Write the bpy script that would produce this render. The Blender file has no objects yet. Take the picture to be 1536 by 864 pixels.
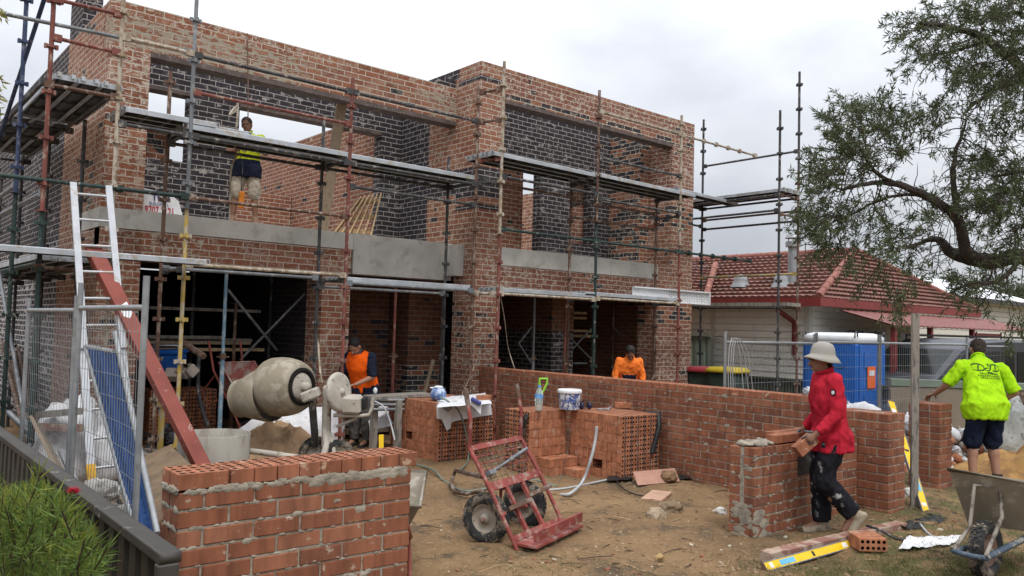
import bpy, bmesh, math, random
from mathutils import Vector as V, Matrix, Quaternion, noise as mnoise
from mathutils.bvhtree import BVHTree
PI = math.pi; R = math.radians
random.seed(7)
scene = bpy.context.scene
C = scene.collection

# ------------------------------------------------------------------ camera
FPX, YAW, PIT, ROL = 1203.57, R(40.244), R(2.7926), R(1.5348)   # solved from the photo's vanishing points
CAM = V((0, 0, 1.8))
cf = V((math.sin(YAW)*math.cos(PIT), math.cos(YAW)*math.cos(PIT), math.sin(PIT)))
_r = V((math.cos(YAW), -math.sin(YAW), 0)); _u = _r.cross(cf)
cr = _r*math.cos(ROL) + _u*math.sin(ROL); cu = -_r*math.sin(ROL) + _u*math.cos(ROL)
cam = bpy.data.objects.new('camera', bpy.data.cameras.new('camera')); C.objects.link(cam)
cam.data.sensor_width = 36; cam.data.lens = 36*FPX/1536; cam.data.clip_start = .05; cam.data.clip_end = 3000
cam.matrix_world = Matrix((( cr.x, cu.x, -cf.x, CAM.x), (cr.y, cu.y, -cf.y, CAM.y), (cr.z, cu.z, -cf.z, CAM.z), (0, 0, 0, 1)))
scene.camera = cam

# ------------------------------------------------------------------ light
SUN_EL, SUN_AZ = R(58), R(205)         # azimuth of the sun, clockwise from +Y
w = bpy.data.worlds.new('World'); scene.world = w; w.use_nodes = True
nt = w.node_tree; nt.nodes.clear()
def wn(t): return nt.nodes.new(t)
sky = wn('ShaderNodeTexSky'); sky.sky_type = 'NISHITA'; sky.sun_disc = False; sky.sun_elevation = SUN_EL; sky.sun_rotation = SUN_AZ
geo = wn('ShaderNodeTexCoord'); sep = wn('ShaderNodeSeparateXYZ'); nt.links.new(geo.outputs['Generated'], sep.inputs[0])
n1 = wn('ShaderNodeTexNoise'); n1.inputs['Scale'].default_value = 2.6; n1.inputs['Detail'].default_value = 5; n1.inputs['Roughness'].default_value = .5
mp = wn('ShaderNodeMapping'); mp.inputs['Scale'].default_value = (1, 1, 2.2); mp.inputs['Location'].default_value = (.35, .1, 0)
nt.links.new(geo.outputs['Generated'], mp.inputs[0]); nt.links.new(mp.outputs[0], n1.inputs['Vector'])
rp = wn('ShaderNodeValToRGB'); rp.color_ramp.elements[0].position = .38; rp.color_ramp.elements[1].position = .60
rp.color_ramp.elements[0].color = (4.25, 4.45, 4.85, 1); rp.color_ramp.elements[1].color = (5.75, 5.9, 6.2, 1)
nt.links.new(n1.outputs['Fac'], rp.inputs[0])
mr = wn('ShaderNodeMapRange'); mr.inputs['From Min'].default_value = 0.05; mr.inputs['From Max'].default_value = 1; mr.inputs['To Min'].default_value = .98; mr.inputs['To Max'].default_value = 4.1
nt.links.new(sep.outputs['Z'], mr.inputs['Value'])
ml = wn('ShaderNodeVectorMath'); ml.operation = 'SCALE'; nt.links.new(rp.outputs[0], ml.inputs[0]); nt.links.new(mr.outputs[0], ml.inputs['Scale'])
mx = wn('ShaderNodeMix'); mx.data_type = 'RGBA'; mx.inputs[0].default_value = .93
nt.links.new(sky.outputs[0], mx.inputs[6]); nt.links.new(ml.outputs[0], mx.inputs[7])
bg = wn('ShaderNodeBackground'); bg.inputs['Strength'].default_value = .1
wo = wn('ShaderNodeOutputWorld'); nt.links.new(mx.outputs[2], bg.inputs['Color']); nt.links.new(bg.outputs[0], wo.inputs[0])
sl = bpy.data.lights.new('sun', 'SUN'); sl.energy = 1.5; sl.angle = R(14); sl.color = (1, .97, .92)
so = bpy.data.objects.new('sun', sl); C.objects.link(so)
sd = V((math.sin(SUN_AZ)*math.cos(SUN_EL), math.cos(SUN_AZ)*math.cos(SUN_EL), math.sin(SUN_EL)))
so.rotation_euler = sd.to_track_quat('Z', 'Y').to_euler(); so.location = sd*60
scene.view_settings.view_transform = 'Standard'; scene.view_settings.look = 'None'
scene.view_settings.gamma = 1; scene.view_settings.exposure = 0.14; scene.view_settings.use_curve_mapping = False

# ------------------------------------------------------------------ measuring: a photo pixel meets a real plane
def ray(px, py): return cf + cr*((px-768)/FPX) - cu*((py-432)/FPX)
def PX(px, py, x): d = ray(px, py); return CAM + d*(x/d.x)
def PY(px, py, y): d = ray(px, py); return CAM + d*(y/d.y)
def PZ(px, py, z=0.0): d = ray(px, py); return CAM + d*((z-CAM.z)/d.z)
def PN(px, py, p, n): d = ray(px, py); return CAM + d*((V(p)-CAM).dot(n)/d.dot(n))
def PD(px, py, dep): return CAM + ray(px, py)*dep

# ------------------------------------------------------------------ materials
class N:
    def __init__(s, name):
        s.m = bpy.data.materials.new(name); s.m.use_nodes = True; s.t = s.m.node_tree
        s.b = s.t.nodes['Principled BSDF']; s.out = s.t.nodes['Material Output']
    def n(s, t, **kw):
        o = s.t.nodes.new(t)
        for k, v in kw.items(): setattr(o, k, v)
        return o
    def l(s, a, b): s.t.links.new(a, b)
    def set(s, sock, v):
        if hasattr(v, 'is_output'): s.l(v, sock)
        else: sock.default_value = v
    def math(s, op, a, b=None, c=None, clamp=False):
        o = s.n('ShaderNodeMath', operation=op); o.use_clamp = clamp
        s.set(o.inputs[0], a)
        if b is not None: s.set(o.inputs[1], b)
        if c is not None: s.set(o.inputs[2], c)
        return o.outputs[0]
    def noise(s, vec, scale, detail=3, rough=.55, dist=0):
        o = s.n('ShaderNodeTexNoise'); o.inputs['Scale'].default_value = scale; o.inputs['Detail'].default_value = detail
        o.inputs['Roughness'].default_value = rough; o.inputs['Distortion'].default_value = dist
        if vec is not None: s.l(vec, o.inputs['Vector'])
        return o.outputs['Fac']
    def ramp(s, f, stops, interp='LINEAR'):
        o = s.n('ShaderNodeValToRGB'); e = o.color_ramp; e.interpolation = interp
        while len(e.elements) < len(stops): e.elements.new(.5)
        for el, (p, c) in zip(e.elements, stops):
            el.position = p; el.color = tuple(c)+(1,) if len(c) == 3 else c
        s.l(f, o.inputs[0]); return o.outputs[0]
    def step(s, f, a, b):
        o = s.n('ShaderNodeMapRange'); o.interpolation_type = 'SMOOTHSTEP'; s.l(f, o.inputs['Value'])
        o.inputs['From Min'].default_value = a; o.inputs['From Max'].default_value = b; return o.outputs[0]
    def mix(s, f, a, b, blend='MIX'):
        o = s.n('ShaderNodeMix', data_type='RGBA', blend_type=blend)
        s.set(o.inputs[0], f)
        for i, v in ((6, a), (7, b)):
            if hasattr(v, 'is_output'): s.l(v, o.inputs[i])
            else: o.inputs[i].default_value = tuple(v)+(1,)
        return o.outputs[2]
    def scale(s, vec, sc):
        o = s.n('ShaderNodeMapping'); o.inputs['Scale'].default_value = sc; s.l(vec, o.inputs[0]); return o.outputs[0]
    def obj(s): return s.n('ShaderNodeTexCoord').outputs['Object']
    def pos(s): return s.n('ShaderNodeNewGeometry').outputs['Position']
    def bump(s, h, st=.3, dist=.01):
        o = s.n('ShaderNodeBump'); o.inputs['Strength'].default_value = st; o.inputs['Distance'].default_value = dist
        s.l(h, o.inputs['Height']); s.l(o.outputs[0], s.b.inputs['Normal'])
    def fin(s, col, rough=.8, metal=0, spec=.3):
        s.set(s.b.inputs['Base Color'], col if hasattr(col, 'is_output') else tuple(col)+(1,))
        s.set(s.b.inputs['Roughness'], rough); s.set(s.b.inputs['Metallic'], metal); s.b.inputs['Specular IOR Level'].default_value = spec
        return s.m
def dk(c, k): return tuple(x*k for x in c)
def surf(name, col, rough=.75, metal=0, var=.25, vs=7, spot=None, amt=.5, ss=9, bump=.2, bs=60, spec=.3, stretch=(1,1,1), hard=.06):
    s = N(name); v = s.scale(s.obj(), stretch)
    a = s.noise(v, vs, 4); c = s.ramp(a, [(.3, dk(col, 1-var)), (.7, dk(col, 1+var))])
    if spot is not None:
        k = s.step(s.noise(v, ss, 5, .65), .5+(.5-amt)*.5-hard, .5+(.5-amt)*.5+hard); c = s.mix(k, c, spot)
    if bump: s.bump(s.noise(v, bs, 4, .6), bump, .006)
    return s.fin(c, rough, metal, spec)
def leafmat(name, cols, trans=.25, rough=.55):
    s = N(name); g = s.n('ShaderNodeNewGeometry'); rnd = g.outputs['Random Per Island']
    n = len(cols); c = s.ramp(rnd, [(i/(n-1), k) for i, k in enumerate(cols)])
    s.fin(c, rough, 0, .3)
    t = s.n('ShaderNodeBsdfTranslucent'); s.l(c, t.inputs[0]); m = s.n('ShaderNodeMixShader'); m.inputs[0].default_value = trans
    s.l(s.b.outputs[0], m.inputs[1]); s.l(t.outputs[0], m.inputs[2]); s.l(m.outputs[0], s.out.inputs[0]); return s.m
def islandmat(name, cols, rough=.8, bump=.25, bs=50, spots=None, amt=.3, ss=12, stretch=(1,1,1), spec=.25):
    s = N(name); g = s.n('ShaderNodeNewGeometry'); n = len(cols)
    c = s.ramp(g.outputs['Random Per Island'], [(i/(n-1), k) for i, k in enumerate(cols)])
    v = s.scale(s.obj(), stretch); a = s.noise(v, 14, 4); c = s.mix(s.step(a, .25, .75), s.mix(.5, c, (.02,.01,.008)), c)
    if spots: c = s.mix(s.step(s.noise(s.obj(), ss, 6, .68), .62-amt*.3, .68-amt*.3), c, spots)
    if bump: s.bump(s.noise(v, bs, 4, .6), bump, .006)
    return s.fin(c, rough, 0, spec)

def brickmat(name, cols, mortar, smear=.35, smearc=None, joint=.0055, dark=0.0, darkc=(.035,.033,.04), wash=0.25, smsc=(2.2,2.2,5)):
    s = N(name); g = s.n('ShaderNodeNewGeometry'); p = g.outputs['Position']
    sp = s.n('ShaderNodeSeparateXYZ'); s.l(p, sp.inputs[0]); sn = s.n('ShaderNodeSeparateXYZ'); s.l(g.outputs['True Normal'], sn.inputs[0])
    isx = s.math('GREATER_THAN', s.math('ABSOLUTE', sn.outputs[0]), .5); isz = s.math('GREATER_THAN', s.math('ABSOLUTE', sn.outputs[2]), .5)
    def pick(f, a, b): return s.math('ADD', s.math('MULTIPLY', a, s.math('SUBTRACT', 1.0, f)), s.math('MULTIPLY', b, f))
    wob = s.math('MULTIPLY', s.math('SUBTRACT', s.noise(p, 1.7, 2), .5), .02)
    u = pick(isx, sp.outputs[0], sp.outputs[1]); v = s.math('ADD', pick(isz, sp.outputs[2], sp.outputs[1]), wob)
    vr = s.math('DIVIDE', s.math('ADD', v, 10.0), .086); row = s.math('FLOOR', vr); fv = s.math('FRACT', vr)
    uo = s.math('ADD', s.math('DIVIDE', s.math('ADD', u, 50.0), .24), s.math('MULTIPLY', s.math('MODULO', row, 2.0), .5))
    jit = s.n('ShaderNodeTexWhiteNoise', noise_dimensions='1D'); s.l(row, jit.inputs['W'])
    uo = s.math('ADD', uo, s.math('MULTIPLY', jit.outputs[0], .16))
    col = s.math('FLOOR', uo); fu = s.math('FRACT', uo)
    dv = s.math('MULTIPLY', s.math('MINIMUM', fv, s.math('SUBTRACT', 1.0, fv)), .086)
    du = s.math('MULTIPLY', s.math('MINIMUM', fu, s.math('SUBTRACT', 1.0, fu)), .24)
    d = s.math('ADD', s.math('MINIMUM', du, dv), s.math('MULTIPLY', s.math('SUBTRACT', s.noise(p, 38, 4), .5), .009))
    msk = s.step(d, joint-.0018, joint+.0018)
    cv = s.n('ShaderNodeCombineXYZ'); s.l(col, cv.inputs[0]); s.l(row, cv.inputs[1]); s.l(isx, cv.inputs[2])
    wn_ = s.n('ShaderNodeTexWhiteNoise', noise_dimensions='3D'); s.l(cv.outputs[0], wn_.inputs['Vector'])
    n = len(cols); bc = s.ramp(wn_.outputs['Value'], [(i/(n-1), k) for i, k in enumerate(cols)])
    if dark > 0:
        sc = s.n('ShaderNodeSeparateColor'); s.l(wn_.outputs['Color'], sc.inputs[0])
        area = s.noise(s.scale(p, (.9,.9,1.6)), 1.0, 2)
        k = s.math('GREATER_THAN', s.math('ADD', s.math('MULTIPLY', area, .75), s.math('MULTIPLY', sc.outputs[1], .5)), 1.0-dark*.7)
        bc = s.mix(k, bc, darkc)
    f = s.noise(p, 30, 5, .65); bc = s.mix(s.step(f, .3, .75), s.mix(.35, bc, (.02,.012,.01)), bc)
    # lime bloom and mortar smeared over the faces
    w1 = s.math('MULTIPLY', s.step(s.noise(p, 7, 6, .7), .52, .66), s.step(s.noise(p, 1.1, 3), .36, .62))
    bc = s.mix(s.math('MULTIPLY', w1, wash), bc, mortar)
    c = s.mix(msk, s.mix(s.noise(p, 9, 3), dk(mortar, .72), dk(mortar, 1.12)), bc)
    sm = s.math('MULTIPLY', s.step(s.noise(s.scale(p, smsc), 2.2, 6, .72, .6), .63-smear*.33, .68-smear*.33), s.step(s.noise(p, .7, 3), .32, .55))
    smc = smearc or mortar
    c = s.mix(sm, c, s.mix(s.noise(p, 12, 4), dk(smc, .75), dk(smc, 1.1)))
    h = s.math('ADD', s.math('MULTIPLY', s.math('MULTIPLY', msk, s.math('SUBTRACT', 1.0, sm)), .8), s.math('MULTIPLY', s.noise(p, 60, 4), .35))
    s.bump(h, .55, .008)
    return s.fin(c, .9, 0, .2)

REDS = [(.205,.08,.045), (.31,.125,.069), (.26,.10,.056), (.35,.155,.092), (.28,.108,.062), (.225,.09,.058)]
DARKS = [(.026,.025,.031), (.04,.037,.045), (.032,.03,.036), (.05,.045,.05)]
MORT = (.54,.48,.40)
M = {}
M['red'] = brickmat('red_brickwork', REDS, MORT, .32, (.46,.39,.31), dark=.13, wash=.5, smsc=(6,6,10))
M['redclean'] = brickmat('red_brickwork_interior', REDS, MORT, .1, dark=.12, wash=.2)
M['smear'] = brickmat('red_brickwork_smeared', REDS, MORT, .50, (.33,.285,.22), dark=.2, wash=.2, smsc=(3.2,3.2,9))
M['dark_shade'] = brickmat('dark_brickwork_painted_shade', DARKS, (.10,.088,.08), .03, wash=.05)  # mortar darkened in colour to deepen the shade of the ground-floor rooms
M['red_shade'] = brickmat('red_brickwork_painted_shade', [dk(c_, .62) for c_ in REDS], (.22,.19,.16), .06, dark=.2, wash=.1)  # red brick copy with indoor shade multiplied into brick and mortar colours
M['dark'] = brickmat('dark_brickwork', DARKS, (.40,.36,.34), .18, wash=.25)
M['darkw'] = brickmat('dark_brickwork_white_joints', DARKS, (.50,.47,.45), .3, joint=.010, wash=.35)
M['mixed'] = brickmat('mixed_brickwork', REDS, MORT, .2, dark=.55, wash=.3, smsc=(5,5,9))
M['redp'] = brickmat('pale_smeared_brickwork', [(.22,.085,.055),(.27,.115,.075),(.2,.075,.05)], (.52,.45,.37), .28, dark=.1, wash=.75, smsc=(6,6,10))
M['conc'] = surf('concrete', (.46,.44,.395), .9, var=.16, vs=2.2, spot=(.34,.32,.28), amt=.28, ss=5, bump=.4, bs=26, hard=.12)
M['steel_br'] = surf('primed_lintel_steel', (.10,.075,.066), .7, var=.3, spot=(.2,.17,.15), amt=.25, ss=14)
def pipe(name, col, spot, amt=.34, rough=.65, metal=0): return surf(name, col, rough, metal, var=.3, vs=5, spot=spot, amt=amt, ss=16, bump=.2, bs=70, stretch=(1,1,.55))
M['p_red'] = pipe('red_oxide_pipe', (.17,.055,.042), (.30,.24,.19), .3)
M['p_brown'] = pipe('rusty_brown_pipe', (.115,.062,.043), (.30,.25,.2), .34)
M['p_green'] = pipe('dark_green_pipe', (.022,.04,.036), (.28,.26,.22), .22)
M['p_grey'] = pipe('galvanised_pipe', (.17,.18,.19), (.34,.33,.31), .3, .5, .3)
M['p_dark'] = pipe('dark_weathered_pipe', (.05,.05,.052), (.26,.23,.2), .3)
M['p_yell'] = pipe('yellow_painted_pipe', (.42,.29,.07), (.38,.34,.27), .45)
M['p_beige'] = pipe('mortar_splashed_pipe', (.25,.19,.125), (.42,.37,.30), .5)
M['p_blue'] = pipe('dark_blue_pipe', (.03,.045,.095), (.15,.16,.2), .3)
M['p_lblue'] = pipe('pale_blue_prop_paint', (.15,.25,.32), (.4,.42,.42), .4)
M['galv'] = surf('galvanised_steel', (.42,.44,.46), .38, .55, var=.18, vs=9, spot=(.30,.30,.30), amt=.4, ss=6, bump=.08)
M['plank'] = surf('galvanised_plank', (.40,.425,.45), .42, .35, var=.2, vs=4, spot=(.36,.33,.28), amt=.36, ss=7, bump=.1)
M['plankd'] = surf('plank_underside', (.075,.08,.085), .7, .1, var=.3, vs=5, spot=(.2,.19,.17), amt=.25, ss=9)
M['alu'] = surf('aluminium', (.47,.48,.49), .35, .6, var=.1, spot=(.4,.38,.34), amt=.3, ss=10, bump=.05)
M['wood'] = surf('weathered_timber', (.30,.225,.15), .85, var=.3, vs=5, spot=(.19,.15,.11), amt=.4, ss=5, stretch=(6,6,1), bump=.3)
M['woodl'] = surf('fresh_pine', (.42,.29,.16), .8, var=.22, vs=5, spot=(.3,.2,.1), amt=.4, ss=4, stretch=(5,5,1))
M['woodg'] = surf('grey_timber', (.26,.235,.20), .9, var=.25, vs=5, spot=(.13,.115,.1), amt=.4, ss=5, stretch=(5,5,1))
M['redsteel'] = surf('red_primer_steel', (.235,.062,.045), .6, var=.22, vs=3, spot=(.42,.34,.30), amt=.16, ss=14, bump=.15)
M['rust'] = surf('rusty_steel', (.11,.065,.045), .85, var=.3, vs=6, spot=(.22,.18,.15), amt=.4, ss=11)
M['black'] = surf('black_plastic', (.018,.018,.019), .5, var=.2, spot=(.10,.095,.09), amt=.25, ss=8)
M['rubber'] = surf('tyre_rubber', (.028,.028,.028), .85, var=.25, vs=8, spot=(.20,.165,.125), amt=.4, ss=9, bump=.3)
M['white'] = surf('white_plastic_sheet', (.66,.66,.67), .55, var=.08, spot=(.45,.42,.38), amt=.25, ss=6, bump=.1)
M['void'] = surf('dark_hole', (.012,.010,.009), 1, var=.1, bump=0)

# ------------------------------------------------------------------ mesh builder
def frame(d, up=V((0,0,1))):
    d = V(d).normalized(); x = d.cross(up)
    if x.length < 1e-4: x = d.cross(V((0,1,0)))
    x.normalize(); y = x.cross(d).normalized(); return x, y, d
class MB:
    def __init__(s): s.v = []; s.f = []; s.m = []; s.s = []
    def add(s, vs, fs, mat=0, smooth=False):
        o = len(s.v); s.v.extend(vs)
        for f in fs: s.f.append([i+o for i in f]); s.m.append(mat); s.s.append(smooth)
    def obox(s, c, hx, hy, hz, mat=0):
        c = V(c); vs = [c+hx*a+hy*b+hz*d for d in (-1,1) for b in (-1,1) for a in (-1,1)]
        s.add(vs, [(0,2,3,1),(4,5,7,6),(0,1,5,4),(2,6,7,3),(0,4,6,2),(1,3,7,5)], mat)
    def bx(s, x0, x1, y0, y1, z0, z1, mat=0):
        s.obox(((x0+x1)/2,(y0+y1)/2,(z0+z1)/2), V(((x1-x0)/2,0,0)), V((0,(y1-y0)/2,0)), V((0,0,(z1-z0)/2)), mat)
    def rbox(s, c, sx, sy, sz, b=.004, mat=0, X=V((1,0,0)), Y=V((0,1,0)), Z=V((0,0,1)), skip=()):
        """box with chamfered edges"""
        c = V(c); vs = []; h = (sx/2, sy/2, sz/2); A = (X, Y, Z); idx = {}
        for sg in [(a,bb,d) for a in (-1,1) for bb in (-1,1) for d in (-1,1)]:
            for k in range(3):
                p = [sg[i]*(h[i]-(0 if i == k else b)) for i in range(3)]
                idx[sg, k] = len(vs); vs.append(c+A[0]*p[0]+A[1]*p[1]+A[2]*p[2])
        fs = []
        for k in range(3):
            i, j = [q for q in range(3) if q != k]
            for sk in (-1, 1):
                q = []
                for (a, bb) in ((-1,-1),(1,-1),(1,1),(-1,1)):
                    sg = [0,0,0]; sg[k] = sk; sg[i] = a; sg[j] = bb; q.append(idx[tuple(sg), k])
                fl = (sk > 0) == (k != 1)
                if (k, sk) in skip: continue
                fs.append(q if fl else q[::-1])
            for a in (-1, 1):
                for bb in (-1, 1):
                    s1 = [0,0,0]; s1[i] = a; s1[j] = bb; s1[k] = -1; s2 = list(s1); s2[k] = 1
                    fs.append([idx[tuple(s1), i], idx[tuple(s2), i], idx[tuple(s2), j], idx[tuple(s1), j]])
        for sg in [(a,bb,d) for a in (-1,1) for bb in (-1,1) for d in (-1,1)]: fs.append([idx[sg,0], idx[sg,1], idx[sg,2]])
        s.add(vs, fs, mat)
    def tube(s, p, q, r, r2=None, n=8, mat=0, caps=True):
        p, q = V(p), V(q); r2 = r if r2 is None else r2
        if (q-p).length < 1e-6: return
        x, y, d = frame(q-p); vs = []
        for c, rr in ((p, r), (q, r2)):
            for i in range(n): a = 2*PI*i/n; vs.append(c + x*(rr*math.cos(a)) + y*(rr*math.sin(a)))
        s.add(vs, [(i, (i+1) % n, n+(i+1) % n, n+i) for i in range(n)], mat, n > 4)
        if caps:
            s.add(vs[:n], [tuple(range(n))[::-1]], mat); s.add(vs[n:], [tuple(range(n))], mat)
    def path(s, pts, r, n=8, mat=0, caps=True, closed=False):
        pts = [V(p) for p in pts]; k = len(pts); rs = r if isinstance(r, (list, tuple)) else [r]*k
        vs = []; x = None
        for i, p in enumerate(pts):
            d = (pts[(i+1) % k]-pts[i-1]) if closed or 0 < i < k-1 else (pts[1]-pts[0] if i == 0 else pts[-1]-pts[-2])
            if d.length < 1e-9: d = V((0,0,1))
            d.normalize()
            if x is None: x, y, _ = frame(d)
            else:
                x = x - d*x.dot(d)
                if x.length < 1e-5: x, y, _ = frame(d)
                x.normalize()
            y = d.cross(x)
            for j in range(n): a = 2*PI*j/n; vs.append(p + x*(rs[i]*math.cos(a)) + y*(rs[i]*math.sin(a)))
        fs = []
        for i in range(k if closed else k-1):
            a = i*n; b = ((i+1) % k)*n
            for j in range(n): fs.append((a+j, a+(j+1) % n, b+(j+1) % n, b+j))
        s.add(vs, fs, mat, True)
        if caps and not closed: s.add(vs[:n], [tuple(range(n))[::-1]], mat); s.add(vs[-n:], [tuple(range(n))], mat)
    def bar(s, p, q, wd, ht, up=V((0,0,1)), mat=0):
        p, q = V(p), V(q); x, y, d = frame(q-p, up); s.obox((p+q)/2, x*(wd/2), y*(ht/2), d*((q-p).length/2), mat)
    def lathe(s, prof, o, d, n=24, mat=0, up=V((0,0,1)), smooth=True, arc=None):
        o = V(o); x, y, d = frame(d, up); vs = []
        for (r, h) in prof:
            for i in range(n): a = 2*PI*i/n; vs.append(o + d*h + x*(r*math.cos(a)) + y*(r*math.sin(a)))
        fs = [(k*n+i, k*n+(i+1) % n, (k+1)*n+(i+1) % n, (k+1)*n+i) for k in range(len(prof)-1) for i in range(n)]
        s.add(vs, fs, mat, smooth)
    def ell(s, c, rx, ry, rz, X=V((1,0,0)), Y=V((0,1,0)), Z=V((0,0,1)), n=14, k=9, mat=0):
        c = V(c); vs = []
        for j in range(k+1):
            t = PI*j/k
            for i in range(n): a = 2*PI*i/n; vs.append(c + X*(rx*math.sin(t)*math.cos(a)) + Y*(ry*math.sin(t)*math.sin(a)) - Z*(rz*math.cos(t)))
        s.add(vs, [(j*n+i, j*n+(i+1) % n, (j+1)*n+(i+1) % n, (j+1)*n+i) for j in range(k) for i in range(n)], mat, True)
    def capsule(s, p, q, r0, r1, n=12, mat=0):
        p, q = V(p), V(q); x, y, d = frame(q-p); L = (q-p).length; prof = []
        for i in range(5): t = PI/2*(1-i/4); prof.append((max(r0*math.cos(t), 1e-4), -r0*math.sin(t)))
        for i in range(5): t = PI/2*i/4; prof.append((max(r1*math.cos(t), 1e-4), L+r1*math.sin(t)))
        s.lathe(prof, p, d, n, mat)
    def loft(s, secs, n=18, mat=0, sup=2.0):
        vs = []
        for (c, X, Y, rx, ry) in secs:
            c = V(c)
            for i in range(n):
                a = 2*PI*i/n; ca, sa = math.cos(a), math.sin(a)
                k = (abs(ca)**sup+abs(sa)**sup)**(-1/sup); vs.append(c+X*(rx*ca*k)+Y*(ry*sa*k))
        fs = [(k*n+i, k*n+(i+1) % n, (k+1)*n+(i+1) % n, (k+1)*n+i) for k in range(len(secs)-1) for i in range(n)]
        fs.append(tuple(range(n))[::-1]); fs.append(tuple(range((len(secs)-1)*n, len(secs)*n)))
        s.add(vs, fs, mat, True)
    def prism(s, poly, o, X, Y, Zv, mat=0):
        """extrude polygon (in X,Y axes from o) by Zv"""
        o = V(o); a = [o+X*p[0]+Y*p[1] for p in poly]; b = [q+Zv for q in a]; n = len(poly)
        s.add(a+b, [tuple(range(n))[::-1], tuple(range(n, 2*n))] + [(i, (i+1) % n, n+(i+1) % n, n+i) for i in range(n)], mat)
    def quad(s, a, b, c, d, mat=0, smooth=False): s.add([V(a), V(b), V(c), V(d)], [(0,1,2,3)], mat, smooth)
    def sheet(s, fn, nu, nv, mat=0, thick=None):
        vs = [fn(i/nu, j/nv) for j in range(nv+1) for i in range(nu+1)]
        s.add(vs, [(j*(nu+1)+i, j*(nu+1)+i+1, (j+1)*(nu+1)+i+1, (j+1)*(nu+1)+i) for j in range(nv) for i in range(nu)], mat, True)
    def mesh(s, name):
        me = bpy.data.meshes.new(name); me.from_pydata([tuple(v) for v in s.v], [], s.f); me.update()
        return me
    def build(s, name, mats, parent=None):
        me = s.mesh(name)
        if not isinstance(mats, (list, tuple)): mats = [mats]
        for m in mats: me.materials.append(m)
        me.polygons.foreach_set('material_index', s.m); me.polygons.foreach_set('use_smooth', s.s)
        o = bpy.data.objects.new(name, me); C.objects.link(o)
        if parent:
            o.parent = parent; o.matrix_parent_inverse = parent_inv(parent)
        return o
def parent_inv(p): return Matrix.LocRotScale(p.location, p.rotation_euler, p.scale).inverted()
def thing(name, label, cat, loc=(0,0,0), group=None):
    o = bpy.data.objects.new(name, None); o.empty_display_size = .2; C.objects.link(o); o.location = V(loc)
    o['label'] = label; o['category'] = cat
    if group: o['group'] = group
    return o
def tag(o, label, cat, group=None):
    o['label'] = label; o['category'] = cat
    if group: o['group'] = group
    return o
def kind(o, k): o['kind'] = k; return o
def copy_thing(o, loc, label=None):
    c = o.copy(); C.objects.link(c); c.location = V(loc)
    if label: c['label'] = label
    def rec(a, b):
        for ch in a.children:
            d = ch.copy(); C.objects.link(d); d.parent = b; d.matrix_parent_inverse = ch.matrix_parent_inverse.copy(); rec(ch, d)
    rec(o, c); return c
def fbm(p, sc=1, o=4): return mnoise.fractal(V(p)*sc, .6, 2.1, o)
def sstep(a, b, x): t = min(1, max(0, (x-a)/(b-a))); return t*t*(3-2*t)
def rnd(a, b): return random.uniform(a, b)

# ------------------------------------------------------------------ ground
def gh(x, y):
    h = -.42*sstep(8.7, 11.0, x)*sstep(4.6, 6.2, y)
    h += .07*math.exp(-((x-8.6)**2/2.2+(y-3.4)**2/.8))
    h += .05*math.exp(-((x-6.0)**2/.8+(y-5.1)**2/.5))
    if 0 < x < 14 and 1 < y < 13: h += .035*fbm((x,y,0), .9, 3) + .012*fbm((x,y,3), 5, 3)
    return h
s = N('site_dirt'); p = s.pos()
c = s.ramp(s.noise(p, .9, 6, .62), [(.3, (.13,.083,.047)), (.5, (.21,.13,.068)), (.68, (.265,.17,.088))])
c = s.mix(s.step(s.noise(p, 1.6, 6, .7), .52, .62), c, (.115,.08,.05))
c = s.mix(s.math('MULTIPLY', s.step(s.noise(p, 24, 5, .7), .56, .64), .7), c, (.33,.25,.15))
c = s.mix(s.math('MULTIPLY', s.step(s.noise(p, 55, 4, .7), .6, .66), .6), c, (.09,.065,.045))
sp_ = s.n('ShaderNodeSeparateXYZ'); s.l(p, sp_.inputs[0])
far = s.step(s.math('ADD', sp_.outputs[0], s.math('MULTIPLY', sp_.outputs[1], 1.0)), 19, 24)
c = s.mix(s.math('MULTIPLY', s.step(s.noise(p, 5, 5), .45, .6), s.step(s.math('SUBTRACT', sp_.outputs[0], s.math('MULTIPLY', sp_.outputs[1], 1.3)), 1.0, 3.2)), c, (.12,.11,.05))
s.bump(s.math('ADD', s.noise(p, 14, 6, .65), s.math('MULTIPLY', s.noise(p, 60, 4, .7), .5)), .8, .03)
M['dirt'] = s.fin(c, .95, 0, .15)
b = MB(); xs = [-400,-60,-20,-8,-3] + [-1+.11*i for i in range(128)] + [14,16,20,30,60,400]; ys = [-300,-40,-8,-2] + [.5+.11*i for i in range(112)] + [14,17,20,30,60,200,600]
b.add([V((x, y, gh(x, y))) for y in ys for x in xs], [(j*len(xs)+i, j*len(xs)+i+1, (j+1)*len(xs)+i+1, (j+1)*len(xs)+i) for j in range(len(ys)-1) for i in range(len(xs)-1)], 0, True)
kind(b.build('ground', M['dirt']), 'structure')
# ------------------------------------------------------------------ the house under construction
house = thing('brick_building', 'unfinished two storey brick duplex with roofless upper floor and open dark ground floor', 'building', (8, 11, 0))
def wall(name, boxes, mats, label=None):
    """boxes: (x0,x1,y0,y1,z0,z1,slot)"""
    b = MB()
    for t in boxes: b.bx(*t[:6], t[6] if len(t) > 6 else 0)
    o = b.build(name, mats if isinstance(mats, list) else [mats], house)
    if label: o['label'] = label
    return o
YL, YR = 10.95, 10.30
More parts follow.
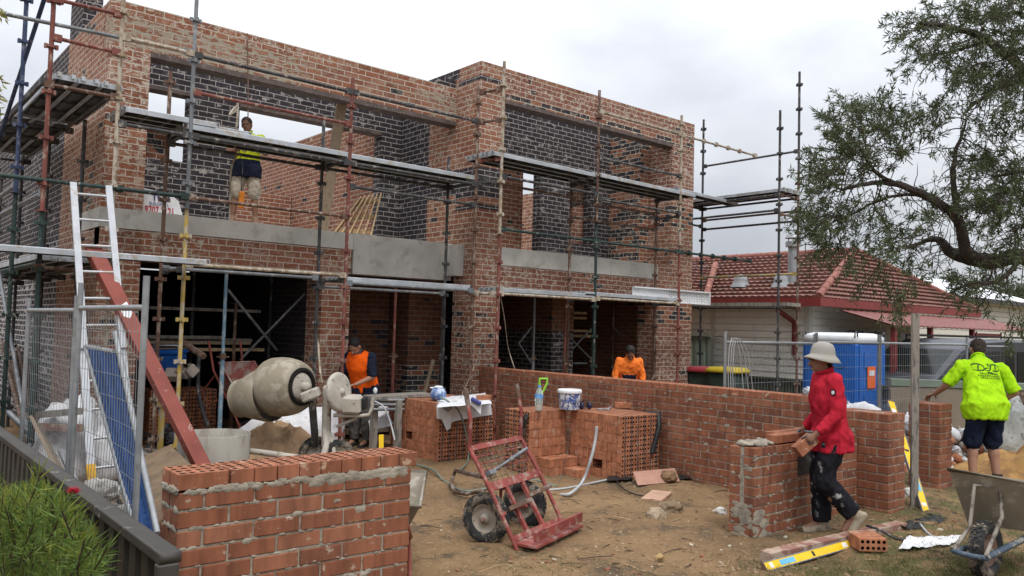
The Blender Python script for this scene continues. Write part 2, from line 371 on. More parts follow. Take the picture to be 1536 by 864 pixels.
# left unit, street face
wall('pier', [(2.5,3.0,YL,11.5,-.1,2.915), (2.5,3.0,YL,11.25,3.175,5.18)], [M['red']])
wall('wall', [(2.5,6.03,YL,11.2,2.525,2.915)], [M['red']], 'band of red brick over the left garage opening')
wall('pier', [(5.56,6.03,YL,11.45,-.1,2.52)], [M['red']])
wall('parapet', [(2.5,7.925,YL,11.2,5.26,5.66,1), (2.5,7.925,YL,11.2,5.66,5.83,0), (2.5,3.0,YL,11.2,5.18,5.26,0), (7.6,7.92,11.0,11.9,5.83,5.98,2)], [M['red'], M['smear'], M['dark']], 'red parapet smeared with grey mortar')
wall('lintel', [(3.0,7.925,YL-.012,11.18,5.185,5.255)], [M['steel_br']])
# side wall of the left unit
wall('wall', [(2.5,2.75,11.5,13.3,-.1,2.9), (2.5,2.75,11.25,13.3,2.9,5.83), (2.5,2.75,12.5,13.3,5.83,6.42,1)], [M['red'], M['dark']], 'red brick return at the left corner')
wall('wall', [(2.5,2.75,13.3,24,-.1,2.9,1), (2.5,2.75,13.3,24,2.9,5.83,0)], [M['dark'], M['darkw']], 'long dark brick side wall')
# upper left: dark wall behind the balcony with two openings
yb = 12.66
wall('wall', [(2.75,3.45,yb,yb+.25,3.175,6.05), (3.45,4.08,yb,yb+.25,3.175,4.2), (3.45,4.08,yb,yb+.25,5.3,6.05), (4.08,4.86,yb,yb+.25,3.175,6.05), (4.86,7.5,yb,yb+.25,5.3,6.05), (7.5,7.92,yb,yb+.25,3.175,6.05)], [M['dark']], 'dark brick wall behind the balcony')
wall('lintel', [(3.45,4.08,yb-.01,yb+.24,5.24,5.296), (4.86,7.5,yb-.01,yb+.24,5.24,5.296)], [M['steel_br']])
wall('pier', [(3.46,4.0,13.3,13.6,3.175,4.75), (3.5,3.9,13.1,13.3,3.175,4.45)], [M['mixed']])
# rooms beyond, open to the sky
zt = PX(470,178,7.62).z
wall('partition_wall', [(7.62,7.85,12.95,19.5,3.175,min(5.75,zt))], [M['redclean']])
wall('partition_wall', [(4.4,7.6,16.6,16.83,3.175,4.55)], [M['redclean']])
wall('partition_wall', [(3.0,4.35,15.0,15.23,3.175,4.9)], [M['mixed']])
# return wall and centre pier
wall('wall', [(7.93,8.18,11.75,12.9,3.175,6.16,1), (7.93,8.18,10.9,11.75,3.13,4.0,0), (7.93,8.18,10.9,11.75,4.0,4.42,1), (7.93,8.18,10.9,11.75,4.42,5.98,0), (7.93,8.18,10.9,11.75,5.98,6.16,1)], [M['red'], M['dark']], 'return wall of red and dark brick between the two units')
wall('pier', [(7.93,8.46,YR,10.9,-.1,2.62,0), (7.93,8.46,YR,10.9,2.62,3.72,0), (7.93,8.46,YR,10.9,3.72,3.80,1), (7.93,8.46,YR,10.9,3.80,3.92,0), (7.93,8.46,YR,10.9,3.92,4.42,1), (7.93,8.46,YR,10.9,4.42,5.85,0), (7.93,8.46,YR,10.9,5.85,5.93,1), (7.93,8.46,YR,10.9,5.93,6.16,0)], [M['red'], M['dark']], 'tall centre pier of red brick with black bands')
# right unit, street face
wall('parapet', [(8.46,13.62,YR,YR+.25,5.62,5.72,2), (8.46,13.62,YR,YR+.25,5.72,6.06,1), (8.46,13.62,YR,YR+.25,6.06,6.15,0)], [M['red'], M['redp'], M['mixed']], 'red parapet of the right unit')
wall('lintel', [(8.46,12.9,YR-.012,YR+.24,5.555,5.615)], [M['steel_br']])
wall('pier', [(12.9,13.62,YR,YR+.6,3.9,4.35,1), (12.9,13.62,YR,YR+.6,4.35,5.62,2), (12.9,13.62,YR,YR+.6,3.13,3.9,0), (12.5,13.62,YR,YR+.5,2.62,3.13,0), (12.5,13.62,YR,YR+.5,1.95,2.62,1), (12.5,13.62,YR,YR+.5,-.5,1.95,2)], [M['red'], M['mixed'], M['redp']], 'right corner pier of red and black brick')
wall('wall', [(8.46,12.5,YR+.005,YR+.25,2.44,2.83)], [M['redp']], 'pale smeared brick band over the right opening')
wall('wall', [(13.37,13.62,10.9,13.2,-.5,6.1), (13.37,13.62,13.2,20,-.5,5.2)], [M['red']], 'right side wall of red brick')
# upper right: inner walls
wall('wall', [(12.62,12.9,10.9,11.75,3.13,6.0,0)], [M['mixed']], 'inner left face of the right pier')
yr = 11.75
X1, X2, X3, X4 = PY(812,300,yr).x, PY(855,300,yr).x, PY(889,300,yr).x, 12.9
wall('wall', [(8.18,X1,yr,yr+.25,5.06,6.12), (X1,X2,yr,yr+.25,3.13,6.12), (X2,X3,yr,yr+.25,4.98,6.12), (X2,X3,yr,yr+.25,3.13,3.55), (X3,X4,yr,yr+.25,3.13,6.12)], [M['dark']], 'dark brick wall behind the right balcony')
wall('pier', [(X2-.05,X3+.1,yr+.3,yr+.5,3.13,5.0)], [M['redp']])
wall('partition_wall', [(8.6,PY(784,300,12.6).x,12.6,12.85,3.13,5.2)], [M['redclean']])
wall('partition_wall', [(PY(784,300,12.6).x,12.0,14.0,14.25,3.13,PY(800,266,14.0).z)], [M['redclean']])
wall('partition_wall', [(9.2,9.45,12.85,14,3.13,4.9)], [M['redclean']])
# ground floor inside: dark rooms
wall('partition_wall', [(5.62,5.85,11.45,17,-.1,2.9)], [M['dark_shade']])
wall('wall', [(2.75,13.37,19.6,19.85,-.1,2.9)], [M['dark_shade']], 'dark rear wall of the ground floor')
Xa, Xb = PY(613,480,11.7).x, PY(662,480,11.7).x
wall('pier', [(Xa,Xb,11.7,12.6,-.1,1.1,1), (Xa,Xb,11.7,12.6,1.1,2.9,0)], [M['red_shade'], M['mixed']])
wall('wall', [(6.03,Xa-.002,12.35,12.6,-.1,2.9)], [M['red_shade']], 'red brick wall behind the entrance')
wall('partition_wall', [(Xb+.5,Xb+.75,11.8,16,-.1,2.9)], [M['dark_shade']])
wall('partition_wall', [(2.755,2.9,11.52,19.5,-.1,2.9)], [M['dark_shade']])
wall('partition_wall', [(8.9,12.74,15.6,15.85,-.4,2.8)], [M['dark_shade']])
wall('partition_wall', [(10.5,11.08,11.2,13.6,-.1,1.75,1), (10.5,11.08,11.2,13.6,1.75,2.8,0)], [M['red_shade'], M['dark']])
wall('partition_wall', [(12.75,12.98,10.85,16,-.4,2.8)], [M['red_shade']])
# slabs
wall('floor_slab', [(2.5,7.93,YL-.015,11.3,2.92,3.17), (6.05,7.90,YL-.03,11.25,2.55,3.172), (2.76,7.93,11.3,19.6,2.93,3.168), (2.49,2.76,YL-.01,11.9,2.925,3.171)], M['conc'])
wall('floor_slab', [(8.462,12.5,YR-.012,YR+.5,2.83,3.128), (8.2,13.36,YR+.5,19.6,2.84,3.125), (7.75,7.925,10.62,11.2,2.62,3.13)], M['conc'])
def dabs(n, x0, x1, z0, z1, y, par, c='conc', sc=(.03,.12)):
    b = MB()
    for _ in range(n):
        x, z = rnd(x0, x1), rnd(z0, z1); a = rnd(*sc)
        pl = [(a*rnd(.6,1.3)*math.cos(t), a*.5*rnd(.5,1.3)*math.sin(t)) for t in [2*PI*k/9 for k in range(9)]]
        b.prism(pl, (x, y, z), V((1,0,0)), V((0,0,1)), V((0,-.006,0)))
    return b.build('mortar_splash', M[c], par)

# things inside the upper floor
b = MB(); bt = [PY(500+11*k, 348, 11.75) for k in range(6)]; tp = [PY(541+6*k, 298-1.2*k, 12.25) for k in range(6)]
for p_, q_ in zip(bt, tp): p_.z = 3.2; b.bar(p_, q_, .105, .024, V((1,-.3,0)))
for u in (.15, .5, .88): b.bar(bt[0].lerp(tp[0],u)+V((0,.045,0)), bt[5].lerp(tp[5],u)+V((0,.045,0)), .035, .08, V((0,.4,1)))
pl = b.build('pallet', M['woodl']); tag(pl, 'upright pine pallet leaning on the upper floor edge', 'pallet')
b = MB()
b.ell((6.75,11.85,3.22),.12,.1,.05); b.ell((6.9,11.8,3.21),.1,.09,.05)
tag(b.build('plastic_wrap', M['white']), 'small crumpled white plastic at the foot of the upright pallet', 'plastic')
pp = PY(463,318,12.2); pq = PY(484,140,12.2)
b = MB(); b.bar((pp.x,11.7,3.17),(pp.x+.05,11.3,5.25),.16,.05,V((0,1,0)))
tag(b.build('timber_plank', M['wood']), 'grey timber plank propped upright under the left upper lintel', 'plank')

# sign behind the scaffold
s1 = thing('building_sign', 'white builder sign board with red and blue lettering leaning at the upper left corner', 'sign', (3.2,11.3,3.17))
b = MB(); ys = 11.3
bd = [(3.09,0,3.17),(3.62,0,3.17),(3.56,.03,3.40),(3.46,.035,3.48),(3.09,.04,3.53)]
b.add([V((x_,ys+y_,z_)) for x_, y_, z_ in bd]+[V((x_,ys+y_+.006,z_)) for x_, y_, z_ in bd],
      [(0,1,2,3,4),(9,8,7,6,5)]+[(i,5+i,5+(i+1)%5,(i+1)%5) for i in range(5)])
b.build('board', M['white'], s1)
inkR = surf('red_sign_ink', (.42,.03,.035), .6, var=.05, bump=0); inkB = surf('blue_sign_ink', (.03,.035,.16), .6, var=.05, bump=0); inkG = surf('dark_shirt_print', (.03,.07,.012), .8, var=.1, bump=0)
M['inkR'] = inkR; M['inkB'] = inkB
def text_mesh(txt, size, bold=0.0, shear=0):
    cu_ = bpy.data.curves.new('letters', 'FONT'); cu_.body = txt; cu_.size = size; cu_.offset = bold; cu_.shear = shear; cu_.extrude = 0; cu_.resolution_u = 3
    o = bpy.data.objects.new('letters', cu_); C.objects.link(o); bpy.context.view_layer.update()
    me = bpy.data.meshes.new_from_object(o.evaluated_get(bpy.context.evaluated_depsgraph_get()))
    vs = [v.co.copy() for v in me.vertices]; fs = [tuple(p.vertices) for p in me.polygons]
    bpy.data.objects.remove(o); bpy.data.curves.remove(cu_); bpy.data.meshes.remove(me); return vs, fs
def lettering(txt, size, o, X, Y, mat, parent, bold=.0, shear=0, name='lettering', squeeze=1):
    vs, fs = text_mesh(txt, size, bold, shear); b = MB(); o = V(o)
    b.add([o+X*(v.x*squeeze)+Y*v.y for v in vs], fs); return b.build(name, mat, parent)
UX = V((1,0,0)); UZ = V((0,.07,1)).normalized()
lettering('9707 2121', .15, (3.115,ys-.004,3.19), UX, UZ, inkR, s1, .003, 0, squeeze=.60)
lettering('BUILDING L', .06, (3.17,ys+.004,3.308), UX, UZ, inkB, s1, .001, squeeze=.8)
lettering('TOP', .15, (3.2,ys+.01,3.372), UX, UZ, inkB, s1, .004, squeeze=.8)

# ------------------------------------------------------------------ scaffolding
def standard(x, y, z0, z1, mat, par, label=None, lean=0, mat2=None, zsw=None):
    b = MB(); b.tube((x, y, z0), (x, y, z1), .0245, n=8)
    z = z0+.3
    while z < z1-.05:
        b.tube((x, y, z-.012), (x, y, z+.012), .05, n=8)
        for a in range(4): b.obox((x+.052*math.cos(a*PI/2), y+.052*math.sin(a*PI/2), z), V((.016,0,0)), V((0,.016,0)), V((0,0,.024)))
        z += .495
    b.tube((x, y, z0), (x, y, z0+.006), .07, n=8)
    o = b.build('standard', M[mat], par)
    if label: o['label'] = label
    return o
def ledger(p, q, mat, par, name='ledger', label=None, studs=False):
    b = MB(); p, q = V(p), V(q); b.tube(p, q, .0225, n=8); d = (q-p).normalized()
    for e in (p+d*.05, q-d*.05): b.obox(e, d*.045, V((0,0,.038)), d.cross(V((0,0,1))).normalized()*.03)
    if studs:
        n = 5
        for i in range(n):
            e = p.lerp(q, .12+.8*i/n); b.tube(e-d*.015, e+d*.015, .05, n=8)
    o = b.build(name, M[mat], par)
    if label: o['label'] = label
    return o
def steel_plank(p, q, label, group=None, wd=.225, mat='plank'):
    """steel board: perforated top sheet, two rolled side flanges, end plates"""
    p, q = V(p), V(q); x, y, d = frame(q-p); y = V((0,0,1)); L = (q-p).length
    t = thing('scaffold_plank', label, 'scaffold plank', p.lerp(q, .5), group)
    b = MB(); h = wd/2
    prof = [(-h,0),(-h,.055),(-h+.008,.063),(h-.008,.063),(h,.055),(h,0),(h-.02,0),(h-.02,.006),(h-.006,.006),(h-.006,.05),(.03,.05),(.03,.034),(-.03,.034),(-.03,.05),(-h+.006,.05),(-h+.006,.006),(-h+.02,.006),(-h+.02,0)]
    a = [p+x*u+y*v for u, v in prof]; c = [q+x*u+y*v for u, v in prof]; n = len(prof)
    fs = [(i, (i+1) % n, n+(i+1) % n, n+i) for i in range(n)]
    o = len(b.v); b.add(a+c, fs)
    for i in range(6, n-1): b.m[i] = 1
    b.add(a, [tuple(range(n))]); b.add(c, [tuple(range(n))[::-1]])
    e = b; n0 = len(b.f)
    for s_, sg in ((p,-1),(q,1)):
        ep = MB(); ep.obox(s_+y*.03+d*sg*.008, x*(h-.004), d*.007, y*.029)
        for w_ in (-.6, .6): ep.obox(s_+y*.066+d*sg*.03+x*(h*w_), x*.02, d*.028, y*.005); ep.obox(s_+y*.045+d*sg*.056+x*(h*w_), x*.02, d*.004, y*.022)
        ep.build('end_hook', M[mat], t)
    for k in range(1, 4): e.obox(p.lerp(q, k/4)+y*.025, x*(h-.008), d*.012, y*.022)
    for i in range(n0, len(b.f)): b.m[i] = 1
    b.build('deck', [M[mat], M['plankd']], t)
    return t

YO, YI = 9.75, 10.42            # outer and inner rows in front of the left unit
sc1 = thing('scaffold', 'tall tube scaffold with rusty and grey standards along the front of the left unit', 'scaffold', (4.5,10,0))
def ztop(px, py, y): return PY(px, py, y).z
standard(2.35, YO, 0, 5.9, 'p_beige', sc1, 'mortar splashed standard at the left corner')
standard(3.16, YO, 0, 3.1, 'p_yell', sc1, 'yellow painted lower standard'); standard(3.16, YO, 3.1, 5.9, 'p_grey', sc1, 'blue grey upper standard')
standard(5.29, YO, 0, 5.15, 'p_red', sc1, 'red oxide standard')
standard(7.47, YO, 0, 5.5, 'p_brown', sc1)
standard(3.1, YI, 0, 4.9, 'p_brown', sc1); standard(5.22, YI, 0, 4.75, 'p_dark', sc1); standard(7.42, YI, 0, 4.5, 'p_dark', sc1)
standard(2.35, YI+.9, 0, 4.3, 'p_dark', sc1)
for (x0, x1, z, m) in [(2.35,3.16,4.97,'p_beige'),(3.16,5.29,4.96,'p_dark'),(5.29,7.47,4.96,'p_dark'),(3.16,5.29,4.51,'p_red'),(3.16,5.29,3.24,'p_brown'),(2.35,3.16,3.24,'p_green'),(5.29,7.47,3.66,'p_dark'),(3.16,5.29,2.44,'p_beige'),(5.29,7.47,2.34,'p_grey'),(2.35,3.16,3.98,'p_dark'),(5.29,7.47,3.98,'p_dark'),(3.16,5.29,3.98,'p_dark')]:
    ledger((x0,YO,z),(x1,YO,z),m,sc1)
for (x0, x1, z, m) in [(3.1,5.22,3.99,'p_dark'),(5.22,7.42,3.99,'p_dark'),(3.1,5.22,2.42,'p_grey'),(5.22,7.42,2.3,'p_grey')]: ledger((x0,YI,z),(x1,YI,z),m,sc1)
for x in (3.13, 5.26, 7.45):
    for z in (4.0, 2.38): ledger((x,YO,z),(x,YI,z),'p_dark',sc1,'transom')
for bay, (x0, x1, z) in enumerate(((2.45,3.45,4.1),(3.14,5.28,4.06),(5.26,7.43,4.05))):
    for k, rw in enumerate(('outer', 'middle', 'inner')):
        z2 = z + (.03 if bay == 0 else 0)
        steel_plank((x0, YO+.11+.235*k, z2), (x1, YO+.11+.235*k, z2), '%s steel plank of the upper deck before the %s' % (rw, ('left corner pier', 'standing worker in shorts', 'concrete balcony face')[bay]), 'steel planks of the left scaffold')
steel_plank((3.25,YO+.35,4.15),(3.95,YO+.35,4.15),'short steel plank lying loose on top of the upper left deck','steel planks of the left scaffold')
for k in range(2): steel_plank((5.3,YO+.12+.24*k,2.36),(7.42,YO+.12+.24*k,2.36),'%s steel plank on the low deck under the concrete balcony face' % ('outer','inner')[k],'steel planks of the left scaffold')
for k in range(2): steel_plank((1.0-.5*k,YO-.2+.25*k,2.43+.02*k),(3.3-.4*k,YO-.2+.25*k,2.43+.02*k),'%s long steel plank on the low deck behind the aluminium ladder' % ('front','rear')[k],'steel planks of the left scaffold')

sc2 = thing('scaffold', 'scaffold of dark, blue and red tubes down the left side wall', 'scaffold', (1.9,13,0))
XA, XB = 1.66, 2.36
standard(XA, YO, 2.9, 5.9, 'p_red', sc2, 'red oxide upper standard'); standard(XA, YO, 0, 2.9, 'p_green', sc2, 'dark green lower standard')
standard(XA-.1, 10.8, 3.2, 6.4, 'p_blue', sc2, 'dark blue standard'); standard(XA-.1, 10.8, 0, 3.2, 'p_green', sc2)
for i, y in enumerate((12.9, 15.0, 17.1)):
    standard(XA-.05, y, 0, (4.6,4.4,4.6)[i], 'p_green', sc2); standard(XB-.12, y, 0, (4.5,4.4,4.4)[i], 'p_dark', sc2)
standard(1.0, 11.0, 0, 4.0, 'p_green', sc2); standard(.8, 13.0, 0, 3.6, 'p_dark', sc2)
ledger((XA,YO,5.21),(2.35,YO,5.22),'p_red',sc2); ledger((XA,YO,4.79),(2.35,YO,4.78),'p_red',sc2)
ledger((XA-1.1,YO,4.9),(3.16,YO+.05,5.0),'p_grey',sc2); ledger((XA-1.4,YO-.02,3.22),(3.16,YO-.05,3.24),'p_green',sc2)
ledger((XA,YO,2.35),(XA,15.0,2.35),'p_green',sc2); ledger((XB-.1,YO,2.35),(XB-.1,15.0,2.35),'p_dark',sc2)
ledger((XA-.1,10.8,3.3),(XA-.05,15,3.3),'p_grey',sc2); ledger((XA,YO,3.1),(XA-.1,12.9,3.05),'p_grey',sc2)
ledger((XA-.05,YO,4.3),(XA-.05,15,4.3),'p_dark',sc2); ledger((XB-.08,YO+.1,4.3),(XB-.1,15,4.3),'p_dark',sc2)
b = MB(); b.tube((XA-.05,YO+.05,5.35),(XA-.15,12.9,3.6),.024); b.build('brace', M['p_blue'], sc2)
b = MB(); b.tube((XA,YO-.05,.4),(XA-.05,12.0,2.3),.022); b.build('brace', M['p_grey'], sc2)
for z in (4.3, 2.33):
    for y in (YO, 12.0, 12.9, 15.0): ledger((XA-.05,y,z-.03),(XB,y,z-.03),'p_brown' if y == YO else 'p_dark',sc2,'transom')
for k in range(3): steel_plank((XA+.16+.235*k,YO+.05,4.36),(XA+.16+.235*k,12.0,4.36),'%s steel plank of the near upper side deck, seen from below' % ('outer','middle','inner')[k],'steel planks of the side scaffold')
for k in range(3): steel_plank((XA+.12+.235*k,12.1,4.36),(XA+.12+.235*k,14.9,4.36),'%s steel plank of the far upper side deck' % ('outer','middle','inner')[k],'steel planks of the side scaffold')
for k in range(3): steel_plank((XA+.12+.235*k,YO+.35,2.4),(XA+.12+.235*k,14.9,2.4),'%s steel plank of the low side deck behind the green standards' % ('outer','middle','inner')[k],'steel planks of the side scaffold')

YO2, YI2 = 9.35, 9.98
sc3 = thing('scaffold', 'tube scaffold with red and green standards along the front of the right unit', 'scaffold', (10,9.6,0))
standard(7.64, YO2, 0, 3.2, 'p_red', sc3, 'red oxide lower standard'); standard(7.64, YO2, 3.2, 5.85, 'p_beige', sc3, 'mortar splashed upper standard')
standard(9.74, YO2, -.1, 3.6, 'p_green', sc3, 'green standard with mortar splashes'); standard(9.74, YO2, 3.6, 5.85, 'p_brown', sc3)
standard(11.97, YO2, -.4, 3.4, 'p_red', sc3, 'red oxide lower standard'); standard(11.97, YO2, 3.4, 5.85, 'p_beige', sc3, 'mortar splashed upper standard')
standard(9.74, YI2, -.1, 4.4, 'p_brown', sc3); standard(12.05, YI2, -.4, 4.4, 'p_brown', sc3)
for (x0, x1, z, m, st) in [(7.64,9.74,4.08,'p_dark',0),(9.74,11.97,4.7,'p_dark',0),(7.64,9.74,3.28,'p_green',0),(9.74,11.97,3.28,'p_green',0),(9.74,11.97,5.49,'p_beige',0),(11.97,14.45,5.48,'p_beige',1),(11.97,14.3,3.28,'p_green',1),(7.64,9.74,2.30,'p_beige',0),(9.74,11.97,2.32,'p_beige',0),(9.74,11.97,4.0,'p_dark',0)]:
    ledger((x0,YO2,z),(x1,YO2,z),m,sc3,studs=bool(st))
for (x0, x1, z, m) in [(7.5,9.74,4.1,'p_brown'),(9.74,12.05,4.05,'p_brown'),(9.74,12.05,3.75,'p_brown')]: ledger((x0,YI2,z),(x1,YI2,z),m,sc3)
for (x, z, m) in [(7.62,5.42,'p_brown'),(7.62,4.95,'p_brown'),(7.62,4.35,'p_red'),(7.62,4.0,'p_dark'),(9.74,4.3,'p_dark'),(12.0,4.3,'p_dark'),(9.74,3.95,'p_dark'),(12.0,3.95,'p_dark'),(7.6,2.3,'p_beige'),(9.74,2.3,'p_dark'),(12.0,2.3,'p_dark')]:
    ledger((x,YO2,z),(x-.0 if x > 8 else 7.5,YI2 if x > 8 else 9.75,z),m,sc3,'transom')
for bay, (x0, x1) in enumerate(((7.5,9.72),(9.72,12.4))):
    for k, rw in enumerate(('outer','middle','inner')):
        steel_plank((x0,YO2+.1+.235*k,4.38),(x1,YO2+.1+.235*k,4.36),'%s steel plank of the upper right deck, %s bay' % (rw, ('centre pier','right corner')[bay]),'steel planks of the right scaffold', mat='plank')
steel_plank((12.0,YO2+.2,4.44),(14.3,YO2+.45,4.47),'single steel plank bridging the right corner to the end scaffold','steel planks of the right scaffold')
for bay, (x0, x1) in enumerate(((7.66,9.72),(9.5,11.97))):
    for k in range(2): steel_plank((x0,YO2+.1+.25*k,2.33+.03*bay),(x1,YO2+.1+.25*k,2.33+.03*bay),'%s steel plank on the low right deck, %s bay' % (('outer','inner')[k], ('centre pier','orange shirt')[bay]),'steel planks of the right scaffold')
b = MB(); b.bx(7.6,9.7,YO2+.055,YO2+.1,4.30,4.345)
# white perforated plank at the right corner
t = thing('scaffold_plank', 'new white perforated steel plank on edge at the right corner pier', 'scaffold plank', (12.1,9.5,2.4))
b = MB(); y0 = YO2+.32; b.bx(11.05,13.3,y0,y0+.012,2.36,2.58); b.bx(11.05,13.3,y0-.05,y0-.002,2.575,2.6); b.bx(11.05,13.3,y0-.05,y0-.002,2.34,2.36); b.bx(13.29,13.31,y0-.06,y0-.001,2.34,2.6)
b.build('deck', M['white'], t)
b = MB()
for k in range(22):
    for j in range(4): b.tube((12.1+.055*k,y0-.003,2.39+.048*j+(.012 if k % 2 else 0)),(12.1+.055*k,y0+.006,2.39+.048*j+(.012 if k % 2 else 0)),.009,n=6)
kind(b.build('perforation', M['void'], t), 'stuff')

XO, XI = 14.5, 13.86
sc4 = thing('scaffold', 'free standing end scaffold of grey and rusty tubes past the right side wall', 'scaffold', (14.2,9.5,-.4))
standard(XO, 8.42, -.45, 5.0, 'p_brown', sc4, 'rusty lower standard'); standard(XO, 8.42, 5.0, 7.05, 'p_dark', sc4, 'dark upper standard')
standard(XI, 8.45, -.45, 6.15, 'p_dark', sc4); standard(XO, 10.72, -.45, 6.5, 'p_dark', sc4); standard(XI, 10.7, -.45, 6.0, 'p_dark', sc4)
for (z, m) in ((5.45,'p_dark'),(4.05,'p_dark'),(4.25,'p_brown'),(3.0,'p_yell'),(4.5,'p_dark')):
    ledger((XO,8.42,z),(XO,10.72,z),m,sc4)
ledger((XI,8.45,4.2),(XI,10.7,4.2),'p_dark',sc4); ledger((XI,8.45,4.5),(XI,10.7,4.5),'p_dark',sc4)
for z in (4.12, 4.5, 2.33): ledger((XI,8.45,z),(XO,8.42,z),'p_brown',sc4,'transom'); ledger((XI,10.7,z),(XO,10.72,z),'p_dark',sc4,'transom')
ledger((XO,8.42,2.33),(XO,10.72,2.33),'p_dark',sc4)
for k in range(3): steel_plank((XI+.1+.235*k,8.4,4.56),(XI+.1+.235*k,11.0,4.56),'%s steel plank of the end deck beyond the right wall' % ('inner','middle','outer')[k],'steel planks of the end scaffold')
b = MB(); b.bar((XI+.3,8.3,2.38),(XI+.3,11.2,2.38),.5,.07)
tag(b.build('timber_plank', M['woodg']), 'dark weathered board on the low end deck past the right wall', 'plank')

# props and braces inside the open ground floor
def prop(x, y, z0, z1, m, label, cat='steel prop'):
    t = thing('steel_prop', label, cat, (x,y,z0), 'adjustable steel props in the ground floor')
    b = MB(); zm = z0+(z1-z0)*.52; b.tube((x,y,z0),(x,y,zm),.032); b.tube((x,y,z0),(x,y,z0+.008),.09,n=4); b.build('outer_tube', M[m], t)
    b = MB(); b.tube((x,y,zm),(x,y,z1),.025); b.tube((x,y,z1-.008),(x,y,z1),.09,n=4); b.build('inner_tube', M[m], t)
    b = MB(); b.tube((x,y,zm-.05),(x,y,zm+.03),.045); b.tube((x-.09,y,zm-.02),(x+.09,y,zm-.02),.008); b.build('collar', M['rust'], t)
    return t
q = PY(337,470,11.1); prop(q.x, 11.1, 0, 2.5, 'p_lblue', 'pale blue steel prop under the left garage lintel')
q = PY(352,500,11.9); prop(q.x, 11.9, 0, 2.05, 'p_brown', 'short rusty prop behind the red wheelbarrow')
q = PY(592,480,11.1); prop(q.x, 11.1, 0, 2.5, 'p_red', 'red oxide prop in the entrance left of the small dark doorway')
q = PY(664,480,11.0); prop(q.x, 11.0, 0, 2.5, 'p_dark', 'dark prop standing in the small black doorway')
q = PY(801,480,11.0); prop(q.x, 11.0, -.1, 2.5, 'p_grey', 'grey prop before the red and dark partition on the right')
q = PY(848,480,10.8); prop(q.x, 10.8, -.1, 2.5, 'p_red', 'red prop before the pale edge of the right partition')
q = PY(920,480,11.6); prop(q.x, 11.6, -.1, 2.5, 'p_brown', 'brown prop left of the bending orange shirt worker')
q = PY(970,480,10.9); prop(q.x, 10.9, -.1, 2.5, 'p_red', 'red prop next to the right corner pier')
q = PY(460,480,11.6); prop(q.x, 11.6, 0, 2.45, 'p_grey', 'grey prop beside the middle pier')
q = PY(887,480,10.9); prop(q.x+.05, 10.9, -.1, 2.4, 'p_green', 'green prop behind the splashed green standard')
def bracing(pts, y, label, m='p_grey'):
    t = thing('cross_brace', label, 'brace', PY(*pts[0][0], y))
    for (a, c_, ya, yc) in pts:
        b = MB(); b.tube(PY(*a, ya), PY(*c_, yc), .02); b.build('brace_tube', M[m], t)
bracing([((342,435),(415,525),11.15,11.9),((458,440),(360,540),11.65,12.0)], 11.15, 'crossed thin tubes behind the mixer drum')
bracing([((920,490),(968,545),11.4,11.6),((985,488),(930,548),11.6,11.8)], 11.4, 'crossed thin tubes behind the bending orange shirt worker')
bracing([((858,510),(888,540),11.3,11.35),((888,492),(857,525),11.3,11.35),((860,545),(880,545),11.3,11.3)], 11.3, 'crossed pale tubes left of the green standard')
bracing([((778,515),(798,490),11.4,11.3),((778,515),(797,545),11.4,11.3)], 11.4, 'thin angled stays on the dark brick partition')
t = thing('timber_stack', 'long sawn planks stacked across the dark left garage', 'timber', (3.6,12.2,1.5))
for k, (x0, x1, y, z, m) in enumerate([(3.2,5.2,12.3,1.92,'woodg'),(2.9,4.6,12.2,1.50,'woodg'),(3.3,5.1,12.35,1.46,'woodg'),(2.95,5.0,12.15,1.42,'wood'),(3.0,5.2,12.1,1.32,'woodl')]):
    b = MB(); b.bx(x0,x1,y,y+.22,z,z+.045); b.build('plank', M[m], t)
for px_, y in ((288,12.6),(405,12.8),(435,13.0)):
    b = MB(); q = PY(px_,480,y); b.tube((q.x,y,0),(q.x,y,2.9),.03); tag(b.build('steel_post', M['p_dark']), 'thin dark post in the back of the left garage, %s' % {288:'by the blue cool box',405:'behind the mixer mouth',435:'behind the mixer drum'}[px_], 'post')
for k, (a, y) in enumerate((((880,470),11.4),((890,497),11.3))):
    b = MB(); q = PY(*a, y); b.bar(q-V((.45,-.4,0)), q, .09, .05); b.bar(q-V((.4,-.45,.1)), q-V((0,0,.1)), .2, .05)
    tag(b.build('timber_offcut', M['woodl']), ('upper','lower')[k]+' bright timber offcut sticking out of the dark right room', 'timber')
b = MB()
for i in range(14): b.tube(PY(855+rnd(0,120), 520+rnd(-5,30), 12.2), PY(855+rnd(0,120), 540+rnd(-10,20), 12.5), .012, n=5)
tag(b.build('scrap_tubes', M['p_dark']), 'tangle of thin dark tubes on the floor of the right room', 'tubes')
b = MB()
for k, (z, x0, x1) in enumerate([(.12,6.1,8.0),(.24,6.2,7.9),(.36,6.05,7.95),(.48,6.3,7.85),(.6,6.15,7.7)]): b.bx(x0,x1,11.2+.02*k,11.5-.01*k,z-.055,z+.05, k % 3)
t = tag(b.build('sleeper_stack', [M['wood'],M['woodg'],M['redsteel']]), 'stack of old timber sleepers across the entrance behind the orange vest', 'timber')
q = PY(650,540,10.9); q2 = PY(630,588,10.6)
b = MB(); b.bar(q2-V((0,0,.3)), q, .05, .03, V((0,1,0))); tag(b.build('timber_batten', M['wood']), 'pale batten leaning beside the small black doorway', 'timber')
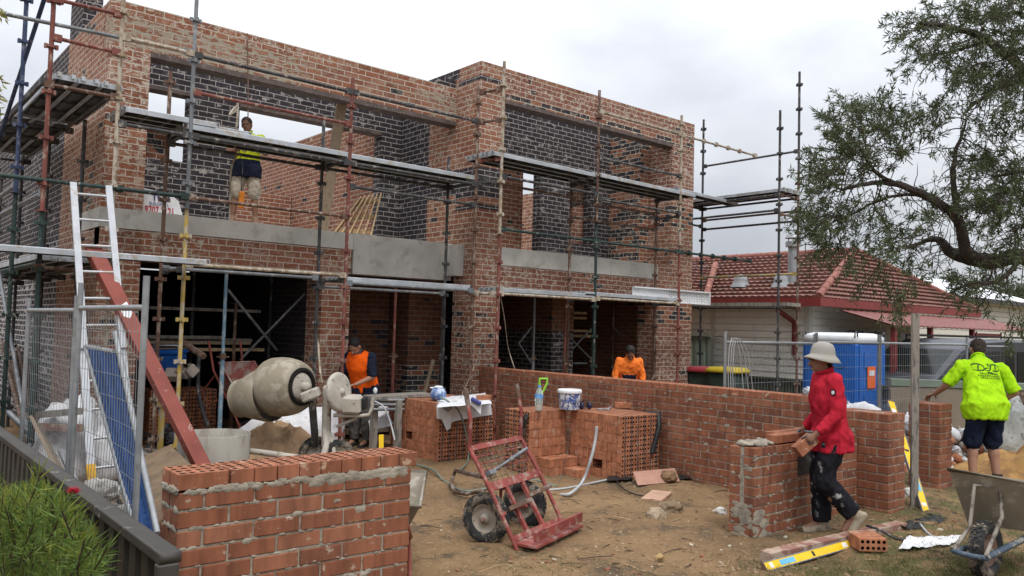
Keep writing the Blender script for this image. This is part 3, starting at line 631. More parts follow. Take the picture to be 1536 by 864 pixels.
# ------------------------------------------------------------------ real-brick walls on the street side
M['fb'] = islandmat('front_wall_brick', [(.215,.082,.044),(.29,.108,.058),(.25,.092,.048),(.33,.14,.08),(.27,.098,.05),(.19,.078,.05)], .9, .6, 34, (.36,.27,.20), .06, 16, (1,1,.22))
M['fbo'] = islandmat('new_orange_brick', [(.30,.112,.058),(.35,.135,.072),(.32,.12,.062),(.37,.15,.085)], .9, .5, 34, (.42,.28,.19), .12, 14, (1,1,.25))
M['fm'] = surf('fresh_mortar', (.29,.255,.20), .95, var=.22, vs=9, spot=(.20,.175,.14), amt=.4, ss=14, bump=.8, bs=45)
CH, BL, BW, BHT, J = .086, .23, .11, .076, .01
def lump_mb(b, c, n, r, t, mat=0):
    """thin irregular dab of mortar lying on the face whose outward normal is n"""
    x, y, d = frame(n); c = V(c); k = 11; sd_ = rnd(0, 99); ring = []; mid = []
    for i in range(k):
        a = 2*PI*i/k; rr = r*(.55+.75*abs(fbm((math.cos(a)*1.3+sd_, math.sin(a)*1.3, 0), 1, 3))+.2)
        ring.append(c+x*(rr*1.5*math.cos(a))+y*(rr*.75*math.sin(a))); mid.append(c+x*(rr*.8*math.cos(a))+y*(rr*.4*math.sin(a))+d*t)
    b.add(ring+mid+[c+d*t*1.15], [(i, (i+1) % k, k+(i+1) % k, k+i) for i in range(k)]+[(k+i, k+(i+1) % k, 2*k) for i in range(k)], mat, True)
def brick_rect(b, x0, x1, y0, y1, z0, n, mat=0, top=None, jit=.003):
    """full courses of separate bricks round a rectangular footprint; b slot 1 is mortar"""
    for k in range(n):
        z = z0+k*CH+J+BHT/2; mt = top if (top is not None and k == n-1) else mat
        def row(a0, a1, off, horiz, c):
            p = a0
            first = True
            while p < a1-.02:
                L = min(BL if not (first and off) else BW, a1-p)
                if a1-p-L < .06: L = a1-p
                m = p+L/2; cc = (m, c) if horiz else (c, m); q = (rnd(-jit,jit), rnd(-jit,jit))
                sx, sy = (L, BW) if horiz else (BW, L)
                b.rbox((cc[0]+q[0]*.4, cc[1]+q[1], z+rnd(-.002,.002)), sx, sy, BHT, .005, mt)
                p += L+J; first = False
        off = k % 2
        lx, ly = x1-x0, y1-y0
        if lx >= ly:
            if ly < .27:
                for yc in (y0+BW/2, y1-BW/2): row(x0, x1, off, True, yc)
            else:
                for yc in (y0+BW/2, y1-BW/2): row(x0, x1, off, True, yc)
                row(y0+BW+J, y1-BW-J, 0, False, x0+BW/2); row(y0+BW+J, y1-BW-J, 0, False, x1-BW/2)
        else:
            for xc in (x0+BW/2, x1-BW/2): row(y0, y1, off, False, xc)
            if lx > .27: row(x0+BW+J, x1-BW-J, 0, True, y0+BW/2); row(x0+BW+J, x1-BW-J, 0, True, y1-BW/2)
    e = .006; b.bx(x0+e, x1-e, y0+e, y1-e, z0-.03, z0+n*CH-.004, 1)
def hole_plate(b, o, U, W, nu, nv, r, depth, mat, dmat):
    """plate U x W with nu x nv round holes going in along -U x W"""
    o, U, W = V(o), V(U), V(W); nrm = U.cross(W).normalized(); du, dw = U/nu, W/nv; ul, wl = du.normalized(), dw.normalized()
    for i in range(nu):
        for j in range(nv):
            c = o+du*(i+.5)+dw*(j+.5); h = du/2; g = dw/2
            out = [c+h, c+h+g, c+g, c-h+g, c-h, c-h-g, c-g, c+h-g]
            inn = [c+ul*(r*math.cos(k*PI/4))+wl*(r*math.sin(k*PI/4)) for k in range(8)]; bot = [q-nrm*depth for q in inn]
            b.add(out+inn, [(k, (k+1) % 8, 8+(k+1) % 8, 8+k) for k in range(8)], mat)
            b.add(inn+bot, [(k, (k+1) % 8, 8+(k+1) % 8, 8+k) for k in range(8)], dmat); b.add(bot, [tuple(range(8))], dmat)

# near wall
NX0, NX1, NY0, NY1, NZ = 1.235, 2.475, 3.74, 3.98, -.02
t = thing('garden_wall', 'low brick wall in the left foreground topped with perforated bricks on a fresh mortar bed', 'brick wall', (1.9,3.86,0))
b = MB(); brick_rect(b, NX0, NX1, NY0, NY1, NZ, 12)
b.build('wall', [M['fb'], M['fm']], t)
b = MB(); zt = NZ+12*CH+J; x = NX0-.004; k = 0
while x < NX1-.04:
    L = .23 if k == 0 else .112
    if k == 0:
        for yy in (NY0+.002, NY0+.122):
            b.rbox((x+L/2, yy+.054, zt+.037), L, .108, .074, .003, skip=((2,1),)); hole_plate(b, (x+.003,yy+.003,zt+.074), (L-.006,0,0), (0,.102,0), 5, 2, .0145, .05, 0, 1)
    else:
        q = rnd(-.0015,.0015); b.rbox((x+L/2, (NY0+NY1)/2+q, zt+.037), L-.001, .232, .074, .003, skip=((2,1),))
        hole_plate(b, (x+.0035,(NY0+NY1)/2+q-.113,zt+.074), (L-.007,0,0), (0,.226,0), 2, 5, .0155, .05, 0, 1)
    x += L+(.012 if k == 0 else .004); k += 1
b.build('perforated_brick_course', [M['fbo'], M['void']], t)
b = MB()
for _ in range(130): lump_mb(b, (rnd(NX0+.03,NX1-.03), NY0-.001, zt-.008+rnd(-.01,.006)), V((0,-1,0)), rnd(.008,.022), rnd(.0015,.004))
for _ in range(9): lump_mb(b, (rnd(NX0,NX1), NY0+.0, NZ+rnd(.5,1.0)), V((0,-1,0)), rnd(.012,.03), .004)
for _ in range(30): lump_mb(b, (NX0-.002, rnd(NY0+.02,NY1-.02), zt-.004+rnd(-.01,.01)), V((-1,0,0)), rnd(.012,.026), rnd(.004,.009))
for _ in range(40): lump_mb(b, (rnd(1.9,2.44), NY0-.001, zt-.012+rnd(-.022,.006)), V((0,-1,0)), rnd(.015,.035), .004)
for kk in range(1, 12):
    for _ in range(14): lump_mb(b, (rnd(NX0+.02,NX1-.02), NY0+.003, NZ+kk*CH+.005+rnd(-.003,.003)), V((0,-1,0)), rnd(.007,.018), rnd(.002,.004))
    for _ in range(5): lump_mb(b, (NX0+.002, rnd(NY0+.02,NY1-.02), NZ+kk*CH+.005), V((-1,0,0)), rnd(.012,.03), .005)
kind(b.build('mortar_squeeze', M['fm'], t), 'stuff')

# wall return by the man in red, with its fresh mortar top and meter box
t = thing('garden_wall', 'low brick wall with a wet mortar top beside the man in the red shirt', 'brick wall', (7,4.1,0))
LX0, LX1, LY0, LY1 = 6.2, 8.04, 3.99, 4.25
b = MB(); brick_rect(b, LX0, LX1, LY0, LY1, -.06, 10, 0)
b.build('wall', [M['fb'], M['fm']], t)
b = MB(); zt2 = -.06+10*CH+J
for (x0, x1, yy) in ((6.56,7.05,LY0),(7.06,7.30,LY0),(7.31,7.55,LY0),(6.75,7.5,LY0+.13)): b.rbox(((x0+x1)/2, yy+.06, zt2+.04), x1-x0, .11, .076, .005)
b.build('top_course', M['fbo'], t)
b = MB()
for _ in range(60): b.ell((rnd(6.23,6.66), rnd(LY0+.03,LY1-.03), zt2+rnd(0,.012)), rnd(.02,.06), rnd(.02,.05), rnd(.012,.03), n=8, k=5)
b.build('mortar_bed', M['fm'], t)
b = MB()
for _ in range(26):
    zz = -.06+CH*random.randint(0, 10)+.005+rnd(-.02,.02); lump_mb(b, (LX0-.001, rnd(LY0+.02,LY1-.02), zz), V((-1,0,0)), rnd(.012,.032), .0018)
for _ in range(70):
    zz = -.06+CH*random.randint(0, 9)+.005+rnd(-.015,.015); lump_mb(b, (LX0+rnd(0,1)**2*1.2, LY0-.001, zz), V((0,-1,0)), rnd(.01,.024), .0018)
for _ in range(9): lump_mb(b, (LX0+rnd(.03,.16), LY0-.001, rnd(0,.24)), V((0,-1,0)), rnd(.03,.06), .0015); lump_mb(b, (LX0-.001, rnd(LY0+.05,LY1-.05), rnd(0,.3)), V((-1,0,0)), rnd(.03,.055), .0015)
kind(b.build('mortar_squeeze', M['fm'], t), 'stuff')
q = PY(1197,672,LY0); q2 = PY(1215,705,LY0)
b = MB(); b.bx(q.x,q.x+.26,LY0-.006,LY0+.02,q2.z-.03,q.z); b.build('meter_box', M['black'], t)

# long dividing wall with its front pier
t = thing('garden_wall', 'long low red brick dividing wall running from the centre pier to the street', 'brick wall', (8.2,7,0))
b = MB(); brick_rect(b, 8.06, 8.30, 4.26, 10.29, -.06, 14, 0, 2)
b.build('wall', [M['fb'], M['fm'], M['fbo']], t)
b = MB(); brick_rect(b, 8.06, 8.42, 3.68, 4.24, .0, 12, 0); b.build('pier', [M['fb'], M['fm']], t)
b = MB()
for _ in range(60): lump_mb(b, (8.058, rnd(4.4,10.2), -.06+CH*random.randint(1, 13)+rnd(-.006,.012)), V((-1,0,0)), rnd(.01,.03), .0015)
kind(b.build('mortar_squeeze', M['fm'], t), 'stuff')
t = thing('brick_pier', 'slim new brick pier under the hand of the man in the lime shirt', 'brick pier', (10.1,4.1,0))
b = MB(); brick_rect(b, 10.12, 10.48, 4.02, 4.38, -.02, 12, 0); b.build('pier', [M['fb'], M['fm']], t)

# ------------------------------------------------------------------ brick packs
M['pk'] = islandmat('pack_brick', [(.43,.165,.082),(.48,.195,.10),(.39,.15,.075),(.51,.215,.12),(.46,.18,.09)], .9, .3, 50, (.40,.24,.16), .1, 9)
M['strap'] = surf('plastic_strap', (.07,.07,.075), .5, var=.2)
def pack(name, label, o, ax, ay, nl, nt, nh, skip=(), z0=0, group='strapped packs of new bricks', straps=True, holes='y'):
    """bricks on edge: nl lengths of .232 along ax, nt thicknesses of .079 along ay, nh layers of .112"""
    t = thing(name, label, 'brick pack', o, group); o = V(o); b = MB(); Zv = V((0,0,1))
    for k in range(nh):
        for i in range(nl):
            for j in range(nt):
                if (k, i, j) in skip or (k, j) in skip: continue
                edge = j in (0, nt-1) or i in (0, nl-1) or k == nh-1 or any((k, jj) in skip for jj in (j-1, j+1))
                if not edge: continue
                c = o+ax*(i*.234+.115)+ay*(j*.079+.038)+Zv*(k*.113+.055)
                fc = [ -1 ] if (j == 0 or (k, j-1) in skip) and nt > 9e9 else []
                c = c+ax*rnd(-.003,.003)+ay*rnd(-.003,.003); b.rbox(c, .229, .075, .110, .003, 0, ax, ay, Zv, skip=((1,-1),) if j == 0 or (k, j-1) in skip else ())
                if j == 0 or (k, j-1) in skip:
                    f0 = c-ay*.0375-ax*.1115-Zv*.052
                    if ax.cross(Zv).dot(ay) < 0: hole_plate(b, f0, ax*.223, Zv*.104, 5, 2, .0145, .03, 0, 1)
                    else: hole_plate(b, f0+ax*.223, -ax*.223, Zv*.104, 5, 2, .0145, .03, 0, 1)
                if fc:
                    f0 = c-ay*.0385-ax*.108-Zv*.049
                    hole_plate(b, f0+ay*rnd(-.003,0), ax*.216, Zv*.098, 5, 2, .0135, .03, 0, 1) if ax.cross(Zv).dot(ay) < 0 else hole_plate(b, f0+ax*.216, -ax*.216, Zv*.098, 5, 2, .0135, .03, 0, 1)
    b.build('bricks', [M['pk'], M['void']], t)
    if straps:
        H = nh*.113; D = nt*.079
        for i in range(nl*2):
            s_ = MB(); a = o+ax*(i*.117+.06); w_ = ax*.006
            s_.obox(a-ay*.006+Zv*(H/2), w_, ay*.001, Zv*(H/2)); s_.obox(a+ay*(D/2)+Zv*(H+.003), w_, ay*(D/2), Zv*.001); s_.build('strap', M['strap'], t)
    return t
A1, A2 = V((1,0,0)), V((0,1,0))
HA = 6
pack('brick_pack', 'strapped brick pack with the blue bag and white cloth lying on it', (6.2,8.75,-.02), A1, A2, 4, 15, 7, skip={(2,8),(2,9),(2,11),(2,12)})
pack('brick_pack', 'strapped brick pack carrying the mortar bucket and the water bottle', (7.75,7.15,-.02) if False else (6.62,7.885,-.02), -A2, A1, 2, 8, 7, skip={(1,3),(1,6)})
pack('brick_pack', 'strapped brick pack with a black strip hanging down its perforated end', (7.28,6.50,-.02), A1, A2, 3, 11, 7, skip={(1,4),(1,5)})
def loose(c, ang, label, name='brick', z=None, tilt=0, mat='pk', hole_side=False):
    t = thing(name, label, 'brick', c); b = MB(); X = V((math.cos(ang), math.sin(ang), 0)); Y = V((-math.sin(ang), math.cos(ang), 0)); Zv = V((0,0,1)); c = V(c)+Zv*.038
    b.rbox(c, .23, .11, .075, .004, 0, X, Y, Zv, skip=((2,1),)); hole_plate(b, c+Zv*.0375-X*.111-Y*.051, X*.222, Y*.102, 5, 2, .0135, .03, 0, 1)
    b.build('body', [M[mat], M['void']], t); return t
# low course of bricks in front of the middle pack
b = MB()
def onedge(o, ax, ay, n, m, label):
    t = thing('brick_row', label, 'bricks', o); b = MB(); Zv = V((0,0,1)); o = V(o)
    for k in range(m):
        for j in range(n): b.rbox(o+ax*.115+ay*(j*.079+.038)+Zv*(k*.113+.055), .229, .075, .11, .003, 0, ax, ay, Zv)
    b.build('bricks', M['pk'], t); return t
onedge((6.76,7.41,-.02), -A2, A1, 6, 2, 'two layers of loose bricks at the foot of the bucket pack')
onedge((6.98,7.17,-.02), -A2, A1, 3, 1, 'single short row of bricks beside the black film on the dirt')
loose((6.95,8.75,.775), .3, 'perforated brick lying behind the blue bag on the left pack')
loose((7.2,8.9,-.02), .2, 'single brick on the ground at the right foot of the left pack')
loose(PZ(800,735,0), .6, 'brick half behind the trolley frame on the dirt') if False else None
q = PZ(1328,812,0.03); 
t = thing('brick', 'orange perforated brick on the grass at the end of the yellow level', 'brick', q)
X = (PZ(1345,826,0.03)-PZ(1280,824,0.03)).normalized(); Y = V((-X.y,X.x,0)); Zv = V((0,0,1)); c = PZ(1310,828,0.03)+Y*.12+Zv*.055
b = MB(); b.rbox(c, .23, .24, .11, .004, 0, X, Y, Zv, skip=((1,-1),)); hole_plate(b, c-Y*.12-X*.111-Zv*.051, X*.222, Zv*.102, 5, 2, .015, .05, 0, 1); b.build('body', [M['pk'], M['void']], t)
for (px, py, lab) in ((975,716,'flat pinkish paver propped against the right pack'),):
    a, c_, d_, e_ = PZ(958,728,.02), PZ(1020,722,.02), PZ(1008,712,.0), PZ(943,714,.0); up = V((0,0,.12))
    b = MB(); n_ = V((.05,.08,0)); b.add([a, c_, c_+n_*2+up, a+n_*2+up, a+V((0,.02,0)), c_+V((0,.02,0)), c_+n_*2+up+V((0,.02,0)), a+n_*2+up+V((0,.02,0))], [(0,1,2,3),(7,6,5,4),(0,4,5,1),(1,5,6,2),(2,6,7,3),(3,7,4,0)])
    tag(b.build('paver', surf('pink_paver', (.36,.20,.145), .85, var=.15)), lab, 'paver')
q = PZ(985,744,.03); X = V((.9,.44,0)).normalized(); Y = V((-X.y,X.x,0))
b = MB(); b.rbox(q, .5, .22, .025, .003, 0, X, Y, Zv); tag(b.build('paver', surf('pale_pink_paver', (.42,.26,.18), .85, var=.15)), 'flat pale tile lying on the dirt in front of the right pack', 'paver')
def rock(c, r, label, col=(.24,.19,.14), seed=0, name='stone'):
    bm = bmesh.new(); bmesh.ops.create_icosphere(bm, subdivisions=3, radius=1)
    for v in bm.verts:
        k = 1+.35*fbm(v.co+V((seed*3.1,0,0)), 1.1, 3); v.co = V((v.co.x*k*r*1.15, v.co.y*k*r, v.co.z*k*r*.75))
    me = bpy.data.meshes.new(name); bm.to_mesh(me); bm.free(); me.materials.append(surf('stone_face', col, .95, var=.3, vs=12, spot=dk(col,.6), amt=.4, bump=.5))
    o = bpy.data.objects.new(name, me); C.objects.link(o); o.location = V(c); return tag(o, label, 'stone')
rock(PZ(984,780,.02)+V((0,0,.05)), .09, 'pale broken stone in the middle of the dirt yard', (.33,.25,.17), 1)
rock(PZ(1008,772,.02)+V((0,0,.06)), .11, 'rounded dirt clod right behind the pale broken stone', (.2,.14,.085), 2)
rock(PZ(1003,718,.05)+V((0,0,.03)), .10, 'brown clod in front of the propped paver', (.22,.135,.075), 3)
rock(PZ(1080,767,.03), .06, 'small white mortar lump left of the wet topped wall', (.5,.48,.44), 4)
rock(PZ(1365,745,.03)+V((0,0,.03)), .10, 'white paint splashed stone between the timber stake and the slim pier', (.5,.5,.48), 5)
rock(PZ(990,840,.0)+V((0,0,.02)), .03, 'tiny tan wood chip on the near dirt', (.4,.27,.12), 6)
# ------------------------------------------------------------------ neighbour house
M['wb'] = surf('cream_weatherboard', (.82,.79,.70), .6, var=.05, vs=3, spot=(.56,.54,.47), amt=.25, ss=5, bump=.05)
M['redtrim'] = surf('red_trim_paint', (.19,.032,.028), .5, var=.15, spot=(.26,.08,.06), amt=.2)
s = N('terracotta_roof_tiles'); p = s.obj(); a = s.noise(s.scale(p, (3.2,3.2,5)), 1.4, 4); c = s.ramp(a, [(.3,(.165,.078,.064)),(.7,(.28,.15,.122))])
c = s.mix(s.step(s.noise(p, 2.1, 5), .52, .64), c, (.16,.095,.078)); M['tile'] = s.fin(c, .8, 0, .25)
M['glassd'] = surf('dark_window_glass', (.02,.022,.022), .12, var=.2, bump=0, spec=.5)
M['creamtrim'] = surf('cream_trim_paint', (.60,.58,.50), .55, var=.05, bump=0)
M['gfence'] = surf('olive_green_steel_sheet', (.075,.088,.066), .55, var=.15, spot=(.05,.06,.045), amt=.3, ss=3, bump=0)
M['gfencel'] = surf('pale_green_steel_sheet', (.19,.235,.18), .5, var=.08, bump=0)
HX0, HY0, HX1, HY1, HZ, EZ = 16.5, 9.3, 25.0, 17.0, -.45, 2.58
nh = thing('neighbour_house', 'cream weatherboard house with a red tiled hip roof and red gutters', 'house', (20,12,HZ))
def boards(b, p, q, z0, z1, n, mat=0, pitch=.155):
    p, q = V(p), V(q); z = z0
    while z < z1:
        h = min(pitch, z1-z); Zv = V((0,0,1))
        b.add([p+Zv*z+n*.035, q+Zv*z+n*.035, q+Zv*(z+h-.022)+n*.022, p+Zv*(z+h-.022)+n*.022, p+Zv*z-n*.02, q+Zv*z-n*.02, p+Zv*(z+h-.022)-n*.02, q+Zv*(z+h-.022)-n*.02], [(0,1,2,3),(4,5,1,0),(3,2,7,6)], mat); z += pitch
b = MB(); boards(b, (HX0,HY1,0), (HX0,HY0,0), HZ, EZ, V((-1,0,0))); boards(b, (HX0,HY0,0), (HX1-3.2,HY0,0), HZ, EZ, V((0,-1,0)))
b.bx(HX0+.01, HX1-3, HY0+.01, HY1, HZ, EZ)
b.build('wall', M['wb'], nh)
b = MB(); b.bx(HX0-.04,HX0+.09,HY0-.04,HY0+.09,HZ,EZ); b.build('corner_trim', M['creamtrim'], nh)
b = MB(); b.bx(HX0-.04,HX0+.02,11.75,11.87,HZ,EZ); b.build('corner_trim', M['creamtrim'], nh)
# roof: hip, with real tile courses
EX0, EY0, EX1 = HX0-.5, HY0-.5, HX1-.3
RZ, rx0, ry = 3.86, EX0+2.9, 11.6
rA = PX(1282,378,19.0); RZ = rA.z
ra, rb = V((19.0, rA.y, RZ)), V((19.0, 19.5, RZ))
rf_ = MB()
def slope(b, e0, e1, r0, r1, n=13, mat=0):
    """tile courses between eave e0-e1 and ridge r0-r1, each course stepped and scalloped"""
    e0, e1, r0, r1 = V(e0), V(e1), V(r0), V(r1); nrm = (e1-e0).cross(r0-e0)
    if nrm.length < 1e-6: nrm = (e1-e0).cross(r1-e0)
    nrm.normalize()
    if nrm.z < 0: nrm = -nrm
    for k in range(n):
        a, c_ = k/n, (k+1)/n; p0, p1 = e0.lerp(r0, a), e1.lerp(r1, a); q0, q1 = e0.lerp(r0, c_), e1.lerp(r1, c_)
        m = max(2, int((p1-p0).length/.165)); vs = []
        for i in range(m*2+1):
            u = i/(m*2); lift = .075+(.022 if i % 2 else -.004)
            vs += [p0.lerp(p1, u)+nrm*lift, q0.lerp(q1, u)+nrm*(.02), p0.lerp(p1, u)+nrm*.0]
        fs = []
        for i in range(m*2): o = i*3; fs += [(o, o+3, o+4, o+1), (o+2, o+5, o+3, o)]
        b.add(vs, fs, mat)
slope(rf_, (EX0,EY0,EZ), (EX0,20,EZ), ra, rb)
slope(rf_, (EX0,EY0,EZ), (EX1,EY0,EZ), ra, ra+V((.05,0,0)))
slope(rf_, (EX1,EY0,EZ), (EX1,20,EZ), ra+V((.05,0,0)), rb+V((.05,0,0)), 4)
roof = rf_.build('roof', M['tile'], nh)
M['ridge'] = surf('ridge_cap_tiles', (.24,.095,.075), .8, var=.2, spot=(.4,.2,.15), amt=.3)
def caps(p, q, par):
    b = MB(); p, q = V(p), V(q); n = int((q-p).length/.36)
    for i in range(n): b.tube(p.lerp(q, i/n), p.lerp(q, (i+1.06)/n), .085, .075, n=8)
    b.build('ridge_cap', M['ridge'], par)
caps(V((EX0,EY0,EZ+.06)), ra+V((0,0,.05)), roof); caps(V((EX1,EY0,EZ+.06)), ra+V((0,0,.05)), roof); caps(ra+V((0,0,.04)), rb+V((0,0,.04)), roof)
# cross wing at the left
wv = PX(1073,401,17.6)
b = MB(); slope(b, (EX0-.02,11.7,EZ), (EX0-.9,13.6,EZ), V((wv.x,wv.y,wv.z)), V((18.2,16.5,3.9)), 11); b.build('wing_roof', M['tile'], nh)
caps(V((EX0-.05,11.65,EZ+.08)), V((wv.x,wv.y,wv.z+.08)), roof)
b = MB(); b.bx(EX0-.1,EX0+.02,EY0-.1,14,EZ-.16,EZ+.02); b.bx(EX0+.02,EX1,EY0-.1,EY0+.02,EZ-.16,EZ+.02); b.build('gutter', M['redtrim'], nh)
b = MB(); b.bx(EX0+.02,HX0+.02,EY0+.02,14,EZ-.05,EZ-.02); b.bx(HX0,EX1-.1,EY0+.02,HY0,EZ-.05,EZ-.02); b.build('soffit', M['creamtrim'], nh)
b = MB(); b.path([(EX0-.02,9.75,EZ-.1),(EX0-.02,9.75,EZ-.25),(HX0-.08,9.6,EZ-.5),(HX0-.08,9.6,EZ-1.25)], .06, 6); b.build('downpipe', M['redtrim'], nh)
# flue, vents, antenna
b = MB(); q = PX(1189,435,16.9); b.tube((16.9,q.y,q.z-.2),(16.9,q.y,q.z+1.05),.11,n=12); b.tube((16.9,q.y,q.z+1.0),(16.9,q.y,q.z+1.12),.17,n=12); b.tube((16.9,q.y,q.z+1.2),(16.9,q.y,q.z+1.32),.19,.12,n=12)
for a in range(3): b.tube((16.9+.1*math.cos(a*2.1),q.y+.1*math.sin(a*2.1),q.z+1.1),(16.9+.1*math.cos(a*2.1),q.y+.1*math.sin(a*2.1),q.z+1.22),.012,n=5)
b.build('flue', surf('zinc_flue', (.30,.31,.32), .5, .4, var=.2), roof)
for px_ in (1111, 1172):
    q = PX(px_,425,16.75); b = MB(); b.lathe([(.24,-.08),(.2,0),(.17,.05),(.17,.09),(.15,.17),(.09,.22),(.001,.24)], q+V((0,0,-.02)), V((0,0,1)), 14); b.build('roof_vent', surf('grey_vent', (.26,.27,.28), .6, var=.2), roof)
b = MB(); q = PX(1208,384,18.8); b.tube(q-V((0,0,.35)), q+V((0,0,.35)), .012, n=5)
for k in range(4): b.tube(q+V((-.05,.1*k-.3,.3)), q+V((.3,.1*k-.3,.3)), .008, n=4)
b.tube(q+V((.1,-.5,.3)), q+V((.1,.5,.3)), .01, n=4); b.build('antenna', M['p_dark'], roof)
# window on the side and porch
def window(x0, x1, y, z0, z1, par, slats=0, axis='x'):
    f = MB(); e = .05; g = MB()
    if axis == 'x':
        for t_ in ((x0-e,x1+e,z1,z1+e),(x0-e,x1+e,z0-e,z0),(x0-e,x0,z0,z1),(x1,x1+e,z0,z1),((x0+x1)/2-.02,(x0+x1)/2+.02,z0,z1)): f.bx(t_[0],t_[1],y-.05,y+.01,t_[2],t_[3])
        g.bx(x0,x1,y-.03,y,z0,z1)
    else:
        for t_ in ((x0-e,x1+e,z1,z1+e),(x0-e,x1+e,z0-e,z0),(x0-e,x0,z0,z1),(x1,x1+e,z0,z1)): f.bx(y-.05,y+.01,t_[0],t_[1],t_[2],t_[3])
        g.bx(y-.03,y,x0,x1,z0,z1)
    fo = f.build('window', M['creamtrim'], par); g.build('pane', M['glassd'] if not slats else surf('net_curtain', (.30,.31,.30), .4, var=.1, stretch=(12,12,.4), bump=0), fo)
window(12.55, 13.7, HX0-.02, .9, 2.2, nh, 1, 'y')
window(17.7, 18.9, HY0-.02, .6, 1.95, nh); window(19.15, 20.0, HY0-.02, .3, 1.95, nh); window(20.9, 21.6, HY0-.02, .1, 1.9, nh)
b = MB(); PYF = HY0-1.7
n = 60; vs = []
for i in range(n+1): x = HX0+.35+(HX1+.4-HX0)*i/n; dz = .018*(i % 2); vs += [V((x,HY0-.5,2.38+dz)), V((x,PYF,2.06+dz)), V((x,HY0-.5,2.35+dz)), V((x,PYF,2.03+dz))]
b.add(vs, [(4*i,4*i+1,4*i+5,4*i+4) for i in range(n)]+[(4*i+3,4*i+2,4*i+6,4*i+7) for i in range(n)]+[(4*i+1,4*i+3,4*i+7,4*i+5) for i in range(n)])
b.build('porch_roof', surf('red_corrugated_sheet', (.18,.062,.052), .6, var=.15, spot=(.25,.12,.10), amt=.3), nh)
for x in (HX0+.6, 18.9, 21.3, HX1+.3):
    b = MB(); b.bx(x-.05,x+.05,PYF+.06,PYF+.16,HZ,2.05); b.build('porch_post', M['redtrim'], nh)
b = MB()
for k in range(7): b.bx(21.5,23.2,PYF+.1,PYF+.13,.95+.15*k,1.06+.15*k)
b.bx(21.5,21.56,PYF+.08,PYF+.1,.9,2.0); b.bx(23.14,23.2,PYF+.08,PYF+.1,.9,2.0); b.build('porch_screen', M['redtrim'], nh)
# house beyond
fh = thing('house', 'pale rendered house with a white metal roof behind the porch at the far right', 'house', (31,16,HZ))
b = MB(); boards(b, (27,12,0), (40,12,0), HZ, 3.4, V((0,-1,0)), 0, .2); b.bx(27,40,12.02,20,HZ,3.4); b.build('wall', surf('pale_cream_render', (.60,.575,.50), .7, var=.05, bump=0), fh)
b = MB(); a_ = PY(1421,450,11.8); b.add([V((26.4,11.6,3.35)),V((41,11.6,3.35)),V((41,15.5,4.55)),V((26.4,15.5,4.55)),V((26.4,11.6,3.25)),V((41,11.6,3.25))],[(0,1,2,3),(4,5,1,0)]); b.build('roof', surf('white_metal_roof', (.70,.72,.74), .4, var=.05, bump=0), fh)
b = MB(); b.bx(26.3,41,11.45,11.58,3.2,3.36); b.build('gutter', M['p_dark'], fh)

# boundary fences, bins
def sheetfence(name, label, p, q, z0, z1, mat, rail=True, pitch=.19, dep=.028, capw=.05):
    t = thing(name, label, 'fence', p); b = MB(); p, q = V(p), V(q); d = (q-p).normalized(); nn = V((d.y,-d.x,0)); L = (q-p).length; pr = []; u = 0
    while u < L: 
        for a, h in ((0,0),(.45,0),(.55,1),(.95,1)): pr.append((min(u+a*pitch, L), h*dep))
        u += pitch
    vs = []
    for u, h in pr: vs += [p+d*u+nn*h+V((0,0,z0)), p+d*u+nn*h+V((0,0,z1))]
    b.add(vs, [(2*i,2*i+2,2*i+3,2*i+1) for i in range(len(pr)-1)]); b.build('sheet', M[mat], t)
    if rail:
        b = MB(); b.obox(p.lerp(q,.5)+V((0,0,z1+.0)), d*(L/2), nn*capw, V((0,0,.02))); b.build('top_rail', M[mat], t)
    return t
sheetfence('metal_fence', 'low olive green steel fence below the cream weatherboards', (15.75,7.0,0), (15.75,14,0), -.5, .84, 'gfence')
sheetfence('metal_fence', 'taller pale green steel fence panel behind the yellow bin', (16.1,11.6,0), (16.1,15,0), -.5, 1.72, 'gfencel')
def bin_(c, lid, label):
    t = thing('wheelie_bin', label, 'bin', c); c = V(c); b = MB(); b.loft([(c,V((1,0,0)),V((0,1,0)),.2,.24),(c+V((0,0,.95)),V((1,0,0)),V((0,1,0)),.28,.34)], 24, 0, 8); b.build('body', surf('dark_green_bin_plastic', (.02,.03,.022), .5), t)
    b = MB(); b.loft([(c+V((0,0,.955)),V((1,0,0)),V((0,1,0)),.31,.38),(c+V((0,0,1.0)),V((1,0,0)),V((0,1,0)),.31,.38),(c+V((0,0,1.06)),V((1,0,0)),V((0,1,0)),.25,.3)], 24, 0, 7); b.build('lid', surf('bin_lid', lid, .45, var=.1), t)
_q = PD(1092,553,16.0); bin_((_q.x,_q.y,_q.z-1.03), (.46,.34,.02), 'wheelie bin with a yellow lid beside the end scaffold')
_q = PD(1060,551,16.5); bin_((_q.x,_q.y,_q.z-1.05), (.30,.035,.045), 'wheelie bin with a red lid next to the yellow lidded one')
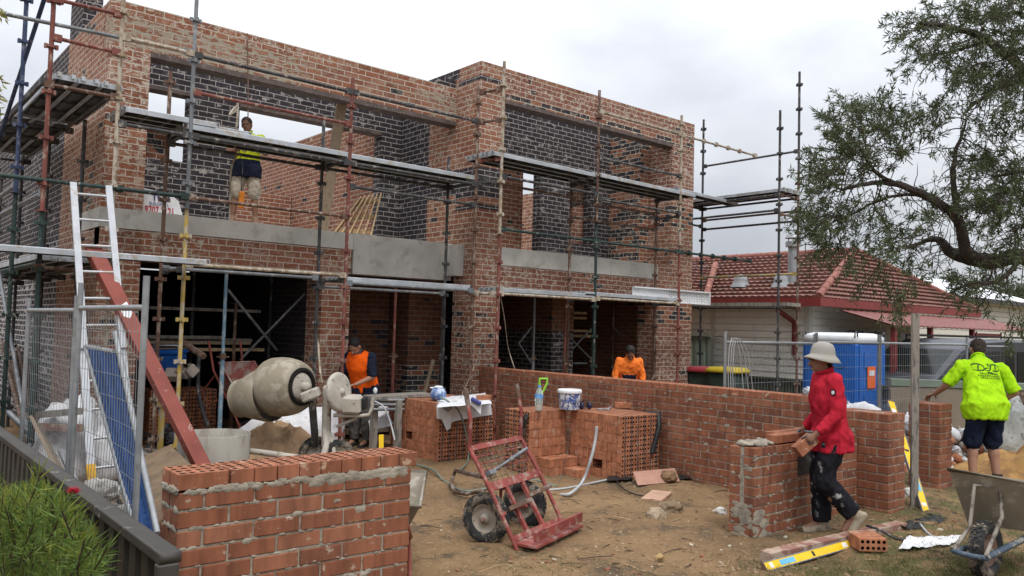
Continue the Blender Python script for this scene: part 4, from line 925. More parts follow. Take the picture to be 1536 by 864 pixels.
# ------------------------------------------------------------------ portable toilets
M['blue'] = surf('blue_plastic', (.012,.11,.42), .45, var=.12, vs=2, spot=(.03,.15,.45), amt=.2, ss=4, bump=.05)
M['orange'] = surf('orange_notice', (.75,.14,.03), .5, var=.08, bump=0)
tc = PD(1285, 520, 15.2); x0, y0 = tc.x, tc.y; x1, y1, z0, zt = x0+1.2, y0+1.12, -.42, 1.66
t = thing('portable_toilet', 'blue portable toilet with a white roof and orange notices behind the mesh fence', 'portable toilet', (x0+.6,y0+.55,z0))
b = MB(); b.rbox(((x0+x1)/2,(y0+y1)/2,(z0+zt)/2), x1-x0, y1-y0, zt-z0, .03)
b.build('cabin', M['blue'], t)
def leaf(P, nm):
    d = MB(); d.obox(P(.5, .62, .012), P(.42, .62, .012)-P(0, .62, .012), P(0, 1.0, 0)-P(0, 0, 0), P(0, 0, .01)-P(0, 0, 0))
    d.m = [0]*len(d.m)
    for (u0, u1, za, zb) in ((.2,.8,-.28,.12),(.2,.8,.22,.68),(.2,.8,1.2,1.5)): d.obox(P((u0+u1)/2, (za+zb)/2, .03), P((u1-u0)/2, 0, 0)-P(0,0,0), P(0, (zb-za)/2, 0)-P(0,0,0), P(0,0,.008)-P(0,0,0))
    dr = d.build(nm, M['blue'], t)
    b = MB(); b.obox(P(.42, 1.02, .046), P(.13,0,0)-P(0,0,0), P(0,.21,0)-P(0,0,0), P(0,0,.004)-P(0,0,0)); nb = b.build('notice', M['orange'], dr)
    b = MB(); b.obox(P(.42, 1.1, .053), P(.09,0,0)-P(0,0,0), P(0,.05,0)-P(0,0,0), P(0,0,.002)-P(0,0,0)); b.build('print', M['white'], nb)
    b = MB(); b.obox(P(.86, .5, .04), P(.03,0,0)-P(0,0,0), P(0,.07,0)-P(0,0,0), P(0,0,.02)-P(0,0,0)); b.build('latch', M['white'], dr)
leaf(lambda u, z, o: V((x0+1.2*u, y0-o, z)), 'door')
leaf(lambda u, z, o: V((x0-o, y0+1.12*(1-u), z)), 'side_panel')
b = MB(); cx, cy = (x0+x1)/2, (y0+y1)/2
b.loft([((cx,cy,zt+.002),V((1,0,0)),V((0,1,0)),.61,.57),((cx,cy,zt+.13),V((1,0,0)),V((0,1,0)),.605,.565),((cx,cy,zt+.17),V((1,0,0)),V((0,1,0)),.56,.52),((cx,cy,zt+.205),V((1,0,0)),V((0,1,0)),.45,.40)], 48, 0, 14)
b.build('roof', surf('white_toilet_roof', (.66,.68,.70), .4, var=.06), t)
for sx, sy in ((x0+.0,y1-.05),(x0+.02,y0+.02),(x1-.05,y0+.02)):
    b = MB(); b.path([(sx-.05,sy,zt+.1),(sx-.05,sy,zt+.19),(sx,sy,zt+.23),(sx+.05,sy,zt+.19),(sx+.05,sy,zt+.1)], .014, 6); b.build('lifting_ring', M['p_dark'], t)

# ------------------------------------------------------------------ temporary fences
M['wire'] = surf('galvanised_wire', (.28,.29,.30), .45, .4, var=.15, bump=0)
M['fpipe'] = surf('galvanised_fence_pipe', (.27,.28,.285), .45, .4, var=.18, spot=(.22,.22,.2), amt=.3, ss=9, bump=.05)
def mesh_panel(p, q, z0, z1, label, group, stub=.14, pitch=.075, nh_=11, sag=0):
    t = thing('temporary_fence', label, 'fence panel', (p[0],p[1],z0), group); p, q = V((p[0],p[1],0)), V((q[0],q[1],0)); Zv = V((0,0,1)); d = (q-p).normalized(); L = (q-p).length
    for e in (p, q):
        b = MB(); b.tube(e+Zv*(z0-.05), e+Zv*(z1+stub), .021); b.build('post', M['fpipe'], t)
    b = MB(); b.tube(p+Zv*z1, q+Zv*z1, .02); b.build('top_rail', M['fpipe'], t)
    b = MB(); b.tube(p+Zv*(z0+.1), q+Zv*(z0+.1), .017); b.build('bottom_rail', M['fpipe'], t)
    b = MB(); n = int(L/pitch); nrm = V((d.y,-d.x,0))
    def w_(u, v): return p+d*(L*u)+Zv*(z0+.1+(z1-z0-.1)*v)+nrm*(sag*math.sin(PI*u)*math.sin(PI*v))
    for i in range(1, n): b.path([w_(i/n, k/4) for k in range(5)], .0024, 3, caps=False)
    for k in range(1, nh_): b.path([w_(i/6, k/nh_) for i in range(7)], .0024, 3, caps=False)
    b.build('wire_mesh', M['wire'], t); return t
G1 = 'temporary mesh fence panels on the right'
FY = 6.0; fx = [PY(x, 516, FY).x for x in (1088, 1222, 1318)]
mesh_panel((fx[0],FY), (fx[1],FY), -.35, 1.68, 'mesh fence panel in front of the cream weatherboards, with loose cables hanging on its post', G1)
mesh_panel((fx[1]+.05,FY), (fx[2],FY), -.42, 1.7, 'mesh fence panel in front of the portable toilets', G1)
mesh_panel((fx[2]+.1,FY+.02), (PY(1452,518,FY).x,FY+.02), -.42, 1.7, 'mesh fence panel in front of the van, left of the lime shirt', G1)
mesh_panel((PY(1463,518,FY).x,FY), (PY(1560,522,FY).x,FY), -.42, 1.67, 'mesh fence panel behind the head of the man in the lime shirt', G1)
b = MB(); b.bx(fx[2]-.06,fx[2]+.14,FY-.14,FY+.16,-.42,-.27); tag(b.build('fence_foot', M['conc']), 'concrete block foot of the mesh fence by the toilets', 'fence foot')
M['hosep_'] = surf('grey_cable', (.34,.34,.34), .5, var=.1)
t = thing('cable', 'loose pale cables draped over the left post of the right mesh fence', 'cable', (fx[0],FY,1.7))
for k in range(3):
    b = MB(); x = fx[0]-.04+.05*k; b.path([(x+.06,FY-.05,.9),(x+.02,FY-.06,1.3),(x+.05,FY-.05,1.6),(x+.12,FY-.04,1.74),(x+.2,FY-.05,1.72),(x+.27+.04*k,FY-.06,1.55),(x+.34+.05*k,FY-.06,1.2),(x+.38+.08*k,FY-.07,.8),(x+.46+.09*k,FY-.08,.4)], .006, 5); b.build('strand', M['hosep_'], t)
G2 = 'temporary mesh fence panels on the left'
TX = 1.5
za = PX(210,457,TX).z; zb = PX(118,472,TX).z; zc = PX(45,470,TX).z
mesh_panel((TX,PX(216,500,TX).y), (TX,PX(118,500,TX).y), .05, 1.86, 'near mesh fence panel on the left with the red beam behind it', G2, .2, .07, 11, .04)
mesh_panel((TX,PX(113,500,TX).y), (TX,PX(41,500,TX).y), .05, 1.84, 'far mesh fence panel on the left in front of the dark side wall', G2, .12, .07, 11, .05)
# blue shade cloth screen
a0, a1 = PX(129,520,1.72), PX(171,528,1.78); b0, b1 = PX(206,806,1.62), PX(236,800,1.72)
t = thing('shade_screen', 'leaning screen of blue shade cloth in a grey pipe frame behind the mesh fence', 'screen', b0)
s = N('blue_shade_cloth'); v = s.scale(s.obj(), (26,26,1.2)); c = s.ramp(s.noise(v, 3, 5, .7), [(.3,(.007,.022,.07)),(.5,(.012,.042,.135)),(.68,(.03,.085,.22))]); s.bump(s.noise(v, 3, 4), .5, .01); M['shade'] = s.fin(c, .7, 0, .2)
b = MB(); dv = V((-.01,.012,0))
def clo(u, v): q = a0.lerp(a1, u).lerp(b0.lerp(b1, u), v); return q+V((-.03,.02,0))*math.sin(PI*u)+V((.01,0,0))*math.sin(u*19)+V((0,.012,0))*math.sin(v*9+u*5)
b.sheet(clo, 14, 24); b.sheet(lambda u, v: clo(u, v)+V((.012,.014,0)), 14, 24); b.build('cloth', M['shade'], t)
for p_, q_, nm in ((a0,b0,'side_pipe'),(a1+V((0,0,.16)),b1,'side_pipe'),(a0,a1,'top_pipe')):
    b = MB(); b.tube(p_, q_, .022); b.build(nm, M['fpipe'], t)
# ladder
t = thing('ladder', 'aluminium extension ladder leaning on the low left scaffold', 'ladder', (2.2,9,0))
l0, l1 = PY(108,276,9.72), PY(161,281,9.72); f0, f1 = PZ(139,748,0), PZ(232,770,0); f1 = f0+(l1-l0)*1.12+V((0,0,0))
for (p_, q_) in ((f0,l0),(f1,l1)):
    b = MB(); b.bar(p_, p_.lerp(q_,.62), .034, .075, V((1,0,0))); b.bar(p_.lerp(q_,.45)+V((0,-.05,.01)), q_+V((0,-.05,.01)), .028, .066, V((1,0,0))); b.build('stile', M['alu'], t)
    b = MB(); b.bar(p_, p_.lerp(q_,.1), .04, .082, V((1,0,0))); b.build('foot', surf('yellow_foot', (.6,.33,.03), .5), t)
for k in range(1, 12):
    b = MB(); u = k/11.4; o_ = V((0,-.05 if u > .55 else 0,0)); b.tube(f0.lerp(l0,u)+o_, f1.lerp(l1,u)+o_, .016, n=8); b.build('rung', M['alu'], t)
# red lintel beam
t = thing('steel_beam', 'long red primed steel beam leaning against the low left scaffold', 'steel beam', (3,8.5,0))
p0 = PY(139,368,9.5); p1 = PZ(326,738,0.0)
b = MB(); x, y, d = frame(p1-p0, V((-.3,1,.3))); L = (p1-p0).length; c = (p0+p1)/2; b.obox(c+y*.0, x*.075, y*.006, d*L/2); b.obox(c-x*.071+y*.05, x*.004, y*.0435, d*L/2)
b.obox(c+x*.071+y*.05, x*.004, y*.0435, d*L/2); b.build('beam', M['redsteel'], t)
b = MB(); e = p0.lerp(p1, .27); 
for sgn in (1,): b.prism([(-.05,-.06),(.05,-.09),(.055,.05),(.0,.1),(-.05,.06)], e-y*.0085, x, d, y*.002)
b.build('paint_scrape', M['white'], t)

# dark steel boundary fence, bottom left
M['cb'] = surf('dark_brown_steel_sheet', (.022,.022,.019), .5, var=.2, vs=3, spot=(.055,.05,.042), amt=.3, ss=4, bump=.04)
M['cbr'] = surf('dark_brown_steel_rail', (.05,.045,.039), .5, var=.2, vs=4, spot=(.22,.205,.18), amt=.16, ss=7, bump=.04)
t = thing('metal_fence', 'dark brown steel boundary fence at the lower left with a splashed top rail', 'fence', (1,3,0))
FX, FE, FZ = .985, 3.06, .93
b = MB(); pr = []; u = FE
while u < 18:
    for a, h in ((0,0),(.5,0),(.6,1),(.9,1)): pr.append((u+a*.16, h*.03))
    u += .16
b.add([V((FX-.015+h-.01, y, z)) for y, h in pr for z in (0, FZ)], [(2*i,2*i+1,2*i+3,2*i+2) for i in range(len(pr)-1)]); b.build('sheet', M['cb'], t)
b = MB(); b.loft([((FX,FE-.02,FZ),V((1,0,0)),V((0,0,1)),.039,.02),((FX,18,FZ),V((1,0,0)),V((0,0,1)),.039,.02)], 32, 0, 30); b.build('top_rail', M['cbr'], t)
for y in (FE+.0, FE+2.37, FE+4.74, FE+7.1, FE+9.5):
    b = MB(); b.rbox((FX-.005, y, FZ/2-.03), .075, .05, FZ+.02, .006); b.build('post', M['cbr'], t)
# ------------------------------------------------------------------ people
M['skinA'] = surf('tanned_skin', (.33,.175,.115), .6, var=.1, vs=6, bump=.05); M['skinB'] = surf('brown_skin', (.22,.11,.07), .6, var=.1, bump=.05)
M['hair'] = surf('black_hair', (.012,.010,.010), .6, var=.3, vs=40, bump=.5, bs=120, stretch=(1,1,.3)); M['hairb'] = surf('short_brown_hair', (.035,.022,.016), .7, var=.3, vs=60, bump=.5, bs=160)
M['eye'] = surf('dark_eye', (.02,.015,.012), .3, bump=0); M['lip'] = surf('lips', (.19,.075,.06), .6, bump=0)
def cloth(name, col, spot=None, amt=.3, ss=6): return surf(name, col, .9, var=.12, vs=4, spot=spot, amt=amt, ss=ss, bump=.15, bs=160, spec=.1)
def remesh(mb, vox, smooth=3, wr=0, seed=0, wsc=7):
    """fuse overlapping closed shapes into one smooth skin"""
    o = bpy.data.objects.new('tmp', mb.mesh('tmp')); C.objects.link(o)
    m = o.modifiers.new('r', 'REMESH'); m.mode = 'VOXEL'; m.voxel_size = vox
    m = o.modifiers.new('s', 'SMOOTH'); m.iterations = smooth; m.factor = .5
    bpy.context.view_layer.update(); me = bpy.data.meshes.new_from_object(o.evaluated_get(bpy.context.evaluated_depsgraph_get()))
    vs = [v.co.copy() for v in me.vertices]; ns = [v.normal.copy() for v in me.vertices]; fs = [tuple(p.vertices) for p in me.polygons]
    bpy.data.objects.remove(o); bpy.data.meshes.remove(me)
    if wr:
        for i, (v, n) in enumerate(zip(vs, ns)):
            q = V((v.x, v.y, v.z*.6))*wsc+V((seed*5.7,0,0)); k = fbm(q, 1, 3); vs[i] = v+n*(wr*(1-abs(k)*2.4))
    return vs, fs
def person(label, loc, face, J, skin, top, legs, shoes, hem=.08, hair=None, sleeve='long', trouser='long', belly=1.0, vest=None, head=None, hat=None, gloves=None, hands=True, two_tone=None, sc=1.0, wr=.011):
    """J: joints in a frame facing +y; face: heading clockwise from +Y"""
    rot = Matrix.Rotation(-face, 3, 'Z'); loc = V(loc)
    T = lambda p: loc+rot@(V(p)*sc)
    D = lambda d: (rot@V(d)).normalized()
    t = thing('person', label, 'person', loc); j = {k: T(v) for k, v in J.items() if k not in ('hf','lh','rh','lf','rf','lp','rp','curl','tflip')}
    pel, che, nk, hd = j['pel'], j['che'], j['nk'], j['hd']; hf = D(J.get('hf', (0,1,0)))
    hu = (hd-nk).normalized(); hu = (hu-hf*hu.dot(hf)).normalized(); hx = hf.cross(hu)
    sx = (j['rs']-j['ls']).normalized(); px = (j['rh_']-j['lh_']).normalized() if 'rh_' in j else sx
    spine = (che-pel).normalized(); upn = (nk-che).normalized()
    def fw(x, d): return d.cross(x).normalized()
    b = MB(); k = sc
    dn0 = (V((0,0,-1))*.75-spine*.25).normalized()
    def torso(b, g, z0=-.02, extra=0):
        f0 = fw(px, spine); f1 = fw(sx, upn); fd = fw(px, -dn0); e_ = .03 if extra == .08 or extra == .055 else 0
        b.loft([(pel+dn0*(.10+extra)*k, px, fd, (.168+g+e_)*k, (.122+g+e_)*k), (pel+dn0*.02*k, px, (fd+f0).normalized(), (.165*max(1,belly*.95)+g+e_)*k, (.120*max(1,belly)+g+e_)*k), (pel+spine*.05*k, px, f0, (.16*belly+g)*k, (.11*belly+g)*k), (pel.lerp(che,.5), (px+sx).normalized(), (f0+f1).normalized(), (.15*belly+g)*k, (.105*belly+g)*k), (che, sx, f1, (.175+g)*k, (.12+g)*k), (che.lerp(nk,.55), sx, f1, (.175+g)*k, (.10+g)*k), (che.lerp(nk,.85), sx, f1, (.12+g)*k, (.075+g)*k), (che.lerp(nk,1.0), sx, f1, (.06+g)*k, (.055+g)*k)], 20, 0, 2.3)
    torso(b, 0); b.capsule(che.lerp(nk,.8), hd-hu*.02*k, .056*k, .052*k)
    def limb(b, a, c, e, r, g=0, cut=None, flat=True):
        b.capsule(a, c, (r[0]+g)*k, (r[1]+g)*k); 
        if cut is None: b.capsule(c, e, (r[1]+g)*k, (r[2]+g)*k)
        else: b.capsule(c, c.lerp(e, cut), (r[1]+g)*k, (r[1]+(r[2]-r[1])*cut+g)*k)
    AR, LR = (.058,.043,.029), (.088,.058,.042)
    for s_ in 'lr':
        b.ell(j[s_+'s'], .062*k, .062*k, .062*k); limb(b, j[s_+'s'], j[s_+'e'], j[s_+'w'], AR); limb(b, j[s_+'h_'], j[s_+'k'], j[s_+'a'], LR)
        c = j[s_+'k'].lerp(j[s_+'a'], .3); b.ell(c, .058*k, .062*k, .11*k)
        ff = D(J.get(s_+'f', (0,1,-.05))); b.capsule(j[s_+'a'], j[s_+'a']+ff*.13*k-V((0,0,.05))*k, .04*k, .03*k)
    # head
    b.ell(hd+hu*.025*k-hf*.012*k, .076*k, .096*k, .098*k, hx, hf, hu, 18, 12); b.ell(hd-hu*.045*k+hf*.018*k, .058*k, .068*k, .075*k, hx, hf, hu, 16, 10)
    b.capsule(hd+hf*.083*k+hu*.0*k, hd+hf*.108*k-hu*.034*k, .010*k, .016*k, 8); b.ell(hd+hf*.078*k-hu*.082*k, .022*k, .016*k, .016*k, hx, hf, hu)
    b.ell(hd+hf*.082*k+hu*.022*k, .052*k, .012*k, .010*k, hx, hf, hu)
    for s_ in (-1, 1): b.ell(hd+hx*.078*k*s_-hf*.008*k-hu*.008*k, .010*k, .020*k, .032*k, hx, hf, hu)
    # palms
    hand = MB()
    for s_, sg in (('l',-1),('r',1)):
        wr_ = j[s_+'w']; d = D(J.get(s_+'h', (0,.2,-1))); pn = D(J.get(s_+'p', (-sg,0,0))); pn = (pn-d*pn.dot(d)).normalized(); sd = d.cross(pn)
        curl = J.get('curl', .5)
        for q in range(3): b.ell(wr_+d*(.03+.022*q)*k, (.032+.006*q)*k, .017*k, .035*k, sd, pn, d, 10, 7)
        for q in range(4):
            L = (.042,.048,.045,.034)[q]*k; base = wr_+d*.082*k+sd*((q-1.5)*.0205)*k
            d1 = (d*math.cos(curl*.6)+pn*math.sin(curl*.6)).normalized(); d2 = (d*math.cos(curl*1.7)+pn*math.sin(curl*1.7)).normalized(); d3 = (d*math.cos(curl*2.5)+pn*math.sin(curl*2.5)).normalized()
            p1 = base+d1*L; p2 = p1+d2*L*.75; p3 = p2+d3*L*.55; hand.path([base-d*.02*k, base, p1, p2, p3], [.0085*k,.0092*k,.0088*k,.008*k,.006*k], 7)
        tb = wr_+d*.028*k-sd*sg*.0*k+sd*.033*k*(1 if J.get('tflip') else -1)*sg*-1; td = (d*.75+pn*.45+(tb-wr_-d*.028*k).normalized()*.6).normalized()
        hand.path([tb-td*.012*k, tb+td*.02*k, tb+td*.045*k+pn*.004*k, tb+td*.065*k+pn*.012*k], [.011*k,.0115*k,.010*k,.007*k], 7)
    vs, fs = remesh(b, .0105*k, 3); B = MB(); B.add(vs, fs, 0, True)
    B.add(hand.v, hand.f, 1, True)
    for s_ in (-1, 1): B.ell(hd+hf*.0865*k+hx*.030*k*s_+hu*.004*k, .013*k, .007*k, .0065*k, hx, hf, hu, 8, 6, 2)
    B.ell(hd+hf*.0855*k-hu*.058*k, .022*k, .008*k, .007*k, hx, hf, hu, 8, 6, 3)
    B.build('body', [M[skin], gloves or M[skin], M['eye'], M['lip']], t)
    # clothes
    if trouser != 'none':
        b = MB(); g = .018; f0 = fw(px, spine)
        b.loft([(pel+dn0*.0*k, px, f0, (.155*max(1,belly*.95))*k, (.110*max(1,belly*.95))*k), (pel+dn0*.05*k, px, f0, (.168+g*.6)*k, (.12+g*.6)*k), (pel+dn0*.12*k, px, f0, (.165+g)*k, (.118+g)*k)], 20, 0, 2.4)
        for s_ in 'lr':
            h_, kn, an = j[s_+'h_'], j[s_+'k'], j[s_+'a']
            b.capsule(h_.lerp(kn,.12), kn, (.092+g)*k, (.068+g)*k)
            if trouser == 'long':
                x, y, d = frame(an-kn); e = kn.lerp(an, .97); b.loft([(kn-d*.03*k, x, y, .08*k, .08*k), (kn.lerp(e,.4), x, y, .078*k, .078*k), (e, x, y, .074*k, .078*k)], 16); b.ell(kn, .082*k, .082*k, .082*k)
            else:
                x, y, d = frame(kn-h_); b.loft([(h_.lerp(kn,.5), x, y, .098*k, .098*k), (kn+d*.01*k, x, y, .094*k, .094*k)], 16)
        vs, fs = remesh(b, .013*k, 2, wr*1.15, 2); B = MB(); B.add(vs, fs, 0, True); B.build('trousers' if trouser == 'long' else 'shorts', legs, t)
    b = MB(); torso(b, .021, 0, hem); b.capsule(che.lerp(nk,.62), nk, .07*k, .066*k)
    for s_ in 'lr':
        s0, e0, w0 = j[s_+'s'], j[s_+'e'], j[s_+'w']; b.ell(s0, .068*k, .068*k, .068*k); b.capsule(che.lerp(nk,.55), s0, .078*k, .064*k)
        if sleeve == 'long': b.capsule(s0, e0, .066*k, .054*k); x, y, d = frame(w0-e0); b.loft([(e0-d*.02*k, x, y, .053*k, .053*k), (e0.lerp(w0,.5), x, y, .049*k, .049*k), (e0.lerp(w0,.93), x, y, .043*k, .043*k)], 14)
        elif sleeve == 'elbow': x, y, d = frame(e0-s0); b.loft([(s0, x, y, .078*k, .078*k), (s0.lerp(e0,.98), x, y, .068*k, .068*k)], 14)
        else: x, y, d = frame(e0-s0); b.loft([(s0, x, y, .08*k, .08*k), (s0.lerp(e0,.72), x, y, .072*k, .074*k)], 14)
    vs, fs = remesh(b, .0125*k, 2, wr, 5); B = MB(); B.add(vs, fs, 0, True)
    mats = [top]
    if two_tone is not None:
        mats.append(two_tone[0])
        for i, f in enumerate(B.f):
            c = sum((B.v[q] for q in f), V())/len(f); hgt = (c-pel).dot(spine)/k
            arm = min((c-j[s_+'e']).length for s_ in 'lr') < .13*k or min((c-j[s_+'w']).length for s_ in 'lr') < .14*k
            if hgt < two_tone[1] and not arm: B.m[i] = 1
    sh = B.build('shirt', mats, t)
    b = MB(); x, y, d = frame(hu); b.path([nk+hu*.035*k+(hx*math.cos(a)*.066+hf*math.sin(a)*.068)*k+hf*.012*k-hu*(.02*math.sin(a))*k for a in [2*PI*i/16 for i in range(16)]], .014*k, 6, closed=True); b.build('collar', top if vest is None else legs, t)
    if vest:
        b = MB(); torso(b, .044, 0, .10)
        for s_ in 'lr': b.capsule(che.lerp(nk,.62), j[s_+'s'].lerp(che.lerp(nk,.6),.22), .09*k, .076*k)
        vs, fs = remesh(b, .0125*k, 2, wr*.5, 9); B = MB(); B.add(vs, fs, 0, True); B.build('vest', vest, t)
    for s_ in 'lr':
        ff = D(J.get(s_+'f', (0,1,-.05))); an = j[s_+'a']; dn = -(V((0,0,1))-ff*ff.z).normalized(); x = ff.cross(dn); b = MB()
        sole = an+dn*.055*k
        b.loft([(sole+dn*.03*k-ff*.075*k, x, -dn, .036*k, .02*k), (sole-ff*.03*k, x, -dn, .043*k, .055*k), (sole+ff*.05*k+dn*.006*k, x, -dn, .046*k, .046*k), (sole+ff*.13*k+dn*.016*k, x, -dn, .05*k, .036*k), (sole+ff*.19*k+dn*.02*k, x, -dn, .038*k, .028*k)], 14, 0, 2.6)
        b.loft([(an-(ff*.01)*k-dn*.06*k, x, ff, .05*k, .058*k), (an+dn*.04*k, x, ff, .048*k, .062*k)], 14)
        vs, fs = remesh(b, .009*k, 2, .003, 3); B = MB(); B.add(vs, fs, 0, True); B.build('boot', shoes, t)
    if hair:
        b = MB(); b.ell(hd+hu*.042*k-hf*.022*k, .084*k, .098*k, .094*k, hx, hf, hu, 20, 14); b.ell(hd-hf*.055*k-hu*.005*k, .072*k, .05*k, .075*k, hx, hf, hu)
        vs, fs = remesh(b, .008*k, 1); keep = []
        for i, v in enumerate(vs):
            n_ = (v-hd).normalized(); vs[i] = v+n_*(.007*k*fbm(v, 42, 3))
        B = MB(); B.add(vs, fs, 0, True); B.build('hair', hair, t)
    return t, sh, j, (hd, hf, hu, hx)
STAND = dict(pel=(0,0,.93), che=(0,.01,1.22), nk=(0,.0,1.44), hd=(0,.03,1.565), ls=(-.185,0,1.385), rs=(.185,0,1.385), le=(-.24,-.02,1.1), re=(.24,-.02,1.1), lw=(-.25,.08,.86), rw=(.25,.08,.86), lh_=(-.09,0,.9), rh_=(.09,0,.9), lk=(-.1,.02,.5), rk=(.1,.02,.5), la=(-.11,0,.1), ra=(.11,0,.1))
def pose(**k): d = dict(STAND); d.update(k); return d

# man in red carrying a brick, walking to the left along the street wall
hdg = math.atan2(-cr.x, -cr.y)          # heading straight to the left in the photo
gz = gh(6.75, 3.75)
RL = PZ(1245, 803, gz+.0); RL.z = gz
Jr = pose(pel=(0,0,.90), che=(.0,.035,1.2), nk=(0,.045,1.42), hd=(0,.095,1.545), hf=(0,1,-.10), ls=(-.185,.04,1.365), rs=(.185,.03,1.365),
  le=(-.235,.03,1.09), lw=(-.21,.20,.915), lh=(0.1,.75,-.55), lp=(.9,.1,-.3), re=(.225,-.03,1.09), rw=(.27,.14,.90), rh=(0,.3,-.9), rp=(-.9,0,-.3),
  lh_=(-.09,0,.88), rh_=(.09,0,.88), lk=(-.1,.10,.50), la=(-.1,-.16,.215), lf=(0,.62,-.8), rk=(.1,.055,.48), ra=(.1,.03,.1), rf=(0,1,-.05), curl=.8)
redshirt = cloth('red_work_shirt', (.43,.018,.035), (.30,.012,.025), .4, 4); pants = cloth('black_trousers_with_paint', (.014,.014,.018), (.38,.37,.36), .27, 8)
bootm = cloth('dusty_boots', (.32,.27,.20), (.2,.165,.12), .4)
m1, sh1, j1, h1 = person('man in a red shirt and pale bucket hat walking with a held brick', RL, hdg, Jr, 'skinB', redshirt, pants, bootm, gloves=cloth('grey_gloves', (.10,.11,.12), (.2,.2,.2), .3), hair=M['hair'], sc=1.02, hem=.055)
hd, hf, hu, hx = h1
b = MB(); o = hd+hu*.05-hf*.012
b.lathe([(.001,.112),(.05,.106),(.083,.088),(.099,.06),(.107,.025),(.110,.0),(.113,-.008),(.140,-.034),(.160,-.064),(.158,-.068),(.137,-.041),(.111,-.015),(.104,0)], o-hf*.012, (hu-hf*.16).normalized(), 28)
for i, v in enumerate(b.v):
    r_ = (v-o)-hu*(v-o).dot(hu); k = max(0, r_.length-.115); b.v[i] = v+hu*(k*(.75*max(0,r_.normalized().dot(hf))-.15))+hu*.004*fbm(v, 18, 2)
hat = b.build('hat', cloth('pale_canvas_hat', (.31,.29,.255), (.24,.22,.19), .3, 8), m1)
def chestpoint(sh, o, d):
    bvh = BVHTree.FromPolygons([v.co for v in sh.data.vertices], [p.vertices for p in sh.data.polygons]); r = bvh.ray_cast(o, d); return r[0], r[1]
p_, n_ = chestpoint(sh1, j1['ls'].lerp(j1['ls']-V((0,0,.09)),1)+cr*-.6+(-cf)*.25, (cr*.9+cf*.3).normalized())
if p_:
    b = MB(); x, y, d = frame(n_); b.tube(p_+d*.002, p_+d*.006, .03, n=14); b.tube(p_+d*.006, p_+d*.009, .017, n=10, mat=1); b.build('badge', [cloth('dark_badge', (.05,.012,.02)), M['white']], m1)
lw = j1['lw']; hl = (Matrix.Rotation(-hdg, 3, 'Z')@V((0.1,.75,-.55))).normalized()
bc = lw+hl*.105+(Matrix.Rotation(-hdg, 3, 'Z')@V((.05,.0,-.045)))
t = thing('brick', 'perforated orange brick held at the hip of the man in the red shirt', 'brick', bc)
X = (Matrix.Rotation(-hdg, 3, 'Z')@V((-.15,.75,-.62))).normalized(); Y = (Matrix.Rotation(-hdg, 3, 'Z')@V((-.9,-.12,.1))); Y = (Y-X*Y.dot(X)).normalized(); Zb = X.cross(Y)
# long axis goes back and up from the hand; holes show on the front end
b = MB(); b.rbox(bc, .11, .23, .076, .004, 0, -Zb, X, Y) if False else b.rbox(bc, .21, .11, .09, .004, 0, X, Zb, Y)
hole_plate(b, bc+Y*.0455-X*.095-Zb*.045, X*.19, Zb*.09, 5, 2, .012, .03, 0, 1) if X.cross(Zb).dot(Y) > 0 else hole_plate(b, bc+Y*.0455+X*.095-Zb*.045, -X*.19, Zb*.09, 5, 2, .012, .03, 0, 1)
hole_plate(b, bc+X*.1055-Zb*.045-Y*.04, Zb*.09, Y*.08, 2, 2, .014, .03, 0, 1) if Zb.cross(Y).dot(X) > 0 else hole_plate(b, bc+X*.1055+Zb*.045-Y*.04, -Zb*.09, Y*.08, 2, 2, .014, .03, 0, 1)
b.build('body', [M['fbo'], M['void']], t)

# man in the lime shirt bending over the slim pier, seen from behind
GL = PD(1471, 738, 9.75); GL.z = gh(GL.x, GL.y)
fwd = math.atan2(cf.x, cf.y)-.05
Jg = pose(pel=(.0,-.08,.95), che=(.045,.05,1.235), nk=(.085,.17,1.445), hd=(.125,.25,1.555), hf=(.15,.85,-.45), ls=(-.15,.11,1.375), rs=(.31,.10,1.345), le=(-.30,.16,1.14), lw=(-.33,.36,1.015), lh=(-.15,.85,-.25), lp=(0,0,-1),
  re=(.43,.02,1.08), rw=(.29,.18,.92), rh=(-.6,.6,-.4), rp=(-1,0,0), lk=(-.12,-.03,.5), rk=(.12,-.03,.5), la=(-.14,-.08,.1), ra=(.14,-.08,.1), lh_=(-.095,-.1,.9), rh_=(.095,-.1,.9))
lime = cloth('lime_shirt', (.36,.66,.012), (.29,.55,.01), .3, 5); navy = cloth('navy_shorts', (.012,.017,.036), (.07,.075,.09), .25, 6)
m2, sh2, j2, h2 = person('man in a lime shirt and navy shorts bending over the slim brick pier', GL, fwd, Jg, 'skinA', lime, navy, cloth('dark_boots', (.05,.04,.03)), hair=M['hairb'], sleeve='elbow', trouser='short', belly=1.3, sc=1.06)
bv = BVHTree.FromPolygons([v.co for v in sh2.data.vertices], [p.vertices for p in sh2.data.polygons])
def on_cloth(vs, fs, o, X, Y, par, mat, name, lift=.004):
    d = cf.copy(); d.z = 0; d.normalize(); b = MB(); ok = []
    for v in vs:
        q = o+X*v.x+Y*v.y-d*.6; r_ = bv.ray_cast(q, d); ok.append(r_[0]+r_[1]*lift if r_[0] else None)
    f2 = [f for f in fs if all(ok[i] is not None for i in f)]
    if f2: b.add([q if q is not None else V() for q in ok], f2); return b.build(name, mat, par)
tc = j2['che'].lerp(j2['nk'], .42)+cr*.005; TX_, TY_ = (cr*.998-cu*.06).normalized(), V((0,0,1))
def subdiv(vs, fs):
    bm = bmesh.new(); bv_ = [bm.verts.new(v) for v in vs]
    for f in fs:
        try: bm.faces.new([bv_[i] for i in f])
        except ValueError: pass
    bmesh.ops.triangulate(bm, faces=bm.faces[:]); bm.verts.index_update(); r_ = [v.co.copy() for v in bm.verts], [tuple(v.index for v in f.verts) for f in bm.faces]; bm.free(); return r_
